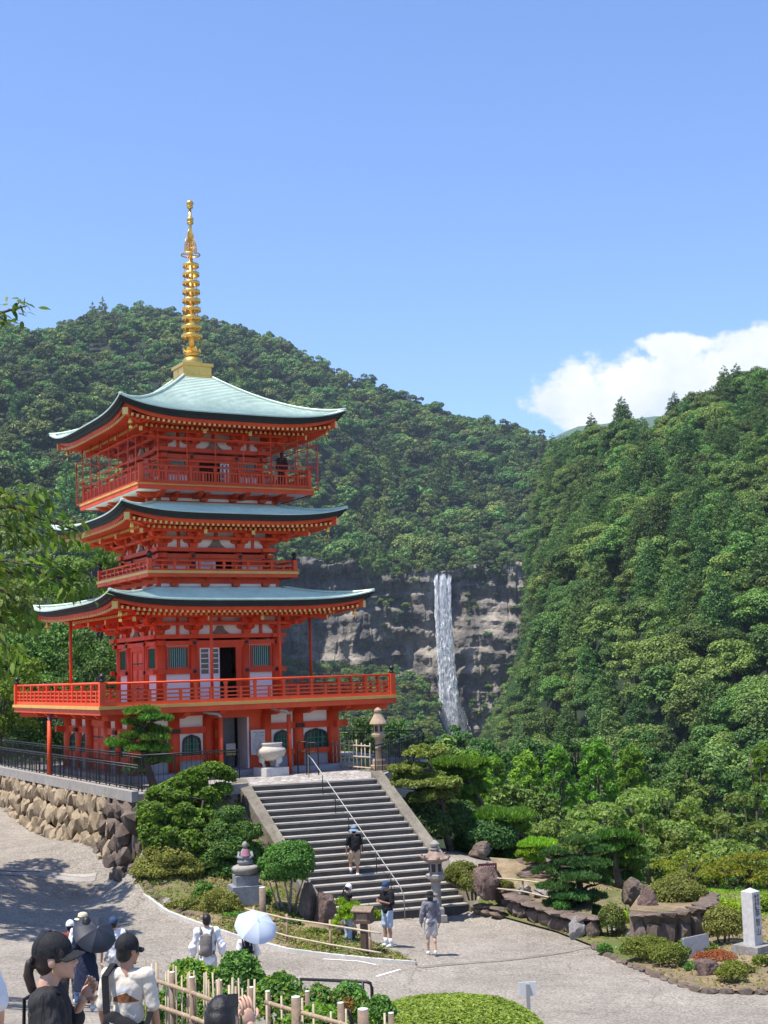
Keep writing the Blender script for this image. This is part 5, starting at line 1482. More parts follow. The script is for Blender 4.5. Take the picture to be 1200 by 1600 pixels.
def pine(label, pos, pads, mat, L=.17, W=.05, dens=420, seed=0, trunk_r=.13, group='cloud pruned pines', leafy=False, name='pine_tree', fat=1.0):
    'cloud-pruned tree: pads (x, y, z, rx, ry, rz) on a bent trunk, each pad broken into tufts'
    t = thing(name, label, 'tree', pos, 0, group); rq = np.random.default_rng(seed); pads = [(p[0], p[1], p[2], p[3]*fat, p[4]*fat, p[5]*fat) for p in pads]
    for p in pads:
        sub = []
        for _ in range(int(10+p[3]*9)):
            a, q = rq.uniform(0, 6.28), math.sqrt(rq.uniform(0, 1)); k = rq.uniform(.20, .36)
            sub.append((p[0]+math.cos(a)*q*p[3]*.82, p[1]+math.sin(a)*q*p[4]*.82, p[2]+p[5]*(.45*(1-q*q)+rq.uniform(-.2, .2)), p[3]*k, p[4]*k, max(.1, p[5]*.45)))
        if leafy: obj('foliage_pad', leaf_mesh('foliage_pad', sub, dens, L, W, mat, int(rq.integers(1e6)), -.3, .5, .6), t)
        else: obj('foliage_pad', needles('foliage_pad', sub, dens, L, W, mat, int(rq.integers(1e6))), t)
    m = MB(); zt = max(p[2] for p in pads); top = max(pads, key=lambda p: p[2]); rr = random.Random(seed); pts = []
    for i in range(7):
        f = i/6; pts.append((top[0]*f+math.sin(f*5+seed)*.12*zt*.4*(1-f), top[1]*f+math.cos(f*4+seed)*.08*zt*.4*(1-f), zt*f-.1))
    m.tube(pts, [trunk_r*(1.15-.95*i/6) for i in range(7)], 8)
    for p in pads:
        k = min(range(7), key=lambda i: abs(pts[i][2]-(p[2]-.25*zt*.3)))
        s = Vector(pts[k]); e = Vector((p[0], p[1], p[2]-p[5]*.4)); m.tube([s, s.lerp(e, .5)+Vector((0, 0, .08)), e], [trunk_r*.5, trunk_r*.33, trunk_r*.15], 5)
        for q in range(4):
            a = q*1.6+rr.random(); e2 = Vector((p[0]+math.cos(a)*p[3]*.7, p[1]+math.sin(a)*p[4]*.7, p[2])); m.tube([e, e2], [trunk_r*.18, trunk_r*.06], 4)
    m.build('trunk', M['bark'], t)
    return t
def padpx(base, d0, items):
    'pads given as (px, py, half width px, half height px, extra depth) -> local pads'
    out = []
    for px, py, w, h, dd_ in items:
        p = at(px, py, d0+dd_); k = ppm(d0+dd_); out.append((p.x-base.x, p.y-base.y, p.z-base.z, w/k, w/k*.9, h/k))
    return out

M['bank_leaf'] = leafmat('bank_shrub_foliage', (.05, .10, .018), (.20, .30, .055), .35, third=(.30, .38, .09))
M['padleaf'] = leafmat('pale_pad_foliage', (.07, .11, .02), (.26, .31, .06), .3, third=(.36, .38, .10))
# pine behind the terrace railing, left of the door
b = PL(-4.7, -7.6, TZ)
pine('bright green cloud pruned pine on the terrace behind the black railing', b, padpx(b, b.y, [(222, 1113, 30, 9, 0), (241, 1124, 27, 7, -.3), (214, 1130, 24, 7, .2), (232, 1143, 30, 9, .2), (208, 1152, 26, 10, 0), (243, 1155, 26, 9, -.2), (222, 1170, 36, 10, 0), (247, 1172, 22, 9, .3), (182, 1163, 22, 9, .5), (238, 1190, 30, 10, .3), (215, 1205, 24, 8, .3)]), M['pine'], .2, .05, 420, 2, .14)
# pines right of the stairs
b = Vector((2.2, 51.0, gz(2.2, 51.0)))
pine('pale leaved cloud pruned tree beside the head of the stairs', b, padpx(b, 51, [(668, 1177, 28, 12, 0), (640, 1200, 30, 9, 0), (655, 1213, 32, 10, .5), (650, 1228, 40, 12, -.4), (690, 1228, 30, 14, -.3), (672, 1246, 34, 12, -.5), (702, 1243, 20, 12, .2), (632, 1222, 22, 8, .3), (640, 1262, 34, 14, .8), (690, 1268, 30, 12, 1)]), M['padleaf'], .13, .085, 640, 4, .13, leafy=True, name='pruned_tree', fat=1.22)
b = Vector((4.6, 54.5, gz(4.6, 54.5)))
pine('dark pine with bright top pad behind the pale pruned tree', b, padpx(b, 54.5, [(722, 1196, 34, 12, 0), (735, 1212, 26, 14, .4), (712, 1215, 34, 12, .6), (730, 1236, 32, 14, .6), (715, 1255, 34, 14, .6)]), M['pine'], .26, .06, 560, 5, .15, fat=1.25)
b = Vector((6.6, 52.0, gz(6.6, 52)))
pine('wide spreading pine with a flat bright pad right of the stairs', b, padpx(b, 52, [(752, 1280, 32, 11, 0), (785, 1277, 40, 11, -.3), (770, 1292, 46, 12, .2), (800, 1300, 24, 14, .2), (760, 1315, 40, 18, .8), (795, 1325, 32, 18, .8), (740, 1330, 30, 16, 1.0), (775, 1345, 36, 14, 1.0)]), M['pine'], .26, .06, 520, 6, .15, fat=1.25)
b = at(905, 1442, 43); b.z = gz(b.x, b.y)+.3
pine('dark cloud pruned pine above the low stone garden wall', b, padpx(b, 43, [(905, 1316, 32, 11, .5), (868, 1334, 26, 9, .2), (934, 1330, 24, 10, .4), (890, 1348, 38, 10, .2), (855, 1362, 26, 9, 0), (925, 1352, 28, 11, 0), (905, 1370, 42, 11, -.2), (868, 1386, 30, 10, -.3), (930, 1378, 26, 13, 0), (890, 1402, 36, 11, -.4), (925, 1404, 26, 13, -.2), (872, 1413, 26, 11, -.2), (900, 1425, 30, 14, 0), (930, 1428, 22, 12, 0)]), M['pine_dark'], .13, .045, 620, 7, .14)
b = at(965, 1395, 47); b.z = gz(b.x, b.y)+.2
pine('bushy pine with bright green top behind the dark cloud pruned pine', b, padpx(b, 47, [(960, 1307, 36, 9, 0), (985, 1316, 26, 12, .3), (950, 1325, 34, 11, .2), (982, 1335, 32, 13, .4), (955, 1348, 34, 14, .5), (990, 1355, 24, 13, .5), (965, 1367, 32, 13, .6), (985, 1375, 24, 10, .4)]), M['pine'], .18, .05, 420, 8, .13)
b = at(838, 1362, 46.5); b.z = gz(b.x, b.y)
pine('small dome shaped lime green pine left of the dark cloud pruned pine', b, padpx(b, 46.5, [(838, 1320, 30, 12, 0), (820, 1336, 14, 7, -.2), (850, 1333, 20, 8, .1), (836, 1345, 16, 8, 0)]), M['lime'], .14, .05, 620, 9, .07)

for i, (px, py, d, w, h, lb) in enumerate(((668, 1335, 50.5, 80, 70, 'dark shrub beneath the pale pruned tree beside the stairs'), (715, 1345, 52, 80, 80, 'dark shrub under the wide spreading pine'), (770, 1362, 51, 90, 60, 'low dark shrub in front of the wide spreading pine'))):
    p = at(px, py, d); p.z = gz(p.x, p.y); k = ppm(d); plant('shrub', lb, 'shrub', p, [(0, 0, h/k*.5, w/k/2, w/k/2.4, h/k*.5)], .13, .08, 330, M['leaf_dark'], 810+i, 'dark shrubs under the pines', None, lump=12)
# shrubs left of the stairs
SH = 'shrubs on the bank left of the stairs'
def bankbush(label, px, py, d, blobs_px, mat, L, W, dens, seed, stem_r=.05, name='shrub', cat='shrub', **kw):
    b = at(px, py, d); b.z = gz(b.x, b.y); bl = []
    for x, y, w, h, dd_ in blobs_px:
        p = at(x, y, d+dd_); k = ppm(d+dd_); bl.append((p.x-b.x, p.y-b.y, p.z-b.z, w/k, w/k*.85, h/k))
    top = max(q[2] for q in bl); rq = np.random.default_rng(seed); fine = []
    for q in bl:
        fine.append((q[0], q[1], q[2], q[3]*.80, q[4]*.80, q[5]*.80))
        for _ in range(14):
            v = unit(rq.normal(0, 1, (1, 3)))[0]*rq.uniform(.55, 1.0); r = rq.uniform(.22, .40); fine.append((q[0]+v[0]*q[3]*.85, q[1]+v[1]*q[4]*.85, max(.08, q[2]+v[2]*q[5]*.85), q[3]*r, q[4]*r, q[5]*r))
    kw.pop('lump', None); bl = fine; dens *= .8
    return plant(name, label, cat, b, bl, L, W, dens, M[mat], seed, kw.pop('group', SH), [((0, 0), (bl[0][0]*.5, bl[0][1]*.5, top*.7), stem_r), ((.2, .1), (bl[-1][0]*.6, bl[-1][1]*.6, top*.5), stem_r*.8), ((-.2, .1), (bl[len(bl)//2][0]*.6, bl[len(bl)//2][1]*.6, top*.5), stem_r*.8)], **kw)
bankbush('large leafy light green shrub reaching up over the short black railing', 305, 1375, 45.6, [(330, 1203, 28, 16, 1.8), (300, 1216, 30, 18, 1.4), (352, 1211, 22, 13, 2.2), (268, 1238, 36, 22, .8), (312, 1246, 36, 22, 1.4), (345, 1235, 20, 16, 1.8), (238, 1272, 30, 24, -.2), (285, 1280, 38, 26, .4), (325, 1283, 28, 22, .9), (250, 1310, 34, 24, -.4), (292, 1318, 36, 26, -.1), (232, 1295, 20, 22, -.5)], 'bank_leaf', .13, .085, 330, 21, .06, lump=6, second=(M['lime'], 80))
bankbush('dense dark green conical shrub below the stair cheek wall', 355, 1392, 45.5, [(358, 1275, 26, 20, .3), (340, 1300, 26, 22, 0), (378, 1300, 26, 24, .2), (355, 1325, 44, 26, 0), (330, 1345, 26, 22, -.2), (385, 1335, 24, 26, .3), (360, 1360, 38, 20, 0), (340, 1372, 28, 14, 0)], 'leaf_dark', .10, .06, 560, 22, .07, lump=6, second=(M['olive'], 90))
bankbush('twiggy yellow green azalea beside the dark wall stones', 262, 1405, 44.8, [(262, 1338, 42, 24, .2), (238, 1358, 36, 28, 0), (290, 1360, 36, 28, .2), (255, 1380, 44, 24, 0), (222, 1388, 22, 20, -.2), (285, 1392, 26, 18, -.2)], 'azalea', .09, .05, 480, 23, .03, lump=5)
bankbush('rounded brownish azalea in front of the stone statue pedestal', 347, 1442, 42, [(345, 1412, 36, 28, 0), (326, 1422, 22, 20, 0), (364, 1422, 22, 20, 0)], 'azalea', .07, .04, 560, 24, .03, lump=6)
bankbush('small bright green bush behind the rounded brownish azalea', 315, 1408, 43, [(318, 1390, 18, 16, 0), (308, 1400, 12, 10, 0)], 'boxwood', .08, .05, 560, 25, .03, lump=4)
bankbush('low dry tuft of shrub at the kerb below the wall stones', 285, 1428, 42.6, [(285, 1415, 20, 12, 0), (270, 1418, 14, 10, 0)], 'azalea', .07, .04, 420, 26, .02, lump=4)
bankbush('dark green shrub beside the stair cheek wall, behind the clipped round tree', 425, 1375, 46, [(405, 1330, 14, 16, .2), (425, 1335, 16, 18, 0), (412, 1352, 20, 18, 0), (432, 1358, 18, 14, 0), (400, 1300, 12, 14, .6)], 'leaf_dark', .10, .06, 460, 27, .04, lump=4, second=(M['boxwood'], 60))
bankbush('brown green low shrub on the bank between the pale kerb and the conical shrub', 310, 1432, 42.4, [(306, 1412, 24, 18, 0), (292, 1420, 16, 12, 0)], 'azalea', .07, .04, 520, 28, .02)
bankbush('low green shrub at the foot of the statue pedestal', 362, 1450, 41.4, [(372, 1442, 20, 12, 0), (358, 1446, 14, 9, 0)], 'boxwood', .07, .045, 560, 29, .02)
bankbush('green shrub filling the bank left of the clipped round tree', 412, 1432, 43.2, [(408, 1412, 16, 20, 0), (418, 1425, 14, 14, 0)], 'boxwood', .08, .05, 520, 32, .03)
bankbush('low dark shrub beneath the stems of the clipped round tree', 450, 1456, 41.2, [(438, 1446, 18, 9, 0), (462, 1448, 18, 9, 0)], 'leaf_dark', .07, .045, 560, 33, .02)
bankbush('low shrub at the foot of the reddish rock behind the bamboo rail', 500, 1466, 40.4, [(495, 1458, 20, 9, 0), (520, 1462, 16, 8, 0)], 'olive', .07, .04, 520, 34, .02)
# clipped round tree on bare stems
b = at(452, 1440, 42.3); b.z = gz(b.x, b.y); k = ppm(42.3)
plant('round_tree', 'clipped round green tree on bare stems beside the reddish rock', 'tree', b, [(0, 0, 76/k, 45/k, 42/k, 36/k), (-.1, 0, 62/k, 40/k, 38/k, 26/k)], .075, .055, 900, M['boxwood'], 30, None, [((0, 0), (.1, 0, 1.0), .05), ((.12, .08), (.45, .1, 1.0), .045), ((-.12, .05), (-.4, .1, 1.0), .045), ((.05, -.08), (-.1, -.2, 1.0), .035), ((-.2, -.1), (-.55, -.1, .95), .035), ((.22, -.05), (.6, -.1, .95), .035)], lump=14, nlimb=2, bark='pale_bark')
# low pine branch by the box
b = at(556, 1475, 39.6); b.z = gz(b.x, b.y)
pine('small low yellow green pine beside the wooden post box', b, padpx(b, 39.6, [(545, 1420, 24, 8, 0), (570, 1425, 22, 9, .1), (555, 1432, 28, 7, -.1), (585, 1432, 14, 7, 0), (537, 1412, 13, 6, .1), (522, 1446, 8, 6, 0)]), M['lime'], .13, .04, 560, 31, .05)

M_TUFT = 'small low plants in the right-hand garden'
for i, (px, py, d, w, h, mt, lb) in enumerate(((985, 1492, 38.6, 34, 24, 'boxwood', 'small green clump left of the low clipped azaleas'), (945, 1496, 39.0, 26, 18, 'boxwood', 'little green clump at the kerb below the brown shrub'), (1030, 1450, 40.2, 22, 16, 'lime', 'little bright fern in front of the dark terrace wall'),
        (1072, 1480, 38.6, 26, 20, 'boxwood', 'small green clump at the foot of the terrace wall beside the slab'), (1165, 1528, 34.8, 28, 18, 'azalea', 'small dry clump right of the small olive azalea'), (1190, 1515, 35.6, 30, 20, 'olive', 'low olive clump in front of the stone pillar base'),
        (790, 1418, 45.2, 30, 18, 'azalea', 'dry low clump on the garden path edge beside the rail'), (880, 1448, 42.2, 30, 22, 'boxwood', 'green clump under the dark cloud pruned pine at the wall'), (1000, 1400, 43.6, 34, 24, 'boxwood', 'green clump between the squarish boulder and the bushy pine'), (1125, 1465, 40.4, 34, 26, 'olive', 'olive clump behind the slab at the end of the terrace wall'),
        (975, 1425, 42.6, 30, 22, 'lime', 'bright low clump left of the squarish boulder'), (815, 1352, 47.8, 40, 20, 'boxwood', 'green clump behind the long flat stone slab'), (1085, 1522, 35.6, 34, 16, 'boxwood', 'mossy low clump left of the reddish grey boulder'))):
    p = at(px, py, d); p.z = max(gz(p.x, p.y), p.z-.5) if abs(gz(p.x, p.y)-p.z) > .9 else gz(p.x, p.y)+(.5 if 'path' in lb or 'under the dark' in lb else 0); k = ppm(d)
    plant('low_plant', lb, 'plant', p, [(0, 0, h/k*.45, w/k/2, w/k/2.2, h/k*.5)], .08, .04, 800, M[mt], 860+i, M_TUFT, None, lump=7, jit=.7)
# shrubs in the right-hand garden
RG = 'clipped azaleas in the right-hand garden'
ball('azalea_bush', 'rounded yellow green azalea against the stair cheek wall', 722, 1372, 46.8, 62, 46, 'olive', .07, .045, 900, 40, RG)
ball('azalea_bush', 'small brownish azalea at the foot of the stairs beside the lava rock', 738, 1402, 45.2, 46, 36, 'azalea', .07, .045, 800, 41, RG)
ball('azalea_bush', 'big domed brownish azalea on top of the dark stone terrace', 1055, 1424, 41.5, 108, 76, 'azalea', .07, .042, 1000, 42, RG, lump=16)
ball('azalea_bush', 'low clipped olive green azalea along the kerb, left of the pair', 1012, 1500, 37.4, 76, 40, 'olive', .055, .04, 1100, 43, RG)
ball('azalea_bush', 'low clipped bright olive azalea along the kerb, beside the grey slab', 1046, 1512, 36.3, 66, 38, 'olive', .055, .04, 1100, 44, RG)
ball('azalea_bush', 'small round olive azalea beside the reddish boulder near the kerb corner', 1145, 1545, 33.8, 52, 34, 'olive', .055, .04, 1000, 45, RG)
ball('azalea_bush', 'loose pale azalea behind the grey stone slab', 1132, 1488, 38.6, 66, 60, 'azalea', .07, .045, 700, 46, RG)
ball('azalea_bush', 'dark brown shrub growing at the end of the low stone wall', 958, 1474, 41.0, 46, 48, 'azalea', .065, .04, 800, 47, RG, second=(M['leaf_dark'], 300))
ball('groundcover_plant', 'rust red ground cover between the grey slab and the pillar', 1118, 1510, 36.6, 72, 16, 'rust', .05, .03, 800, 48, None, lump=6, cat='ground cover')
ball('azalea_bush', 'low green clump at the foot of the stone pillar', 1108, 1500, 37.2, 34, 22, 'olive', .055, .035, 800, 49, RG)
ball('leafy_plant', 'bright yellow green leafy clump left of the stone pillar', 1135, 1442, 42.8, 90, 24, 'lime', .12, .07, 500, 50, None, cat='plant')
ball('leafy_plant', 'bright yellow green leafy clump right of the stone pillar', 1215, 1450, 42.8, 60, 34, 'lime', .12, .07, 500, 51, None, cat='plant')
# lawn and soil
patch('lawn', [(p.x, p.y) for p in (at(1075, 1425, 42.5), at(1300, 1440, 42.0), at(1300, 1400, 52), at(1060, 1402, 52))], .05, M['lawn'], .8)
kb = [(745, 1428, 45.6), (800, 1441, 43.9), (870, 1460, 41.9), (925, 1482, 39.9), (965, 1503, 38.1), (1020, 1530, 35.4), (1060, 1545, 33.9), (1095, 1553, 32.9), (1150, 1551, 32.9), (1230, 1548, 32.9)]
KB = [at(*q) for q in kb]; KB = [Vector((p.x, p.y, gz(p.x, p.y))) for p in KB]
back = [Vector((20, 38, 0)), Vector((20, 46, 0)), Vector((8, 49, 0)), Vector((4, 50, 0)), Vector((BR.x+.4, BR.y+.5, 0))]
patch('garden_bed', [(p.x, p.y) for p in KB+back], .07, M['soil'], .5, .05, 3)
bank = [(0, 0)]
lk = [(193, 1384, 46.0), (232, 1412, 43.4), (262, 1428, 42.3), (300, 1446, 41.0), (335, 1460, 40.0), (400, 1478, 38.9), (450, 1490, 38.2), (520, 1500, 37.6), (600, 1508, 37.1), (650, 1511, 36.9)]
LK = [at(*q) for q in lk]; LK = [Vector((p.x, p.y, gz(p.x, p.y))) for p in LK]
rgt = [at(588, 1478, 39.2), at(560, 1452, 41.0), at(522, 1430, 44.2)]
patch('garden_bank', [(p.x, p.y) for p in LK+[Vector((p.x, p.y, 0)) for p in rgt]]+[(BL.x-.45, BL.y+.1), (TL.x-.5, TL.y-.1), (W0.x+.2, W0.y-.1)], .06, M['soil'], .5, .05, 4)

# kerbs: single stones set along the beds
def kerb(name, label, line, step, size, mat, seed, z=.02, jit=.12):
    t = thing(name, label, 'kerb', line[0]); rq = random.Random(seed); mes = [hull_mesh('stone', seed*10+i, (1, 1, 1), mat, 22) for i in range(4)]
    for a, b in zip(line, line[1:]):
        n = max(1, round((b-a).length/step)); ang = math.atan2(b.y-a.y, b.x-a.x)
        for i in range(n):
            p = a.lerp(b, (i+.5)/n); o = obj('stone', rq.choice(mes), t, (p.x-line[0].x, p.y-line[0].y, gz(p.x, p.y)+z-line[0].z), ang+rq.uniform(-jit, jit)+rq.choice((0, PI)))
            L_ = (b-a).length/n; o.scale = (L_*rq.uniform(.95, 1.12), size[0]*rq.uniform(.8, 1.2), size[1]*rq.uniform(.75, 1.3))
    return t
kerb('stone_kerb', 'kerb of small dark stones along the right-hand garden bed', KB[3:], .46, (.26, .24), M['brownstone'], 71)
kerb('stone_kerb', 'line of small rough stones below the bank left of the stairs', [p+Vector((0, .45, 0)) for p in LK[:5]], .36, (.28, .26), M['brownstone'], 72)
t = thing('pale_kerb', 'long pale curving kerb strip between road and planted bank', 'kerb', LK[0])
m = MB()
for a, b in zip(LK, LK[1:]): m.beam(a-LK[0]+Vector((0, 0, .03)), b-LK[0]+Vector((0, 0, .03)), .10, .14)
m.build('strip', M['concrete_pale'] if 'concrete_pale' in M else rocky('pale_kerb_concrete', [(.3, (.42, .40, .37)), (.7, (.60, .58, .54))], 2, .2, .9, .01), t)

# low walls of flat stones in the right-hand garden
def stone_wall(name, label, line, height, sz, mat, seed, cap=None, lift=0.0):
    'line of ground points; courses of stones, flat cap stones on top'
    t = thing(name, label, 'stone wall', line[0]); rq = random.Random(seed); mes = [hull_mesh('stone', seed*10+i, (1, 1, 1), mat, 24) for i in range(5)]
    for a, b in zip(line, line[1:]):
        L_ = (b-a).length; ang = math.atan2(b.y-a.y, b.x-a.x); s = 0
        while s < L_:
            w = sz*rq.uniform(.7, 1.25); f = min(1, (s+w/2)/L_); p = a.lerp(b, f); zb = gz(p.x, p.y)+lift
            o = obj('stone', rq.choice(mes), t, (p.x-line[0].x, p.y-line[0].y, zb+height*.36-line[0].z), ang+rq.choice((0, PI))+rq.uniform(-.1, .1)); o.scale = (w*1.15, .5, height*.95)
            if cap:
                o = obj('cap_stone', rq.choice(mes), t, (p.x-line[0].x, p.y-line[0].y, zb+height*.9-line[0].z), ang+rq.choice((0, PI))+rq.uniform(-.08, .08)); o.scale = (w*1.3, cap, .2)
            s += w*.95
    return t
stone_wall('garden_wall', 'low dark stone wall with flat cap stones below the right-hand garden path', [KB[0]+Vector((.7, .25, 0)), KB[1]+Vector((.25, .3, 0)), KB[2]+Vector((.1, .25, 0)), at(905, 1462, 41.3), at(925, 1466, 41.2)], .62, .62, M['brownstone'], 81, .85)
stone_wall('garden_wall', 'short lower row of stones at the foot of the stair cheek wall', [KB[0]+Vector((0, -.1, 0)), KB[0].lerp(KB[1], .75)], .28, .55, M['brownstone'], 82, .5)
stone_wall('garden_wall', 'dark stone terrace wall under the big domed azalea', [at(985, 1468, 39.9), at(1030, 1476, 39.4), at(1075, 1474, 39.5), at(1108, 1462, 40.3), at(1112, 1446, 41.6)], .95, .6, M['brownstone'], 83, .7)
def rock(label, px, py, d, w, h, mat, seed, name='rock', depth=.8, sink=.12, rz=0, group='garden rocks'):
    p = at(px, py, d); g_ = gz(p.x, p.y)
    if abs(g_-p.z) < .35: p.z = g_
    k = ppm(d); o = obj(name, rock_mesh(name, seed, (w/k, w/k*depth, h/k*1.2), M[mat])); tag(o, label, 'rock', group); o.location = (p.x, p.y, p.z+h/k*.5-sink*h/k); o.rotation_euler = (0, 0, rz); return o
def bedpad(poly_px, d, z, label):  # raised soil behind a wall
    pass
# raised ground behind the terrace wall
hp = [at(985, 1468, 39.9), at(1030, 1476, 39.4), at(1075, 1474, 39.5), at(1108, 1462, 40.3), at(1112, 1446, 41.6), Vector((9.4, 42.6, 0)), Vector((7.4, 42.8, 0))]
m = MB(); zt = gz(8.5, 40)+.86; m.prism([(p.x, p.y) for p in hp], zt-1.3, zt, 'z'); tag(m.build('raised_bed', M['soil']), kind='structure')
hp2 = [KB[0]+Vector((.9, .35, 0)), KB[1]+Vector((.3, .4, 0)), KB[2]+Vector((.1, .4, 0)), at(925, 1466, 41.2), Vector((6.2, 44.5, 0)), Vector((4.6, 47.6, 0)), Vector((3.2, 47.8, 0))]
zf_ = lambda x, y: gz(x, y)+.55
patch('garden_path', [(p.x, p.y) for p in hp2], .56, M['soil'], .4, .04, 6)
rock('reddish pointed lava rock behind the maroon sign', 762, 1398, 45.0, 44, 56, 'redstone', 91)
rock('dark upright boulder with smooth top, left of the big domed azalea', 1012, 1440, 40.6, 34, 52, 'redstone', 92)
rock('narrow upright stone in front of the dark smooth boulder', 1012, 1464, 39.8, 18, 36, 'redstone', 93)
rock('squarish boulder in shade behind the dark smooth boulder', 992, 1412, 43.0, 42, 40, 'brownstone', 94)
rock('reddish grey boulder near the kerb corner, left of the small azalea', 1106, 1536, 34.6, 42, 36, 'redstone', 95)
rock('pale rough boulder at the end of the low garden wall', 902, 1468, 41.0, 26, 38, 'greystone', 96)
rock('dark block stone between the pale boulder and the brown shrub', 925, 1470, 40.9, 24, 30, 'brownstone', 97)
rock('flat grey stone at the end of the dark terrace wall', 966, 1440, 41.6, 36, 16, 'greystone', 98)
rock('pale flat stone lying under the dark smooth boulder', 985, 1450, 41.0, 28, 14, 'greystone', 99)
rock('small brown stone in front of the terrace wall, above the slab', 1068, 1466, 38.9, 26, 18, 'redstone', 100)
rock('flat stone step lying above the bamboo rail', 832, 1372, 46.2, 62, 14, 'redstone', 101)
rock('pale rough stone below the bamboo rail', 850, 1404, 44.2, 40, 20, 'greystone', 102)
rock('pale stone lying beside the bamboo rail post', 818, 1396, 44.6, 26, 14, 'greystone', 103)
rock('long flat stone slab on the upper garden step', 836, 1352, 47.6, 70, 14, 'redstone', 104)
rock('dark rock in the shade beneath the wide spreading pine', 752, 1340, 50, 40, 30, 'brownstone', 105)
rock('dark rock in the deep shade beside the stair cheek wall', 690, 1310, 52, 40, 34, 'brownstone', 106)
# left bank rocks
LR = 'rocks on the left bank'
rock('tall reddish lava rock right of the clipped round tree', 508, 1450, 42.0, 36, 62, 'redstone', 110, group=LR, depth=.9)
rock('tall dark rock behind the stems of the clipped round tree', 482, 1448, 42.2, 32, 60, 'brownstone', 111, group=LR)
rock('dark low rock under the small yellow green pine', 540, 1462, 40.6, 34, 30, 'brownstone', 112, group=LR)
rock('dark rounded rock below the conical shrub', 316, 1420, 43.6, 52, 28, 'brownstone', 113, group=LR)
rock('dark rough rock among the shrubs left of the statue', 306, 1392, 45, 32, 34, 'brownstone', 114, group=LR)
rock('reddish rock behind the statue beside the cheek wall', 413, 1380, 46.2, 26, 60, 'redstone', 115, group=LR)
rock('small stone in the bed behind the parasol', 436, 1462, 40.0, 12, 12, 'redstone', 116, group=LR)
rock('pale stone at the kerb below the yellow green azalea', 262, 1416, 43.0, 18, 12, 'greystone', 117, group=LR)

# statue on its pedestal
b = at(385, 1447, 42.6); b.z = gz(b.x, b.y); SP = thing('statue_pedestal', 'blocky grey stone pedestal with a carved lotus drum', 'pedestal', b, .3); k = ppm(42.6)
m = MB(); m.cbox((0, 0, .28), (.95, .85, .56)); m.build('block', M['slate'], SP)
m = MB(); m.cbox((0, 0, .70), (.68, .62, .30)); m.build('block', M['slate'], SP)
m = MB(); m.lathe([(.30, .85), (.38, .95), (.42, 1.06), (.36, 1.12), (.30, 1.14)], 12); m.build('drum', M['lantern'], SP)
JS = thing('stone_statue', 'small seated stone statue wearing a faded pink bib', 'statue', (b.x, b.y, b.z+1.14), .25, None, .82)
m = MB(); m.sphere((0, 0, .12), (.30, .26, .16), 14, 8); m.tube([(0, 0, .1), (0, .02, .4), (0, .02, .58)], [.24, .2, .1], 12); m.tube([(-.2, .0, .46), (-.27, -.06, .3), (-.1, -.2, .24)], [.07, .065, .05], 8); m.tube([(.2, .0, .46), (.27, -.06, .3), (.1, -.2, .24)], [.07, .065, .05], 8)
m.build('torso', M['slate'], JS)
m = MB(); m.sphere((0, 0, .72), (.10, .11, .13), 14, 10); m.sphere((0, -.105, .71), (.018, .02, .03), 6, 5); m.sphere((-.1, 0, .72), (.02, .03, .05), 6, 5); m.sphere((.1, 0, .72), (.02, .03, .05), 6, 5); m.build('head', M['lantern'], JS)
M['pink'] = plain('faded_pink_cloth', (.30, .12, .17), .9, .2, 6, .2)
m = MB(); rows = []
for i in range(6):
    t_ = i/5; rows.append([(math.sin(a)*(.12+.07*t_), -.02-math.cos(a)*(.11+.13*t_), .58-.24*t_) for a in [j*.25-1.0 for j in range(9)]])
m.grid(rows); m.build('bib', M['pink'], JS)
# wooden pole behind the parasol
t = tag(bpy.data.objects.new('wooden_post', None), 'plain weathered round post beside the clipped round tree', 'post'); link(t); t.location = gp(411, 1447)
m = MB(); m.tube([(0, 0, -.2), (0, 0, 1.05)], .095, 10); m.build('shaft', M['wood'], t); m = MB(); m.tube([(0, 0, 1.05), (0, 0, 1.07)], .09, 10); m.build('cut_top', M['post_top'], t)

# low bamboo rail fences
def rail_fence(name, label, posts, tops, r=.03, rails=((.92, .92), (.38, .38)), over=.4, mat='bamboo_pale'):
    b = posts[0]; t = thing(name, label, 'fence', b)
    for p, h in zip(posts, tops):
        m = MB(); m.tube([(p.x-b.x, p.y-b.y, p.z-b.z-.15), (p.x-b.x, p.y-b.y, p.z-b.z+h)], r*1.15, 8); m.build('post', M['wood_pale'] if 'wood_pale' in M else M['bamboo'], t)
    for fr in rails:
        pts = [(p-b)+Vector((0, -.07, h*f)) for p, h, f in zip(posts, tops, fr if len(fr) == len(posts) else [fr[0]]*len(posts))]
        d = (Vector(pts[0])-Vector(pts[1])).normalized()*over; d2 = (Vector(pts[-1])-Vector(pts[-2])).normalized()*over
        m = MB(); m.tube([Vector(pts[0])+d]+pts+[Vector(pts[-1])+d2], r*.8, 8); m.build('rail', M[mat], t)
    return t
rail_fence('rail_fence', 'two railed bamboo fence round the bed at the stair foot', [gp(397, 1458), gp(449, 1476), gp(517, 1491), gp(579, 1501)], [.72, .80, .88, .86], over=.35, rails=((.86,), (.28,)))
rail_fence('rail_fence', 'short two railed bamboo fence above the low garden wall', [at(765, 1397, 45.0), at(818, 1404, 44.4), at(858, 1416, 43.6)], [.55, .6, .72], over=.25, rails=((.95,), (.38,)))

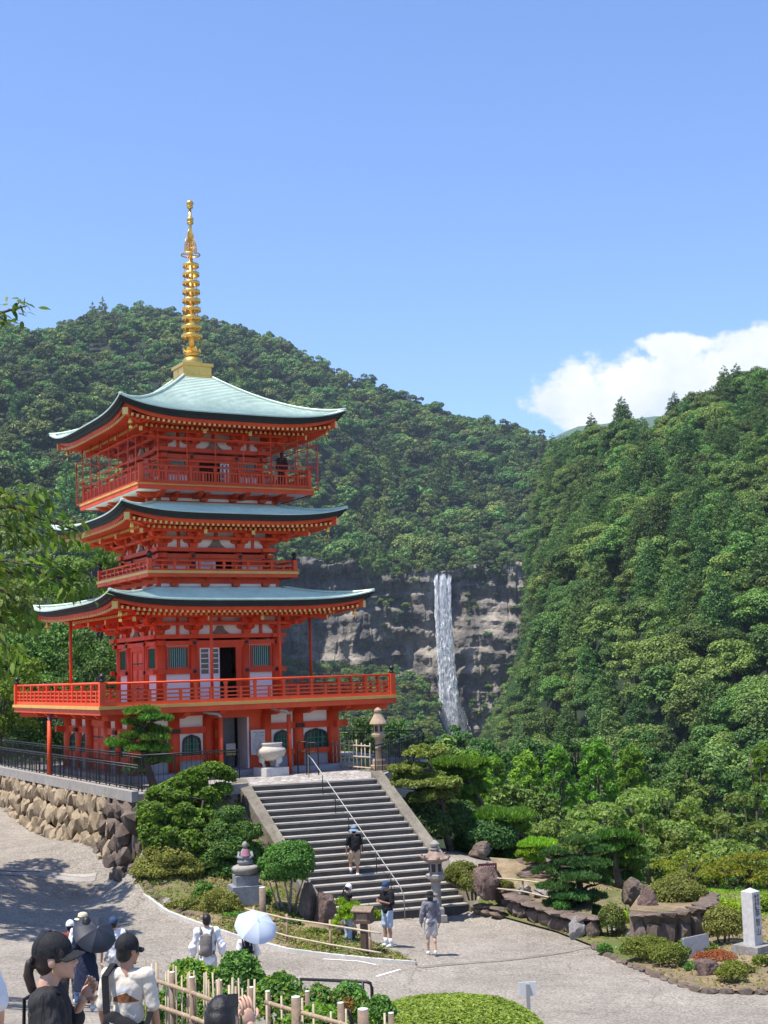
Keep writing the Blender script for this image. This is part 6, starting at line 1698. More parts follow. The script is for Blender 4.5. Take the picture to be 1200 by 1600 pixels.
# signs, box post
p = at(763, 1392, 45.2); t = thing('garden_sign', 'small maroon sign board on a post before the lava rock', 'sign', p, .1)
m = MB(); m.box(-.035, .035, 0, .05, -.2, .9); m.build('post', M['bamboo'], t)
m = MB(); m.box(-.30, .30, -.03, 0, .50, .86); m.build('board', M['maroon'], t)
m = MB(); rz_ = random.Random(8)
for z in (.76, .68, .60):
    x = -.24
    while x < .22:
        m.box(x, x+.018, -.034, -.0305, z-.022, z+.022); m.box(x, x+rz_.uniform(.03, .05), -.034, -.0305, z+rz_.uniform(-.015, .012), z+.016); x += rz_.uniform(.055, .08)
m.build('lettering', M['white'], t)
p = gp(570, 1494); t = thing('wooden_box', 'dark wooden roofed box on a thick post at the stair foot', 'wooden box', p, -.35, None, .68)
m = MB(); m.box(-.12, .12, -.12, .12, 0, 1.25); m.build('post', M['wood_dark'], t)
m = MB(); m.box(-.34, .34, -.24, .24, 1.25, 1.72); m.build('case', M['wood_dark'], t)
for s in (-1, 1):
    m = MB(); m.add([(-.42, 0, 1.86), (.42, 0, 1.86), (.42, s*.33, 1.70), (-.42, s*.33, 1.70), (-.42, 0, 1.90), (.42, 0, 1.90), (.42, s*.33, 1.74), (-.42, s*.33, 1.74)], [(0, 1, 2, 3), (7, 6, 5, 4), (0, 4, 5, 1), (1, 5, 6, 2), (2, 6, 7, 3), (3, 7, 4, 0)]); m.build('roof_board', M['wood'], t)
m = MB(); m.box(-.22, .22, -.245, -.241, 1.35, 1.62); m.build('door', M['wood'], t)

# stone pillar with cut characters, grey slab
p = at(1178, 1492, 37.0); PI_ = thing('stone_pillar', 'tall pale granite pillar with black carved characters at the garden edge', 'stone pillar', (p.x, p.y, gz(p.x, p.y)-.05), .72, None, .93)
m = MB(); m.cbox((0, 0, .14), (.86, .86, .40), 0, 0, .95); m.build('base', M['greystone'], PI_)
m = MB(); w = .185
m.add([(-w, -w, .34), (w, -w, .34), (w, w, .34), (-w, w, .34), (-w, -w, 1.78), (w, -w, 1.78), (w, w, 1.78), (-w, w, 1.78), (0, 0, 1.88)], [(3, 2, 1, 0), (0, 1, 5, 4), (1, 2, 6, 5), (2, 3, 7, 6), (3, 0, 4, 7), (4, 5, 8), (5, 6, 8), (6, 7, 8), (7, 4, 8)]); m.build('shaft', M['granite'], PI_)
def text(body, size, loc, rot, parent, mat, name='lettering', ext=.002):
    c = bpy.data.curves.new(name, 'FONT'); c.body = body; c.size = size; c.align_x = 'CENTER'; c.align_y = 'CENTER'; c.extrude = ext
    tmp = bpy.data.objects.new(name, c); link(tmp)
    dg = bpy.context.evaluated_depsgraph_get(); me = bpy.data.meshes.new_from_object(tmp.evaluated_get(dg)); bpy.data.objects.remove(tmp)
    me.materials.clear(); me.materials.append(mat)
    o = obj(name, me, parent); o.location = loc; o.rotation_euler = rot; return o
for i, ch in enumerate('那智山'): text(ch, .22, (.02, -w-.003, 1.20-.26*i), (PI/2, 0, 0), PI_, M['ink'])
for j, st_ in enumerate(('西国第一', '観音霊場')):
    for i, ch in enumerate(st_): text(ch, .095, (.075-.12*j, -w-.003, 1.66-.105*i), (PI/2, 0, 0), PI_, M['ink'])
p = at(1090, 1500, 37.0); t = tag(None or bpy.data.objects.new('stone_slab', None), 'upright blue grey stone slab in front of the dark terrace wall', 'stone slab'); link(t); t.location = (p.x, p.y, gz(p.x, p.y)); t.rotation_euler = (-.12, 0, .25)
m = MB(); m.prism([(-.36, 0), (.36, 0), (.36, .62), (.33, .65), (-.33, .58), (-.36, .55)], -.05, .06, 'y'); m.build('face', M['slate'], t)
m = MB(); m.prism([(-.40, -.1), (.40, -.1), (.38, .02), (-.38, .02)], -.12, .14, 'y'); m.build('foot', M['greystone'], t)

# road details
def strip_on(name, pts, w, mat, dz=.008, h=None):
    m = MB(); P_ = [gp(*p) for p in pts]; n = 12
    for a, b in zip(P_, P_[1:]):
        d = Vector((b.x-a.x, b.y-a.y, 0)).normalized(); s = Vector((-d.y, d.x, 0))*w/2; rows = []
        for i in range(n+1):
            p = a.lerp(b, i/n); rows.append([(p.x+s.x, p.y+s.y, gz(p.x+s.x, p.y+s.y)+dz), (p.x-s.x, p.y-s.y, gz(p.x-s.x, p.y-s.y)+dz)])
        m.grid(rows, smooth=True)
    o = m.build(name, mat)
    if sum(f.normal.z for f in o.data.polygons) < 0: o.data.flip_normals()
    return tag(o, kind='structure')
strip_on('road_joint', [(655, 1512), (780, 1502), (925, 1479)], .24, M['kerb'], .012)
strip_on('road_joint', [(-40, 1365), (60, 1367), (150, 1372)], .40, M['kerb_light'] if 'kerb_light' in M else M['concrete'], .02)
strip_on('drain_cover', [(-40, 1360), (60, 1362), (150, 1368)], .16, rocky('drain_concrete', [(.3, (.30, .27, .235)), (.7, (.42, .385, .34))], 3, .2), .03)
strip_on('road_marking', [(588, 1527), (625, 1516)], .08, M['white_line'], .010)
strip_on('road_marking', [(505, 1499), (560, 1503), (588, 1509)], .06, M['white_line'], .012)

# ---------------------------------------------------------------- trees between garden and hillside
def tree(name, label, pos, blobs, L, W, dens, mat, seed, H, r, group, bark='bark', nl=7, low=-.5, jit=.5, lean=.06):
    t = thing(name, label, 'tree', pos, 0, group)
    obj('crown', leaf_mesh('crown', blobs, dens, L, W, M[mat], seed, low, jit, .6), t)
    obj('trunk', trunk_mesh(H, r, blobs, M[bark], nl, seed, lean), t); return t
def wide_tree(label, px, pytop, d, w_px, h_px, zb, mat, seed, L=.2, dens=42, group='trees beyond the garden', name='broadleaf_tree', nb=26, flat=.6, rs=(.16, .30), H0=None):
    'crown w_px wide and h_px high whose top shows at (px, pytop)'
    top = at(px, pytop, d); k = ppm(d); R_ = w_px/k/2; H = top.z-zb; ch = min(H*.92, h_px/k*1.45); nb = int(nb*1.3); rng_ = np.random.default_rng(seed)
    bl = crown_blobs(rng_, R_, ch, H-ch, nb, R_*rs[0], R_*rs[1], 'dome', flat)
    return tree(name, label, Vector((top.x, d, zb)), bl, L, L*.6, dens, mat, seed, H-ch*.35, max(.09, H*.013), group)
CT = 'cherry trees beyond the lawn'
wide_tree('wide pale green cherry tree with dark forked trunk behind the bushy pine', 1005, 1218, 58, 250, 130, gz(11, 58), 'leaf_cherry', 301, .19, 85, CT, 'cherry_tree', 40, .5, (.12, .22))
wide_tree('wide pale green cherry tree at the right edge beyond the maples', 1115, 1238, 56, 200, 120, gz(14, 56), 'leaf_cherry', 302, .19, 85, CT, 'cherry_tree', 36, .5, (.12, .22))
wide_tree('small pale cherry tree behind the lime green dome pine', 860, 1262, 62, 130, 90, gz(7.5, 62), 'leaf_cherry', 303, .18, 85, CT, 'cherry_tree', 24, .5, (.13, .24))
wide_tree('grey green cherry tree behind the dark cloud pruned pine', 925, 1250, 66, 130, 100, gz(10, 66), 'leaf_cherry', 304, .19, 80, CT, 'cherry_tree', 24, .5, (.13, .24))
MG = 'turning maples beyond the lawn'
wide_tree('small maple turning yellow behind the big domed azalea', 1070, 1325, 50, 110, 52, gz(11, 50), 'autumn', 311, .10, 120, MG, 'maple_tree', 22, .4, (.16, .28))
wide_tree('small maple turning yellow and orange, above the stone pillar', 1165, 1324, 49, 130, 70, gz(13, 49), 'autumn', 312, .10, 120, MG, 'maple_tree', 26, .4, (.16, .28))
wide_tree('small maple with orange red tips between the two yellow ones', 1118, 1345, 50.5, 70, 46, gz(12, 50.5), 'autumn', 313, .10, 120, MG, 'maple_tree', 16, .4, (.16, .28))
BH = 'dark shrubs at the far side of the lawn'
for i, (px, py, d, w, h, mt) in enumerate(((1010, 1330, 54, 70, 60, 'leaf_dark'), (1085, 1352, 53, 80, 60, 'leaf_dark'), (1150, 1362, 53, 90, 56, 'leaf_dark'), (1200, 1350, 53, 80, 70, 'leaf_dark'), (1040, 1345, 56, 80, 60, 'leaf_broad'))):
    wide_tree(('dark shrub behind the bushy pine at the lawn edge', 'dark shrub beneath the yellow maple behind the azalea', 'dark shrub at the lawn edge behind the stone pillar', 'dark shrub at the right end of the lawn', 'green shrub beneath the wide cherry tree')[i], px, py, d, w, h, gz(at(px, py, d).x, d), mt, 320+i, .13, 75, BH, 'shrub', 18, .7)
VT = 'trees below the garden'
lab = ['bright green tree', 'mid green tree', 'feathery bright cedar', 'dark green tree']
val = [  # px, top row, distance, width px, height px, kind
    (690, 1150, 70, 90, 60, 1, 'rounded mid green tree just behind the pale pruned tree'), (735, 1172, 74, 80, 60, 0, 'bright green tree behind the dark pine'), (770, 1185, 80, 80, 80, 2, 'bright feathery cedar right of the dark pine'), (820, 1178, 84, 90, 90, 2, 'tall feathery cedar above the wide spreading pine'),
    (870, 1170, 88, 90, 90, 2, 'tall feathery cedar behind the small cherry tree'), (930, 1160, 92, 100, 100, 2, 'tallest feathery cedar of the row behind the cherries'), (985, 1168, 96, 90, 90, 2, 'feathery cedar at the right end of the row behind the cherries'), (800, 1218, 72, 90, 70, 1, 'mid green tree between the spreading pine and the cedars'),
    (845, 1225, 74, 80, 70, 1, 'mid green tree beneath the tall feathery cedar'), (1040, 1195, 100, 90, 80, 3, 'dark green tree left of the gap above the wide cherry'), (1090, 1205, 98, 90, 80, 1, 'mid green tree above the right cherry'), (1140, 1195, 104, 80, 80, 3, 'dark green tree above the right cherry'),
    (1190, 1165, 95, 80, 110, 2, 'feathery cedar at the right edge of the view'), (1170, 1220, 80, 90, 90, 1, 'mid green tree beside the right edge cedar'), (760, 1155, 110, 80, 60, 3, 'dark green tree low in the gorge mouth'), (710, 1135, 120, 80, 60, 3, 'dark tree below the waterfall'),
    (830, 1150, 125, 90, 70, 3, 'dark tree behind the tall feathery cedar'), (900, 1135, 130, 90, 70, 3, 'dark tree above the tallest cedar'), (1000, 1140, 130, 90, 80, 3, 'dark tree at the foot of the hillside'), (1075, 1160, 120, 90, 80, 3, 'dark tree at the foot of the hillside, above the mid green tree'),
    (655, 1140, 84, 70, 60, 3, 'dark tree behind the black mesh railing'), (610, 1125, 90, 80, 70, 3, 'dark tree behind the tan stone lantern'), (560, 1118, 96, 80, 70, 3, 'dark tree behind the corner of the pagoda')]
for i, (px, py, d, w, h, kd, lb) in enumerate(val):
    zb = float(np.interp(d, [56, 70, 80, 95, 130], [-1.5, -7, -12, -16, -28])); mt = ('leaf_bright', 'leaf_broad', 'leaf_bright', 'leaf_dark')[kd]
    if kd == 2:
        top = at(px, py, d); k = ppm(d); H = top.z-zb; R_ = w/k/2; rng_ = np.random.default_rng(400+i); bl = []
        for j in range(46):
            f = (j+.5)/46; z = H-min(H*.95, h/k*2.1)*(1-f); r = R_*(1.12-f)**.6; a = j*2.4; q = R_*rng_.uniform(.15, .27); bl.append((math.cos(a)*(r-q*.5), math.sin(a)*(r-q*.5), z, q, q, q*.9))
        tree('cedar_tree', lb, Vector((top.x, d, zb)), bl, .30, .15, 52, mt, 400+i, H*.97, .18, VT, nl=3)
    else: wide_tree(lb, px, py, d, w, h, zb, mt, 400+i, .27, 46, VT, 'broadleaf_tree', 24, .75)
# trees left of and behind the pagoda
LT = 'trees behind the left side of the pagoda'
for i, (px, py, d, w, h, mt, L, lb) in enumerate(((150, 838, 80, 190, 110, 'leaf_cherry', .22, 'spreading olive green tree with dark bare limbs behind the second roof'), (60, 955, 72, 260, 140, 'leaf_broad', .20, 'big leafy tree behind the left end of the balcony'), (150, 985, 68, 130, 120, 'leaf_dark', .18, 'dark leafy tree beside the pagoda wall'),
        (0, 1000, 66, 170, 130, 'leaf_bright', .18, 'light green tree at the left edge behind the railing'), (100, 1080, 70, 220, 110, 'leaf_dark', .18, 'dark undergrowth tree behind the pagoda ground floor'), (10, 900, 90, 180, 120, 'leaf_cherry', .24, 'olive tree at the left edge above the balcony'), (-10, 1090, 76, 150, 100, 'leaf_dark', .18, 'dark tree at the left edge behind the terrace'))):
    wide_tree(lb, px, py, d, w, h, gz(at(px, py, d).x, d) if d < 84 else 2, mt, 440+i, L, 46, LT, 'broadleaf_tree', 30, .7)

# fallen leaves, tufts and pebbles on the beds
def litter(name, polys, n, mat, L, W, seed, up=.0, dz=.075, zadd=0.0):
    rng_ = np.random.default_rng(seed); out = []
    P_ = [[(p[0], p[1]) for p in poly] for poly in polys]
    for poly in P_:
        xs, ys = [p[0] for p in poly], [p[1] for p in poly]; k = 0
        X = rng_.uniform(min(xs), max(xs), n*4); Y = rng_.uniform(min(ys), max(ys), n*4); dn = fbm(X*.9, Y*.9, seed)+rng_.uniform(-.3, .3, len(X))
        ins = np.zeros(len(X), bool)
        for i in range(len(poly)):
            (ax, ay), (bx, by) = poly[i], poly[(i+1) % len(poly)]
            if ay == by: continue
            c = ((ay > Y) != (by > Y)) & (X < (bx-ax)*(Y-ay)/(by-ay)+ax); ins ^= c
        idx = np.where(ins & (dn > -.1))[0][:n]; out.append(np.stack([X[idx], Y[idx]], 1))
    xy = np.concatenate(out); z = gz_arr(xy)+dz+zadd+rng_.uniform(0, .03, len(xy)); P = np.column_stack([xy, z])
    Nn = np.tile([0, 0, 1.0], (len(P), 1))+rng_.normal(0, .35+up, (len(P), 3)); V, Q = leaf_arrays(P, Nn, L, W, rng_, .2+up)
    return tag(obj(name, np_mesh(name, V, Q, mat, {'rnd': np.repeat(rng_.random(len(P)), 4)})), kind='stuff')
BANKP = [(p.x, p.y) for p in LK]+[(p.x, p.y) for p in rgt]+[(BL.x-.45, BL.y+.1), (TL.x-.5, TL.y-.1), (W0.x+.2, W0.y-.1)]
BEDP = [(p.x, p.y) for p in KB+back]
M['litter'] = leafmat('fallen_leaves', (.10, .06, .03), (.30, .19, .09), .1, third=(.40, .30, .16))
litter('leaf_litter', [BANKP, BEDP], 5200, M['litter'], .10, .06, 31)
litter('weed_tufts', [BANKP, BEDP], 3600, M['olive'], .14, .03, 32, up=.9, dz=.10)
litter('moss_tufts', [BANKP, BEDP], 2600, M['boxwood'], .09, .04, 33, up=.6, dz=.09)
litter('lawn_grass', [[(p.x, p.y) for p in (at(1075, 1425, 42.5), at(1300, 1440, 42.0), at(1300, 1400, 52), at(1060, 1402, 52))]], 9000, M['lime'], .10, .03, 34, up=.9, dz=.09)
UB = 'undergrowth at the far edge of the garden'
for i in range(16):
    px = 760+i*30+(i % 3)*7; d = 55+(i*7 % 11); x = (px-600)/F*d; zb = gz(x, d)
    b_ = Vector((x, d, zb-.4)); rr = 1.3+.25*(i % 4); q = [(0, 0, rr*.7, rr, rr*.8, rr*.75), (rr*.7, .3, rr*.5, rr*.7, rr*.6, rr*.6), (-rr*.6, -.2, rr*.9, rr*.6, rr*.6, rr*.5)]
    plant('shrub', 'dense undergrowth shrub at the far edge of the garden under the trees', 'shrub', b_, q, .19, .12, 70, M[('leaf_broad', 'leaf_dark', 'leaf_cherry')[i % 3]], 700+i, UB, None, lump=7)
# ================================================================== PEOPLE
def cloth(name, c, rough=.85, bmp=.35, scale=9, stretch=None, var=.12):
    m, t, b = nodes_of(name); n = noise(t, scale, 4, .6, 'Object', stretch)
    t.links.new(ramp(t, n, [(.3, tuple(x*(1-var) for x in c)), (.7, tuple(min(1, x*(1+var)) for x in c))]), b.inputs['Base Color'])
    b.inputs['Roughness'].default_value = rough; b.inputs['Specular IOR Level'].default_value = .2
    bump(t, b, noise(t, scale*1.3, 3, .5, 'Object', stretch), bmp, .03); return m
M['skin'] = plain('skin', (.52, .31, .215), .5, .06, 8, .03)
M['skin_tan'] = plain('tanned_skin', (.40, .215, .14), .5, .06, 8, .03)
M['hair'] = plain('black_hair', (.012, .010, .009), .38, .3, 40, .3)
M['hair_brown'] = plain('dark_brown_hair', (.030, .018, .013), .4, .3, 40, .3)
M['blouse'] = cloth('black_crinkled_blouse', (.030, .029, .029), .8, .7, 26, (1, 1, .12))
M['black_cloth'] = cloth('black_cotton', (.014, .014, .016))
M['cap_black'] = cloth('black_cap_twill', (.016, .016, .018), .75, .2, 30)
M['cream'] = cloth('cream_cotton', (.60, .55, .46), .9, .5, 5)
M['white_cloth'] = cloth('white_cotton', (.72, .73, .76), .9, .4, 6)
M['grey_cloth'] = cloth('grey_violet_parka', (.17, .165, .19), .7, .4, 7)
M['beige'] = cloth('pale_beige_cloth', (.50, .47, .43), .9, .3, 6)
M['khaki'] = cloth('khaki_shorts', (.40, .31, .22), .9, .3, 6)
M['pale_denim'] = cloth('pale_denim', (.40, .47, .56), .9, .3, 8)
M['denim'] = cloth('blue_denim', (.08, .13, .24), .9, .3, 8)
M['navy'] = cloth('navy_cloth', (.016, .022, .045), .8, .4, 5)
M['brown_cloth'] = cloth('brown_trousers', (.13, .10, .075), .9, .3, 6)
M['darkred'] = cloth('dark_red_shirt', (.22, .04, .035), .9, .3, 6)
M['straw'] = cloth('straw_hat', (.58, .50, .34), .8, .5, 30)
M['blue_hat'] = cloth('blue_grey_hat', (.16, .24, .33), .8, .3, 8)
M['navy_cap'] = cloth('navy_cap', (.03, .06, .13), .8, .3, 8)
M['shoe_white'] = plain('white_trainers', (.66, .65, .63), .6, .08, 9)
M['shoe_dark'] = plain('dark_trainers', (.05, .06, .09), .6, .2, 9)
M['eye'] = plain('eye_white', (.7, .68, .65), .3, .03, 3)
M['lips'] = plain('lip_skin', (.42, .16, .13), .45, .06, 8)
M['brolly_white'] = None

def ell(m, c, r, rot=None, n=14, k=9):
    s = MB(); s.sphere((0, 0, 0), r, n, k)
    if rot is not None: s.v = [tuple(rot @ Vector(p)) for p in s.v]
    b = len(m.v); m.v += [(p[0]+c[0], p[1]+c[1], p[2]+c[2]) for p in s.v]; m.f += [tuple(i+b for i in f) for f in s.f]; m.m += s.m; m.sm += s.sm
def limb(m, pts, rads, n=12):
    'rounded chain: tube with balls at the joints'
    m.tube(pts, rads, n)
    for p, r in zip(pts, rads): ell(m, p, (r, r, r))
def remesh(m, name, mat, voxel, smooth_it=6, wrinkle=0.0, seed=1):
    me = m.mesh(name, mat); tmp = bpy.data.objects.new('tmp', me); link(tmp)
    a = tmp.modifiers.new('r', 'REMESH'); a.mode = 'VOXEL'; a.voxel_size = voxel; a.use_smooth_shade = True
    s = tmp.modifiers.new('s', 'SMOOTH'); s.iterations = smooth_it; s.factor = .5
    dg = bpy.context.evaluated_depsgraph_get(); out = bpy.data.meshes.new_from_object(tmp.evaluated_get(dg)); bpy.data.objects.remove(tmp)
    if wrinkle:                                                 # folds in the cloth
        n = len(out.vertices); co = np.empty(n*3, np.float32); no = np.empty(n*3, np.float32); out.vertices.foreach_get('co', co); out.vertex_normals.foreach_get('vector', no)
        P = co.reshape(-1, 3); Nn = no.reshape(-1, 3)
        w = np.abs(fbm(P[:, 0]*9+P[:, 2]*5+20, P[:, 2]*7-P[:, 1]*8+20, seed, 3))-.25+.6*np.abs(fbm(P[:, 0]*16-P[:, 2]*9+20, P[:, 1]*14+P[:, 2]*5+20, seed+3, 2))
        out.vertices.foreach_set('co', (P+Nn*(.25*wrinkle-w*wrinkle)[:, None]).ravel().astype(np.float32)); out.update()
    out.name = name; out.materials.clear(); out.materials.append(mat)
    out.polygons.foreach_set('use_smooth', [True]*len(out.polygons)); return out

def pose(**kw):
    'joints of a 1.7 m figure facing +Y; left is -X'
    J = dict(hipL=(-.085, 0, .90), hipR=(.085, 0, .90), kneeL=(-.095, .02, .48), kneeR=(.095, .02, .48), ankL=(-.10, 0, .085), ankR=(.10, 0, .085), toeL=(-.12, .15, .03), toeR=(.12, .15, .03),
             pelvis=(0, 0, .95), waist=(0, .005, 1.08), chest=(0, .0, 1.27), neck=(0, -.01, 1.43), head=(0, .012, 1.575),
             shL=(-.165, -.01, 1.385), shR=(.165, -.01, 1.385), elL=(-.22, -.03, 1.11), elR=(.22, -.03, 1.11), wrL=(-.23, .05, .86), wrR=(.23, .05, .86))
    J.update(kw); return {k: Vector(v) for k, v in J.items()}
def hand(t, wr, dirv, palm_n, thumb_side, curl=.5, mat='skin', s=1.0):
    'palm, four unequal curled fingers and a thumb leaving the side of the palm'
    d = Vector(dirv).normalized(); n = Vector(palm_n); n = (n-d*n.dot(d)).normalized(); x = d.cross(n)*thumb_side; m = MB(); wr = Vector(wr)
    c = wr+d*.045*s
    M3 = Matrix((x, d, n)).transposed(); ell(m, c, (.040*s, .050*s, .016*s), M3); ell(m, wr, (.026*s, .03*s, .022*s), M3)
    m2 = MB()
    for i, (ox, L) in enumerate(((.030, .068), (.010, .078), (-.011, .072), (-.031, .056))):
        p = c+x*ox*s+d*.040*s; dd_ = d.copy(); pts = [p-d*.02*s]; r = .0088*s
        ang = 0
        for q in range(3):
            ang += curl*(.5+.25*q); v = d*math.cos(ang)+n*math.sin(ang); pts.append(pts[-1]+v*L*s*(.46, .32, .24)[q]+(d*.02*s if q == 0 else Vector()))
        m2.tube(pts, [r*1.1, r, r*.92, r*.75], 7); ell(m2, pts[-1], (r*.78,)*3, n=7, k=5)
    p = c+x*.034*s-d*.022*s; v1 = (x*.75+d*.65+n*.2).normalized(); v2 = (x*.25+d*.9+n*.35).normalized()
    m2.tube([p-x*.012*s, p+v1*.038*s, p+v1*.038*s+v2*.030*s], [.0125*s, .0105*s, .008*s], 8); ell(m2, p+v1*.038*s+v2*.03*s, (.008*s,)*3, n=7, k=5)
    b = len(m.v); m.v += m2.v; m.f += [tuple(i+b for i in f) for f in m2.f]; m.m += m2.m; m.sm += m2.sm
    return m
def person(label, pos, face, H=1.7, J=None, voxel=.018, skin='skin', hair='hair', hair_len='short', top='white_cloth', sleeve=.55, topr=1.0, hem=.93, bottom='shorts', bmat='khaki', shoes='shoe_white', socks=None, hat=None, hatmat='cap_black',
           head_rot=(0, 0, 0), hands=True, curl=.45, detail=False, group=None, girth=1.0, grip=None):
    k = H/1.7; t = thing('person', label, 'person', pos, face, group, k); J = J or pose(); g_ = girth
    HR_ = Matrix.Rotation(R(head_rot[2]), 3, 'Z') @ Matrix.Rotation(R(head_rot[0]), 3, 'X') @ Matrix.Rotation(R(head_rot[1]), 3, 'Y')
    h = J['head']; hp = lambda x, y, z: h+HR_ @ Vector((x, y, z))
    b = MB()
    ell(b, hp(0, -.012, .032), (.074, .092, .088), HR_); ell(b, hp(0, .026, -.028), (.060, .066, .082), HR_); ell(b, hp(0, .048, -.078), (.036, .040, .032), HR_)
    if detail:
        b.tube([hp(0, .088, .012), hp(0, .103, -.018), hp(0, .112, -.036)], [.008, .010, .012], 8); ell(b, hp(0, .111, -.037), (.011, .012, .010), HR_)
        for s in (-1, 1): ell(b, hp(s*.010, .098, -.042), (.009, .010, .008), HR_); ell(b, hp(s*.026, .076, .018), (.020, .014, .010), HR_); ell(b, hp(s*.036, .062, -.03), (.024, .026, .026), HR_)
        ell(b, hp(0, .090, -.066), (.022, .012, .008), HR_); ell(b, hp(0, .088, -.078), (.020, .012, .008), HR_); ell(b, hp(0, .078, -.104), (.020, .018, .016), HR_)
    else: b.tube([hp(0, .085, .01), hp(0, .11, -.035)], [.010, .014], 6)
    for s in (-1, 1): ell(b, hp(s*.077, -.008, -.012), (.011, .022, .031), HR_)
    limb(b, [hp(0, -.018, -.07), J['neck']+Vector((0, 0, .01)), J['neck']-Vector((0, 0, .05))], [.052, .054, .066])
    ell(b, J['chest'], (.145*g_, .095*g_, .17)); ell(b, J['waist'], (.125*g_, .085*g_, .13)); ell(b, J['pelvis'], (.15*g_, .10*g_, .12))
    for s in 'LR':
        limb(b, [J['sh'+s], J['el'+s], J['wr'+s]], [.042*g_, .035*g_, .025]); limb(b, [J['chest']+Vector((0, 0, .11)), J['sh'+s]], [.055, .05])
        limb(b, [J['hip'+s], J['knee'+s], J['ank'+s]], [.078*g_, .054*g_, .036]); ell(b, J['knee'+s].lerp(J['ank'+s], .3)+Vector((0, -.015, 0)), (.047*g_, .052*g_, .09))
    obj('body', remesh(b, 'body', M[skin], voxel*.75 if not detail else .0075, 4 if not detail else 5), t)
    # hair
    if hair:
        m = MB()
        if detail:
            ell(m, hp(0, -.022, .038), (.080, .094, .090), HR_); ell(m, hp(0, -.045, -.02), (.070, .062, .075), HR_)
            for s in (-1, 1): ell(m, hp(s*.066, .022, .022), (.014, .04, .045), HR_)
        else: ell(m, hp(0, -.020, .040), (.083, .098, .092), HR_); ell(m, hp(0, -.040, -.015), (.076, .070, .075), HR_)
        if hair_len == 'pony':
            limb(m, [hp(0, -.10, .005), hp(0, -.135, -.015), hp(0, -.145, -.075), hp(0, -.130, -.15), hp(.005, -.115, -.20)], [.018, .024, .028, .024, .008])
        if hair_len == 'long': limb(m, [hp(0, -.05, 0), hp(0, -.07, -.12), hp(0, -.075, -.22)], [.085, .082, .06])
        obj('hair', remesh(m, 'hair', M[hair], .012 if not detail else .008, 3), t)
    # top
    if top:
        m = MB(); e = .018*topr
        ell(m, J['chest'], (.138*g_+e*.7, .092*g_+e*.7, .165)); ell(m, J['waist'], (.124*g_+e, .086*g_+e, .16)); ell(m, J['pelvis']+Vector((0, 0, hem-.93+.02)), (.140*g_+e*.9, .098*g_+e*.9, .11))
        limb(m, [J['chest'], J['waist'], J['pelvis']+Vector((0, 0, hem-.93+.0))], [.098*g_+e*.5, .096*g_+e*.6, .104*g_+e*.6])
        limb(m, [J['neck']-Vector((0, 0, .035)), J['chest']], [.062+e*.2, .085])
        for s in 'LR':
            el, wr, sh = J['el'+s], J['wr'+s], J['sh'+s]; limb(m, [J['chest']+Vector((0, 0, .10)), sh], [.070, .060+e*.5])
            pts = [sh]; rr = [.054*g_+e*.5]
            if sleeve <= .5: pts.append(sh.lerp(el, sleeve*2)); rr.append(.050*g_+e*.8)
            else: pts += [el, el.lerp(wr, (sleeve-.5)*2)]; rr += [.044*g_+e*.8, .034+e*.7]
            limb(m, pts, rr)
        obj('top', remesh(m, 'top', M[top], voxel*.7 if not detail else .0085, 4 if not detail else 3, (.014 if detail else .03), len(label)), t)
    # bottoms
    m = MB()
    ell(m, J['pelvis']-Vector((0, 0, .01)), (.158*g_, .112*g_, .125))
    if bottom == 'skirt':
        c = J['pelvis']; z1 = .40; m.lathe([(.12, .12), (.165, 0), (.21, -.25), (.25, z1-.95)][::-1], 16, tuple(c))
    else:
        f = .80 if bottom == 'shorts' else 1.86
        for s in 'LR':
            pts = [J['hip'+s]]; rr = [.094*g_]
            if f <= 1: pts.append(J['hip'+s].lerp(J['knee'+s], f)); rr.append(.086*g_)
            else: pts += [J['knee'+s], J['knee'+s].lerp(J['ank'+s], f-1)]; rr += [.070*g_, .058*g_]
            limb(m, pts, rr)
    obj('skirt' if bottom == 'skirt' else bottom if bottom == 'shorts' else 'trousers', remesh(m, bottom, M[bmat], voxel*.8, 3, .025, len(label)+5), t)
    for s in 'LR':
        m = MB(); a, q = J['ank'+s], J['toe'+s]; d = Vector((q.x-a.x, q.y-a.y, 0)); d = d.normalized() if d.length > .01 else Vector((0, 1, 0)); rot = Matrix.Rotation(math.atan2(-d.x, d.y), 3, 'Z'); base = Vector((a.x, a.y, a.z-.042))
        ell(m, base+d*.05, (.046, .135, .045), rot); ell(m, base-d*.03+Vector((0, 0, .03)), (.043, .055, .05), rot)
        m.v = [(p[0], p[1], max(p[2], a.z-.085)) for p in m.v]; m.build('shoe', M[shoes], t)
        if socks: m = MB(); m.tube([a+Vector((0, 0, -.01)), a.lerp(J['knee'+s], .38)], [.043, .052], 10); m.build('sock', M[socks], t)
    if hands:
        for s, sg in (('L', 1), ('R', -1)):
            gd = (grip or {}).get(s); d = (J['wr'+s]-J['el'+s]).normalized()
            dv, pn, cu = gd if gd else (d, Vector((-sg*-1.0, .2, 0)) if s == 'L' else Vector((-1, .2, 0)), curl)
            hand(t, J['wr'+s], dv, pn, sg if pn[0]*1 >= 0 or gd else sg, cu, skin).build('hand', M[skin], t)
    if hat: make_hat(t, hat, hatmat, hp, HR_)
    t['_'] = 0; del t['_']
    return t, J, hp, HR_
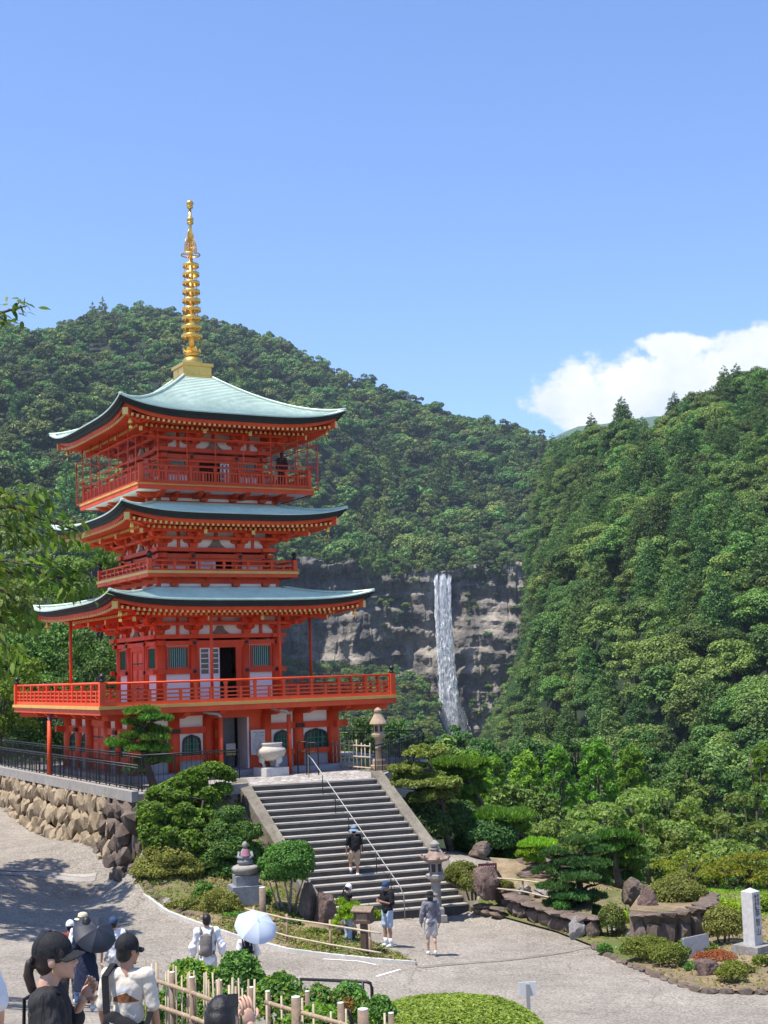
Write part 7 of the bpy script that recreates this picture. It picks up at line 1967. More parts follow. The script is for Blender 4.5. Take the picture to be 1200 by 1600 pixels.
def make_hat(t, kind, mat, hp, HR_):
    m = MB()
    if kind == 'cap':
        rows = []
        for i in range(9):
            el_ = PI/2*i/8; rows.append([tuple(hp(.088*math.cos(el_)*math.cos(a), -.015+.106*math.cos(el_)*math.sin(a), .040+.098*math.sin(el_))) for a in [2*PI*j/24 for j in range(25)]])
        rows.insert(0, [tuple(hp(.088*math.cos(a), -.015+.106*math.sin(a), .012-.012*math.sin(a)*-1*(-1))) for a in [2*PI*j/24 for j in range(25)]])
        m.grid(rows); crown = m.build('cap', M[mat], t)
        b = MB(); rws = []
        for i in range(6):
            f = i/5; rws.append([tuple(hp(.084*math.sin(a)*(1+.05*f), -.015+.100*math.cos(a)*(1-.12*f)+f*.085*max(0, math.cos(a))**.5, .030-.020*f-.026*(math.sin(a)**2))) for a in [(-1.2+2.4*j/14) for j in range(15)]])
        n = len(rws[0]); lo = [[(p[0], p[1], p[2]-.005) for p in r] for r in rws]
        b.grid(rws); b.grid(lo[::-1]); b.grid([rws[-1], lo[-1]]); b.build('cap_brim', M[mat], crown)
        for q in range(6):
            a = q*PI/3+.3; s = MB(); s.tube([hp(.0885*math.cos(e)*math.cos(a), -.015+.1065*math.cos(e)*math.sin(a), .040+.0985*math.sin(e)) for e in [PI/2*j/6 for j in range(7)]], .0014, 4); s.build('seam', M[mat], crown)
        s = MB(); ell(s, hp(0, -.015, .140), (.010, .010, .006), HR_); s.build('button', M[mat], crown)
    else:
        w, dr = {'bucket': (.165, -.035), 'straw': (.165, .0), 'sun': (.17, -.03)}[kind]
        prof = [(w, .035+dr), (.105, .048), (.098, .055), (.095, .10), (.085, .135), (.05, .150), (.004, .152)]
        rows = [[tuple(hp(r*math.cos(a)*.95, -.012+r*math.sin(a)*1.08, z)) for a in [2*PI*j/24 for j in range(25)]] for r, z in prof]
        m.grid(rows); m.grid([[(p[0], p[1], p[2]-.004) for p in r] for r in rows[:2]][::-1]); hb = m.build('hat', M[mat], t)
        b = MB(); b.grid([[tuple(hp(.1005*math.cos(a)*.95, -.012+.1005*math.sin(a)*1.08, z)) for a in [2*PI*j/24 for j in range(25)]] for z in (.054, .078)]); b.build('hat_band', M['black_cloth'], hb)
def backpack(label, t, J, mat, w=.28, h=.42, zc=1.20, dpt=.15):
    'bag carried on the back: a thing of its own, placed in the world'
    o = thing('backpack', label, 'backpack', t.location, t.rotation_euler.z, None, t.scale[0]); m = MB()
    for i in range(3): pass
    ell(m, (0, -.19, zc), (w/2, dpt*.62, h/2)); ell(m, (0, -.24, zc-.08), (w*.38, dpt*.4, h*.27)); m.cbox((0, -.18, zc), (w*.9, dpt*.8, h*.85))
    obj('bag', remesh(m, 'bag', M[mat], .014, 5), o)
    for s in (-1, 1):
        q = MB(); q.tube([(s*.09, -.16, zc+h*.38), (s*.11, -.08, 1.46), (s*.125, .06, 1.42), (s*.135, .13, 1.28), (s*.14, .08, 1.08), (s*.13, -.12, zc-h*.38)], .020, 7); q.build('strap', M[mat], o)
    return o
def parasol(label, pos, tilt, r, mat, n=8, top_mat=None, name='parasol', handle=.85):
    o = thing(name, label, 'umbrella', pos); o.rotation_euler = tilt; top = .0
    for i in range(n):
        a0, a1 = 2*PI*i/n, 2*PI*(i+1)/n; m = MB(); rows = []
        for j in range(7):
            f = j/6; row = []
            for q in range(5):
                u = q/4; a = a0+(a1-a0)*u; rr = r*math.sin(f*1.18)/math.sin(1.18)*(1-.045*math.sin(u*PI)*f); z = -.42*r*(1-math.cos(f*1.18))/(1-math.cos(1.18))-.0*f-.045*r*math.sin(u*PI)*f
                row.append((rr*math.cos(a), rr*math.sin(a), z))
            rows.append(row)
        m.grid(rows); m.build('canopy_panel', mat, o)
        b = MB(); b.tube([(r*math.sin(f*1.18)/math.sin(1.18)*math.cos(a0), r*math.sin(f*1.18)/math.sin(1.18)*math.sin(a0), -.42*r*(1-math.cos(f*1.18))/(1-math.cos(1.18))-.006) for f in [j/6 for j in range(7)]], .004, 5); b.build('rib', M['silver'], o)
    m = MB(); m.tube([(0, 0, .06), (0, 0, -handle)], .007, 6); m.build('shaft', M['silver'], o); m = MB(); m.tube([(0, 0, -handle), (0, 0, -handle-.12)], .014, 7); m.build('handle', M['black'], o)
    return o
def fabric_thin(name, c, tr):
    m, t, b = nodes_of(name); b.inputs['Base Color'].default_value = (*c, 1); b.inputs['Roughness'].default_value = .6
    q = t.nodes.new('ShaderNodeBsdfTranslucent'); q.inputs['Color'].default_value = (*c, 1); s = t.nodes.new('ShaderNodeMixShader'); s.inputs[0].default_value = tr
    t.links.new(b.outputs[0], s.inputs[1]); t.links.new(q.outputs[0], s.inputs[2]); t.links.new(s.outputs[0], t.nodes['Material Output'].inputs['Surface']); return m
M['brolly_white'] = fabric_thin('pale_parasol_cloth', (.50, .57, .68), .2)
M['brolly_black'] = fabric_thin('dark_navy_umbrella_cloth', (.014, .018, .030), .05)
def stand(px, top, d, H): p = at(px, top, d); return Vector((p.x, p.y, p.z-H))

# --- close: woman in a black cap looking right
p = stand(77, 1449, 7.2, 1.66); JW = pose(elR=(.25, .08, 1.11), wrR=(.27, .45, .93), elL=(-.21, .06, 1.14), wrL=(-.12, .16, 1.33), head=(0, .03, 1.575))
W1, _, hp, HR1 = person('woman in black cap and black blouse in side view at the lower left', p, -PI/2+.08, 1.63, JW, skin='skin', hair='hair_brown', hair_len='pony', top='blouse', sleeve=.72, topr=1.6, hem=.80, bottom='trousers', bmat='beige', hat='cap', head_rot=(4, 0, 0), detail=True,
    grip={'R': (Vector((-.1, .8, .55)), Vector((-1, 0, .3)), .75), 'L': (Vector((.2, .5, .8)), Vector((.6, -.4, 0)), .6)})
m = MB(); m.tube([hp(.078, -.004, -.045), hp(.079, -.004, -.075)], .0035, 6); m.build('earring', M['gold'], W1)
for s in (-1, 1):
    m = MB(); ell(m, hp(s*.030, .079, .004), (.013, .010, .008), HR1); e = m.build('eye', M['eye'], W1); m = MB(); ell(m, hp(s*.031, .087, .004), (.006, .004, .006), HR1); m.build('iris', M['hair'], e)
    m = MB(); m.tube([hp(s*.014, .091, .024), hp(s*.032, .086, .029), hp(s*.048, .070, .023)], [.003, .0035, .002], 5); m.build('eyebrow', M['hair_brown'], W1)
    m = MB(); m.tube([hp(s*.018, .088, .011), hp(s*.031, .088, .015), hp(s*.044, .076, .009)], .0028, 5); m.build('eyelid', M['hair_brown'], W1)
m = MB(); ell(m, hp(0, .0985, -.0655), (.018, .006, .0055), HR1); ell(m, hp(0, .097, -.0775), (.017, .006, .006), HR1); m.build('lips', M['lips'], W1)
m = MB(); ell(m, hp(0, -.118, -.004), (.030, .016, .026), HR1); m.build('hair_band', M['black_cloth'], W1)
m = MB(); m.tube([JW['shR']+Vector((-.03, .09, .03)), JW['shR']+Vector((-.045, .0, .062)), JW['shR']+Vector((-.05, -.10, .01)), (.06, -.122, 1.18), (.0, -.13, 1.0)], .010, 7); m.build('bag_strap', M['black_cloth'], W1)

# --- man in cream T-shirt seen from behind
p = stand(199, 1455, 12.0, 1.80); JM = pose(elL=(-.215, .0, 1.10), elR=(.22, .0, 1.10), wrL=(-.22, .12, .88), wrR=(.225, .10, .87), shL=(-.165, -.01, 1.385), shR=(.165, -.01, 1.385))
W2, _, hp2, HR2 = person('man in cream printed T-shirt and black cap seen from behind', p, -.12, 1.77, JM, skin='skin_tan', top='cream', sleeve=.40, topr=.35, hem=.90, bottom='trousers', bmat='black_cloth', hat='cap', head_rot=(-4, 0, -30), detail=True, girth=1.0)
from mathutils.bvhtree import BVHTree
def decal(t, polys, mat, name, zmin=1.12, flip=1):
    'flat print laid on the back of the shirt'
    top = [c for c in t.children if c.name.split('.')[0] == 'top'][0].data
    bv = BVHTree.FromPolygons([v.co for v in top.vertices], [list(f.vertices) for f in top.polygons]); m = MB()
    def on_(x, z):
        h_ = bv.ray_cast(Vector((x, -1, z)), Vector((0, 1, 0))); return (x, (h_[0].y if h_[0] else -.12)-.0018, z)
    for a, b, c, d in polys:
        rows = []
        for i in range(7):
            l = Vector(a).lerp(Vector(d), i/6); r_ = Vector(b).lerp(Vector(c), i/6); rows.append([on_(*l.lerp(r_, j/6)) for j in range(7)])
        m.grid(rows)
    m.build(name, mat, t)
M['print_brown'] = plain('brown_shirt_print', (.20, .085, .035), .9, .5, 26)
decal(W2, [((-0.112, 1.191), (-0.043, 1.191), (-0.043, 1.251), (-0.099, 1.225)), ((-0.043, 1.191), (0.026, 1.191), (0.017, 1.268), (-0.043, 1.251)), ((0.026, 1.191), (0.112, 1.191), (0.086, 1.216), (0.017, 1.268))], M['print_brown'], 'shirt_print')
M['print_pale'] = plain('pale_shirt_print', (.50, .52, .55), .9, .1, 20); M['print_grey'] = plain('grey_shirt_print', (.40, .39, .36), .9, .1, 20)
decal(W2, [((-0.101, 1.240), (-0.043, 1.266), (-0.010, 1.328), (-0.010, 1.328)), ((-0.043, 1.266), (0.019, 1.281), (-0.010, 1.328), (-0.010, 1.328)), ((0.019, 1.281), (0.090, 1.231), (-0.010, 1.328), (-0.010, 1.328))], M['print_pale'], 'shirt_print')
BG = thing('sling_bag', 'black sling bag worn across the back of the man in the cream shirt', 'bag', W2.location, W2.rotation_euler.z, None, W2.scale[0])
m = MB(); m.beam((-.115, -.02, 1.475), (-.150, -.125, 1.40), .055, .012); m.beam((-.150, -.125, 1.40), (-.12, -.175, 1.12), .055, .012, up=(0, 1, 0)); m.beam((-.12, -.175, 1.12), (-.02, -.175, 1.02), .06, .02, up=(0, 1, 0)); m.beam((-.115, -.02, 1.475), (-.11, .13, 1.38), .05, .012); m.build('strap', M['black_cloth'], BG)
m = MB(); ell(m, (.02, -.20, 1.01), (.17, .075, .10), Matrix.Rotation(.35, 3, 'Y')); ell(m, (-.06, -.19, 1.05), (.09, .07, .10)); ell(m, (.13, -.17, .95), (.09, .07, .07)); obj('pouch', remesh(m, 'pouch', M['black_cloth'], .012, 5), BG)
m = MB(); m.tube([(-.07, -.262, 1.075), (.06, -.277, 1.035), (.16, -.245, .98)], .004, 5); m.build('zip', M['silver'], BG)
m = MB(); m.beam((.18, -.15, .98), (.215, -.09, 1.12), .045, .012, up=(0, 1, 0)); m.build('strap', M['black_cloth'], BG)

# --- person taking a picture at the bottom edge
p = stand(346, 1554, 7.4, 1.66); JP = pose(elR=(.22, .16, 1.26), wrR=(.105, .26, 1.475), elL=(-.2, .18, 1.24), wrL=(.0, .30, 1.47), head=(0, .01, 1.575))
W3, _, hp3, _ = person('dark haired person holding up a phone at the bottom edge', p, -.06, 1.66, JP, hair='hair', hair_len='long', top='white_cloth', sleeve=.35, bottom='trousers', bmat='denim', head_rot=(2, 0, -4), detail=True,
    grip={'R': (Vector((-.15, .15, 1)), Vector((-.6, .7, 0)), .35), 'L': (Vector((.1, .2, 1)), Vector((.8, -.1, 0)), .5)})
q = at(364, 1557, 7.05); PH = thing('phone', 'black phone held up beside the dark haired head', 'phone', q, .15)
m = MB(); m.box(-.026, .026, -.005, .005, -.05, .012); m.build('case', M['black'], PH); m = MB(); m.box(-.023, .023, -.0075, -.0055, -.046, .008); m.build('screen', M['glass'], PH)

# --- partly cut off at the left edge
p = stand(-56, 1437, 9.8, 1.72); person('person in a white T-shirt cut off by the left edge', p, .1, 1.7, pose(elR=(.24, .02, 1.12), wrR=(.22, .16, .94)), top='white_cloth', sleeve=.42, topr=1.2, bottom='trousers', bmat='black_cloth', hat='cap', hatmat='navy_cap')

# --- group on the road under the dark umbrella
GA = 'people walking on the road'
def standg(px, py, d): p = at(px, py, d); return Vector((p.x, p.y, gz(p.x, p.y)))
p = at(136, 1600, 25.0); p.z = gz(p.x, p.y)
person('woman in navy dress with bare legs under the dark umbrella', p, .15, 1.62, pose(wrR=(.12, .2, 1.30), elR=(.24, .02, 1.12)), skin='skin', hair_len='long', top='navy', sleeve=.4, topr=1.3, bottom='skirt', bmat='navy', group=GA)
q = at(144, 1474, 24.7); parasol('dark navy umbrella tilted over the woman in the navy dress', q+Vector((.05, .2, .22)), (.75, .35, .3), .40, M['brolly_black'], 8, name='umbrella', handle=.6)
person('person in straw hat and blue jeans walking beyond the dark umbrella', standg(130, 1566, 27.2), .2, 1.74, pose(kneeR=(.1, .12, .5), ankR=(.1, .22, .10), toeR=(.11, .38, .06)), top='white_cloth', sleeve=.4, bottom='trousers', bmat='denim', shoes='shoe_dark', hat='straw', hatmat='straw', group=GA)
person('person in white cap and dark red shirt beside the dark umbrella', standg(110, 1570, 27.5), .1, 1.58, pose(), top='darkred', sleeve=.4, bottom='trousers', bmat='brown_cloth', hat='cap', hatmat='white_cloth', group=GA)
person('person in navy cap and pale shirt just right of the dark umbrella', standg(178, 1568, 27.8), .3, 1.70, pose(), top='white_cloth', sleeve=.4, bottom='trousers', bmat='beige', hat='cap', hatmat='navy_cap', group=GA)
p = standg(325, 1577, 26.2); t, J, *_ = person('black haired man in loose white shirt walking away on the road', p, .05, 1.70, pose(elL=(-.26, -.02, 1.12), elR=(.27, -.02, 1.12), wrL=(-.25, .05, .92), wrR=(.27, .05, .92)), top='white_cloth', sleeve=.8, topr=1.9, hem=.84, bottom='trousers', bmat='beige', group=GA)
M['bag_grey'] = cloth('grey_brown_bag', (.16, .14, .13), .8, .3, 8)
o = backpack('grey backpack on the man in the loose white shirt', t, J, 'bag_grey', .24, .44, 1.17)
p = standg(388, 1560, 31.0); t, J, *_ = person('person with black backpack hidden under the pale parasol', p, .1, 1.60, pose(wrR=(.1, .22, 1.25), elR=(.23, .03, 1.12)), hair_len='long', top='white_cloth', sleeve=.5, bottom='trousers', bmat='navy', group=GA)
backpack('black backpack below the pale parasol', t, J, 'black_cloth', .28, .42, 1.15)
q = at(401, 1456, 30.6); parasol('pale white parasol with eight panels over the walking person', q+Vector((.02, .1, .22)), (.70, .10, .35), .475, M['brolly_white'], 8, handle=.75)

# --- people by the stairs
GB = 'visitors around the staircase'
st_f = min(range(1, 200), key=lambda i: abs((lambda w: ((w-Vector((0, 0, EZ))).dot(Vector(CU))/(w-Vector((0, 0, EZ))).dot(Vector(CF))*F)-(800-1383))((BL.lerp(TL, i/200)).lerp(BR.lerp(TR, i/200), .42))))/200
n_ = math.floor(st_f*NS); f_ = (n_+.45)/NS
w0 = (BL.lerp(TL, f_)).lerp(BR.lerp(TR, f_), .5); rr_ = ray(555, 1383); w0 = Vector((rr_[0]/rr_[1]*w0.y, w0.y, BR.z+(TZ-BR.z)*(n_+1)/NS))
stz = (TZ-BR.z)/NS
t, J, *_ = person('man with blue grey bucket hat and black backpack climbing the stairs', (w0.x, w0.y, w0.z), .32, 1.73, pose(kneeL=(-.09, .16, .60), ankL=(-.09, .12, .085+stz), toeL=(-.1, .27, .03+stz), elL=(-.25, .0, 1.12), wrL=(-.24, .06, .9)), skin='skin_tan', top='black_cloth', sleeve=.4, bottom='shorts', bmat='khaki', shoes='shoe_dark', socks='white_cloth', hat='bucket', hatmat='blue_hat', group=GB)
backpack('black backpack on the man climbing the stairs', t, J, 'black_cloth', .28, .46, 1.20)
p = gp(607, 1480); t, J, *_ = person('man in black T-shirt and pale shorts looking at a phone', p, 2.3, 98*p.y/F, pose(elL=(-.21, .02, 1.12), elR=(.21, .02, 1.12), wrL=(-.10, .26, 1.20), wrR=(.08, .25, 1.22), head=(0, .035, 1.565)), skin='skin_tan', top='black_cloth', sleeve=.42, topr=1.7, bottom='shorts', bmat='pale_denim', socks='white_cloth', hat='cap', hatmat='navy_cap', head_rot=(-18, 0, 0), group=GB)
ph = t.matrix_basis if False else None
c_, s_ = math.cos(2.3), math.sin(2.3); k_ = 98*p.y/F/1.7; lx, ly, lz = -.01*k_, .34*k_, 1.26*k_
PH2 = thing('phone', 'small phone held by the man in the black T-shirt', 'phone', (p.x+lx*c_-ly*s_, p.y+lx*s_+ly*c_, p.z+lz), 2.3); m = MB(); m.beam((0, 0, -.07), (0, -.03, .07), .075, .01, up=(0, 1, 0)); m.build('case', M['black'], PH2)
p = at(545, 1486, 39.7); p.z = gz(p.x, p.y); person('woman in white cap and dark sleeveless top behind the wooden box', p, -1.0, 1.60, pose(elR=(.2, .08, 1.12), wrR=(.08, .26, 1.1), head=(0, .05, 1.56)), hair_len='pony', top='black_cloth', sleeve=.06, bottom='trousers', bmat='pale_denim', hat='cap', hatmat='white_cloth', head_rot=(-25, 0, 0), group=GB)
p = gp(675, 1494); person('woman in grey hooded parka and dark sun hat walking to the stairs', p, .06, 94*p.y/F, pose(kneeL=(-.09, .05, .49), ankL=(-.09, .09, .085), toeL=(-.1, .24, .03), ankR=(.09, -.10, .12), toeR=(.1, .04, .05), kneeR=(.09, .0, .49), elL=(-.24, -.02, 1.12), wrL=(-.26, .02, .88)), hair_len='long', top='grey_cloth', sleeve=.94, topr=1.6, hem=.86, bottom='shorts', bmat='beige', hat='sun', hatmat='black_cloth', group=GB)
hd = [o for o in bpy.data.objects if o.get('label') == 'woman in grey hooded parka and dark sun hat walking to the stairs'][0]
m = MB(); ell(m, (0, -.10, 1.40), (.12, .07, .09)); ell(m, (0, -.13, 1.34), (.08, .05, .09)); obj('hood', remesh(m, 'hood', M['grey_cloth'], .014, 4), hd)
person('visitor in dark clothes on the top balcony of the pagoda', PL(2.75, -2.9, 15.47), .5, 1.62, pose(), top='black_cloth', sleeve=.8, bottom='trousers', bmat='black_cloth', hair_len='long')
# ================================================================== NEAR GARDEN: bamboo fence, shrubs, hedge, leaning branches
def pt(px, py, d): return at(px, py, d)
NF = thing('bamboo_fence', 'rustic bamboo and log fence across the foot of the near garden', 'bamboo fence', (-2.6, 15.5, 3.2))
def nf(p): return (p.x-NF.location.x, p.y-NF.location.y, p.z-NF.location.z)
rails = [[(228, 1528, 16.6), (262, 1538, 15.8), (300, 1551, 15.0), (350, 1570, 14.0), (392, 1590, 13.2)], [(228, 1566, 16.6), (262, 1577, 15.8), (300, 1590, 15.0), (340, 1606, 14.2)], [(415, 1566, 14.6), (452, 1577, 14.2), (500, 1590, 13.7), (545, 1603, 13.3)]]
for rl in rails:
    m = MB(); m.tube([nf(pt(*q)) for q in rl], [.024]*len(rl), 8); m.build('rail', M['bamboo'], NF)
    for q0, q1 in zip(rl, rl[1:]):                              # bamboo joints
        for f in (.25, .75):
            a = pt(*q0).lerp(pt(*q1), f); d = (pt(*q1)-pt(*q0)).normalized()*.012; m = MB(); m.tube([nf(a-d), nf(a+d)], .027, 8); m.build('joint', M['bamboo_pale'], NF)
for px, top, d, r in ((234, 1514, 16.5, .030), (269, 1520, 15.7, .031), (300, 1528, 15.0, .030), (342, 1533, 14.6, .034), (391, 1544, 13.9, .034), (462, 1559, 14.0, .046), (418, 1550, 15.4, .028), (480, 1550, 15.4, .026), (532, 1568, 14.6, .034), (567, 1578, 13.5, .052), (611, 1584, 14.5, .03)):
    p = pt(px, top, d); m = MB(); m.tube([nf(p-Vector((0, 0, 1.25))), nf(p)], r, 10); o = m.build('post', M['wood'], NF); m = MB(); m.tube([nf(p), nf(p+Vector((0, 0, .012)))], r*.94, 10); m.build('cut_top', M['post_top'], o)
rq = random.Random(4)
for i in range(26):
    px = 228+i*6.6+rq.uniform(-2, 2); d = 16.5-(px-228)/165*3.2; y = 1508+(px-228)*.19+rq.uniform(-9, 10); p = pt(px, y, d)+Vector((0, .05, 0)); m = MB(); m.tube([nf(p-Vector((0, 0, 1.1))), nf(p+Vector((rq.uniform(-.03, .03), 0, 0)))], (.008+rq.random()*.005), 6); m.build('cane', M['bamboo_pale'] if i % 3 else M['bamboo'], NF)
for i in range(8):
    px = 420+i*25+rq.uniform(-6, 6); d = 15.2-(px-420)/150*1.2; p = pt(px, 1558+i*3.6+rq.uniform(-8, 8), d); m = MB(); m.tube([nf(p-Vector((0, 0, 1.1))), nf(p)], .011, 6); m.build('cane', M['bamboo_pale'], NF)
NS_ = 'shrubs behind the near bamboo fence'
def nb(label, px, py, d, w, h, mat, seed, L=.06, W=.04, dens=900, lump=10, name='shrub', second=None):
    'shrub whose top shows at (px, py)'
    top = at(px, py, d); k = ppm(d); H = h/k; b = Vector((top.x, top.y, top.z-H)); rx = w/k/2
    return plant(name, label, 'shrub', b, [(0, 0, H*.55, rx, rx*.8, H*.48)], L, W, dens, M[mat], seed, NS_, [((0, 0), (0, 0, H*.6), .03), ((.1, 0), (rx*.4, 0, H*.55), .02), ((-.1, 0), (-rx*.4, 0, H*.55), .02)], lump=lump, second=second)
nb('bright leafy shrub behind the left end of the bamboo fence', 300, 1500, 17.4, 90, 110, 'boxwood', 601, second=(M['lime'], 300))
nb('dark green shrub rising highest behind the bamboo fence', 372, 1487, 17.8, 90, 120, 'boxwood', 602)
nb('dark green shrub in the middle of the near garden', 440, 1522, 17.0, 90, 100, 'boxwood', 603, second=(M['lime'], 120))
nb('low shrub with pale twigs right of the middle shrub', 498, 1540, 16.4, 80, 90, 'boxwood', 604, second=(M['azalea'], 200))
nb('shrub with small reddish shoots beside the clipped hedge', 545, 1532, 16.6, 70, 100, 'boxwood', 605, second=(M['azalea'], 160))
nb('small rust red dead shoot among the near shrubs', 542, 1556, 15.6, 26, 40, 'rust', 606, .05, .03, 700, 4)
nb('low green shrub at the right end of the near shrubs', 590, 1556, 16.2, 60, 60, 'boxwood', 607)
nb('tangled yellow green shrub at the bottom edge behind the log posts', 490, 1572, 15.0, 110, 60, 'boxwood', 608, second=(M['lime'], 350))
nb('leafy shrub low between the fence canes', 270, 1548, 16.9, 100, 80, 'boxwood', 609, second=(M['lime'], 200))
nb('dark leafy shrub in front of the tallest near shrub', 345, 1545, 15.8, 90, 90, 'boxwood', 610, second=(M['lime'], 100))
# clipped hedge with a broad rounded top
def hedge():
    b = at(705, 1600, 21.5); b.z = at(745, 1552, 24.0).z-.62; t = thing('clipped_hedge', 'broad clipped yellow green hedge at the bottom of the view', 'hedge', b); rng_ = np.random.default_rng(9)
    n = 26000; out = []; k = 0
    P = []; Nn = []
    while k < n:
        u, v = rng_.uniform(-1, 1, 2)
        if abs(u)**2.6+abs(v)**2.6 > 1: continue
        e = max(0, 1-(abs(u)**2.6+abs(v)**2.6)); z = 1.0*min(1, e**.38)+.035*fbm(np.array([u*9]), np.array([v*9]), 3)[0]
        x, y = u*1.62, v*2.3; P.append((x, y, z-rng_.uniform(0, .07))); Nn.append((u*.9*abs(u)**2, v*.9*abs(v)**2, 1.3)); k += 1
    V, Q = leaf_arrays(np.array(P), np.array(Nn), .062, .036, rng_, .5); rv = np.clip(rng_.beta(2, 2, n)+.15*fbm(np.array(P)[:, 0]*2.5, np.array(P)[:, 1]*2.5, 5), 0, 1)
    obj('foliage', np_mesh('foliage', V, Q, M['olive'], {'rnd': np.repeat(rv, 4)}), t)
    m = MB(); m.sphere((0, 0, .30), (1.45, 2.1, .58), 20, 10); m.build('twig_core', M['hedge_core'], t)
M['hedge_core'] = rocky('dark_twigs', [(.3, (.03, .028, .012)), (.7, (.07, .065, .025))], 6, .5)  # dark brown twig colour for the inside of the hedge
hedge()
# small white sign seen from behind, metal hoop barrier
p = at(826, 1577, 27.5); p.z = gz(p.x, p.y) if gz(p.x, p.y) < p.z else p.z; p = at(826, 1577, 27.5)
t = thing('small_sign', 'small white sign board seen from behind on a grey post', 'sign', (p.x, p.y, p.z-.25), .05)
m = MB(); m.box(-.035, .035, -.03, .03, 0, .72); m.build('post', M['silver'], t); m = MB(); m.box(-.17, .17, .031, .05, .49, .75); m.build('board', M['paper'], t)
t = thing('metal_barrier', 'low dark metal barrier rail behind the near shrubs', 'barrier', at(575, 1560, 25.5))
o_ = t.location; m = MB(); a, b2 = at(470, 1530, 26.5)-o_, at(572, 1534, 25.5)-o_; m.tube([a-Vector((0, 0, .7)), a, b2, b2+Vector((.08, 0, -.03)), b2+Vector((.10, 0, -.1)), b2+Vector((.10, 0, -.9))], .03, 8); m.build('rail', M['black'], t)
m = MB(); m.tube([b2+Vector((-.06, 0, 0)), b2+Vector((-.06, 0, -.9))], .026, 7); m.build('post', M['black'], t)
# cherry tree leaning in from the left: its branches and leaves
CH = thing('cherry_tree', 'near cherry tree whose leafy branches reach in at the left edge', 'tree', (-7.6, 9.6, 5.4))
def lc(p): return Vector((p.x-CH.location.x, p.y-CH.location.y, p.z-CH.location.z))
m = MB(); m.tube([(0, 0, -.6), (.05, 0, 1.2), (.3, .1, 2.6), (.5, .1, 4.0), (.6, .2, 5.6)], [.22, .19, .16, .12, .07], 10); m.build('trunk', M['bark'], CH)
rl_ = random.Random(12); spots = []
def twig(pts, r0, nleaf, droop=.25, L=(.07, .10)):
    P = [lc(at(*q)) if not isinstance(q, Vector) else q for q in pts]; m = MB(); m.tube(P, [r0*(1-.8*i/(len(P)-1)) for i in range(len(P))], 6); m.build('branch', M['bark'], CH)
    nleaf = int(nleaf*2.6)
    for i in range(nleaf):
        f = (i+rl_.random())/nleaf*(len(P)-1); k = min(int(f), len(P)-2); p = P[k].lerp(P[k+1], f-k)+Vector((rl_.uniform(-.1, .1), rl_.uniform(-.12, .12), rl_.uniform(-.13, .07))); d = (P[k+1]-P[k]).normalized()
        s = Vector((rl_.uniform(-1, 1), rl_.uniform(-.8, .8), rl_.uniform(-.5, .35))); v = (d*rl_.uniform(.2, .9)+s*.9+Vector((0, 0, -droop))).normalized(); spots.append((p, v, rl_.uniform(*L)))
st_ = Vector((.5, .1, 4.0)); s2 = Vector((.3, .1, 2.6)); s3 = Vector((.4, .1, 3.2))
twig([s3, (-40, 800, 9.8), (15, 790, 9.8), (60, 808, 9.8), (100, 822, 9.8), (122, 830, 9.8)], .028, 70)
twig([(-40, 770, 9.6), (5, 772, 9.6), (40, 772, 9.6), (74, 782, 9.6)], .014, 42)
twig([(-30, 815, 10), (10, 822, 10), (45, 838, 10), (70, 848, 10)], .014, 44)
twig([s2, (-45, 900, 9.9), (10, 893, 9.9), (60, 896, 9.9), (105, 905, 9.9), (140, 910, 9.9)], .028, 78)
twig([(-30, 915, 9.7), (5, 922, 9.7), (30, 945, 9.7), (45, 968, 9.7)], .014, 46)
twig([(-30, 880, 9.5), (10, 876, 9.5), (50, 884, 9.5), (95, 893, 9.5)], .014, 40)
twig([st_, (-50, 500, 10.2), (-10, 492, 10.2), (18, 484, 10.2), (42, 478, 10.2)], .022, 34)
twig([(-40, 960, 9.3), (-10, 985, 9.3), (10, 1010, 9.3), (22, 1030, 9.3)], .012, 20)
twig([(-60, 740, 9.6), (-20, 750, 9.6), (5, 760, 9.6)], .014, 10)
M['cherry_leaf'] = leafmat('near_cherry_leaf', (.055, .11, .018), (.16, .235, .045), .45, third=(.25, .31, .07))
def leaf_proto(bend):
    V = []; Fq = []; n = 6
    for i in range(n+1):
        f = i/n; w = .5*math.sin(PI*min(1, f*1.02)**.8)*.52+(.02 if i in (0, n) else 0); y = f; z = -bend*f*f
        V += [(-w, y, z+.10*w), (0, y, z), (w, y, z+.10*w)]
    for i in range(n):
        a = i*3
        for c in (0, 1): Fq.append((a+c, a+c+1, a+c+4, a+c+3))
    me = bpy.data.meshes.new('leaf'); me.from_pydata(V, [], Fq); me.materials.append(M['cherry_leaf'])
    x = me.attributes.new('rnd', 'FLOAT', 'POINT'); x.data.foreach_set('value', [rl_.random()]*len(V))
    for p in me.polygons: p.use_smooth = True
    return me
protos = [leaf_proto(b) for b in (.1, .25, .4, .2, .3)]
rl_.shuffle(spots); spots.sort(key=lambda s: -s[0].x); allp = []
for i, (p, v, L) in enumerate(spots):
    up = Vector((rl_.uniform(-.5, .5), rl_.uniform(-.5, .5), 1)); x = v.cross(up).normalized(); z = x.cross(v); mt = Matrix((x*L*.8, v*L, z*L)).transposed().to_4x4(); mt.translation = p
    if i < 295: o = obj('leaf', protos[i % 5], CH); o.matrix_local = mt
    else: allp.append((mt, protos[i % 5]))
V = []; Q = []; A = []
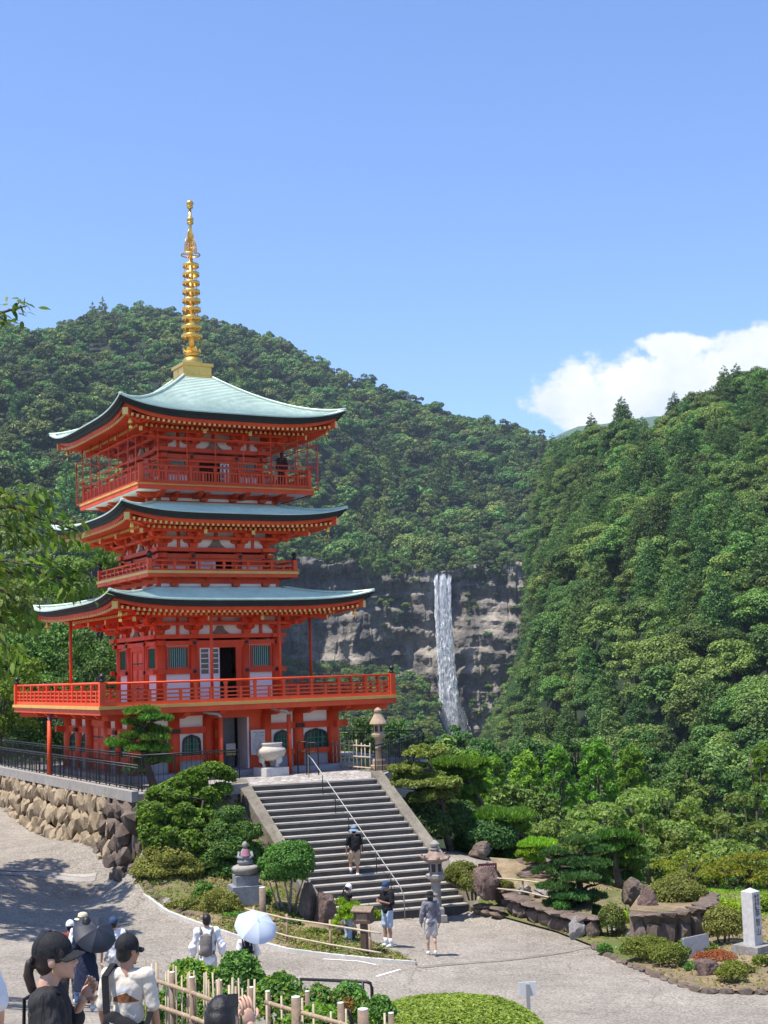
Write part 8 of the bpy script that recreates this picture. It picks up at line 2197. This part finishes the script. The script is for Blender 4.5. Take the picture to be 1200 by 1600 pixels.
for mt, me in allp:
    b = len(V); V += [tuple(mt @ v.co) for v in me.vertices]; Q += [tuple(i+b for i in f.vertices) for f in me.polygons]; A += [rl_.random()]*len(me.vertices)
if V: o = obj('leaves', np_mesh('leaves', np.array(V), np.array(Q), M['cherry_leaf'], {'rnd': A}, True), CH); o['kind'] = 'stuff'
bl = [(.3+rl_.uniform(-1.8, .6), rl_.uniform(-1.2, 1.6), rl_.uniform(2.4, 6.4), .7, .7, .5) for _ in range(14)]
bl = [b for b in bl if (CH.location.x+b[0]+b[3]) < -(600/F)*(CH.location.y+b[1])-.35]
o = obj('crown', leaf_mesh('crown', bl, 160, .12, .06, M['cherry_leaf'], 5, -.6, .6, .3), CH)
# tree left of the frame that shades the road
SB = Vector((-16.8, 41.0, gz(-16.8, 41.0))); rng_ = np.random.default_rng(3); bl = crown_blobs(rng_, 6.4, 5.0, 8.5, 96, .55, 1.1, 'dome', .55)
bl = [b for b in bl if SB.x+b[0]+b[3] < -(600/F)*(SB.y+b[1])-.3]
tree('shade_tree', 'spreading tree just outside the left edge that shades the road', SB, bl, .26, .18, 52, 'leaf_broad', 71, 10.5, .26, 'trees left of the road')
SB = Vector((-10.6, 24.5, gz(-10.6, 24.5))); bl = crown_blobs(rng_, 2.6, 2.6, 4.6, 22, .5, .8, 'dome', .55)
bl = [b for b in bl if SB.x+b[0]+b[3] < -(600/F)*(SB.y+b[1])-.3]
tree('shade_tree', 'smaller tree outside the left edge near the walking people', SB, bl, .18, .11, 50, 'leaf_broad', 72, 5.5, .18, 'trees left of the road')

# ================================================================== HAZE
def haze():
    m = bpy.data.materials.new('summer_haze'); m.use_nodes = True; t = m.node_tree
    for n in list(t.nodes): t.nodes.remove(n)
    o = t.nodes.new('ShaderNodeOutputMaterial'); v = t.nodes.new('ShaderNodeVolumePrincipled')
    v.inputs['Color'].default_value = (.62, .74, .92, 1); v.inputs['Density'].default_value = .00007; v.inputs['Anisotropy'].default_value = .2
    t.links.new(v.outputs[0], o.inputs['Volume'])
    b = MB(); b.box(-4200, 4200, -300, 4900, -420, 560)
    tag(b.build('haze', m), kind='stuff')
haze()
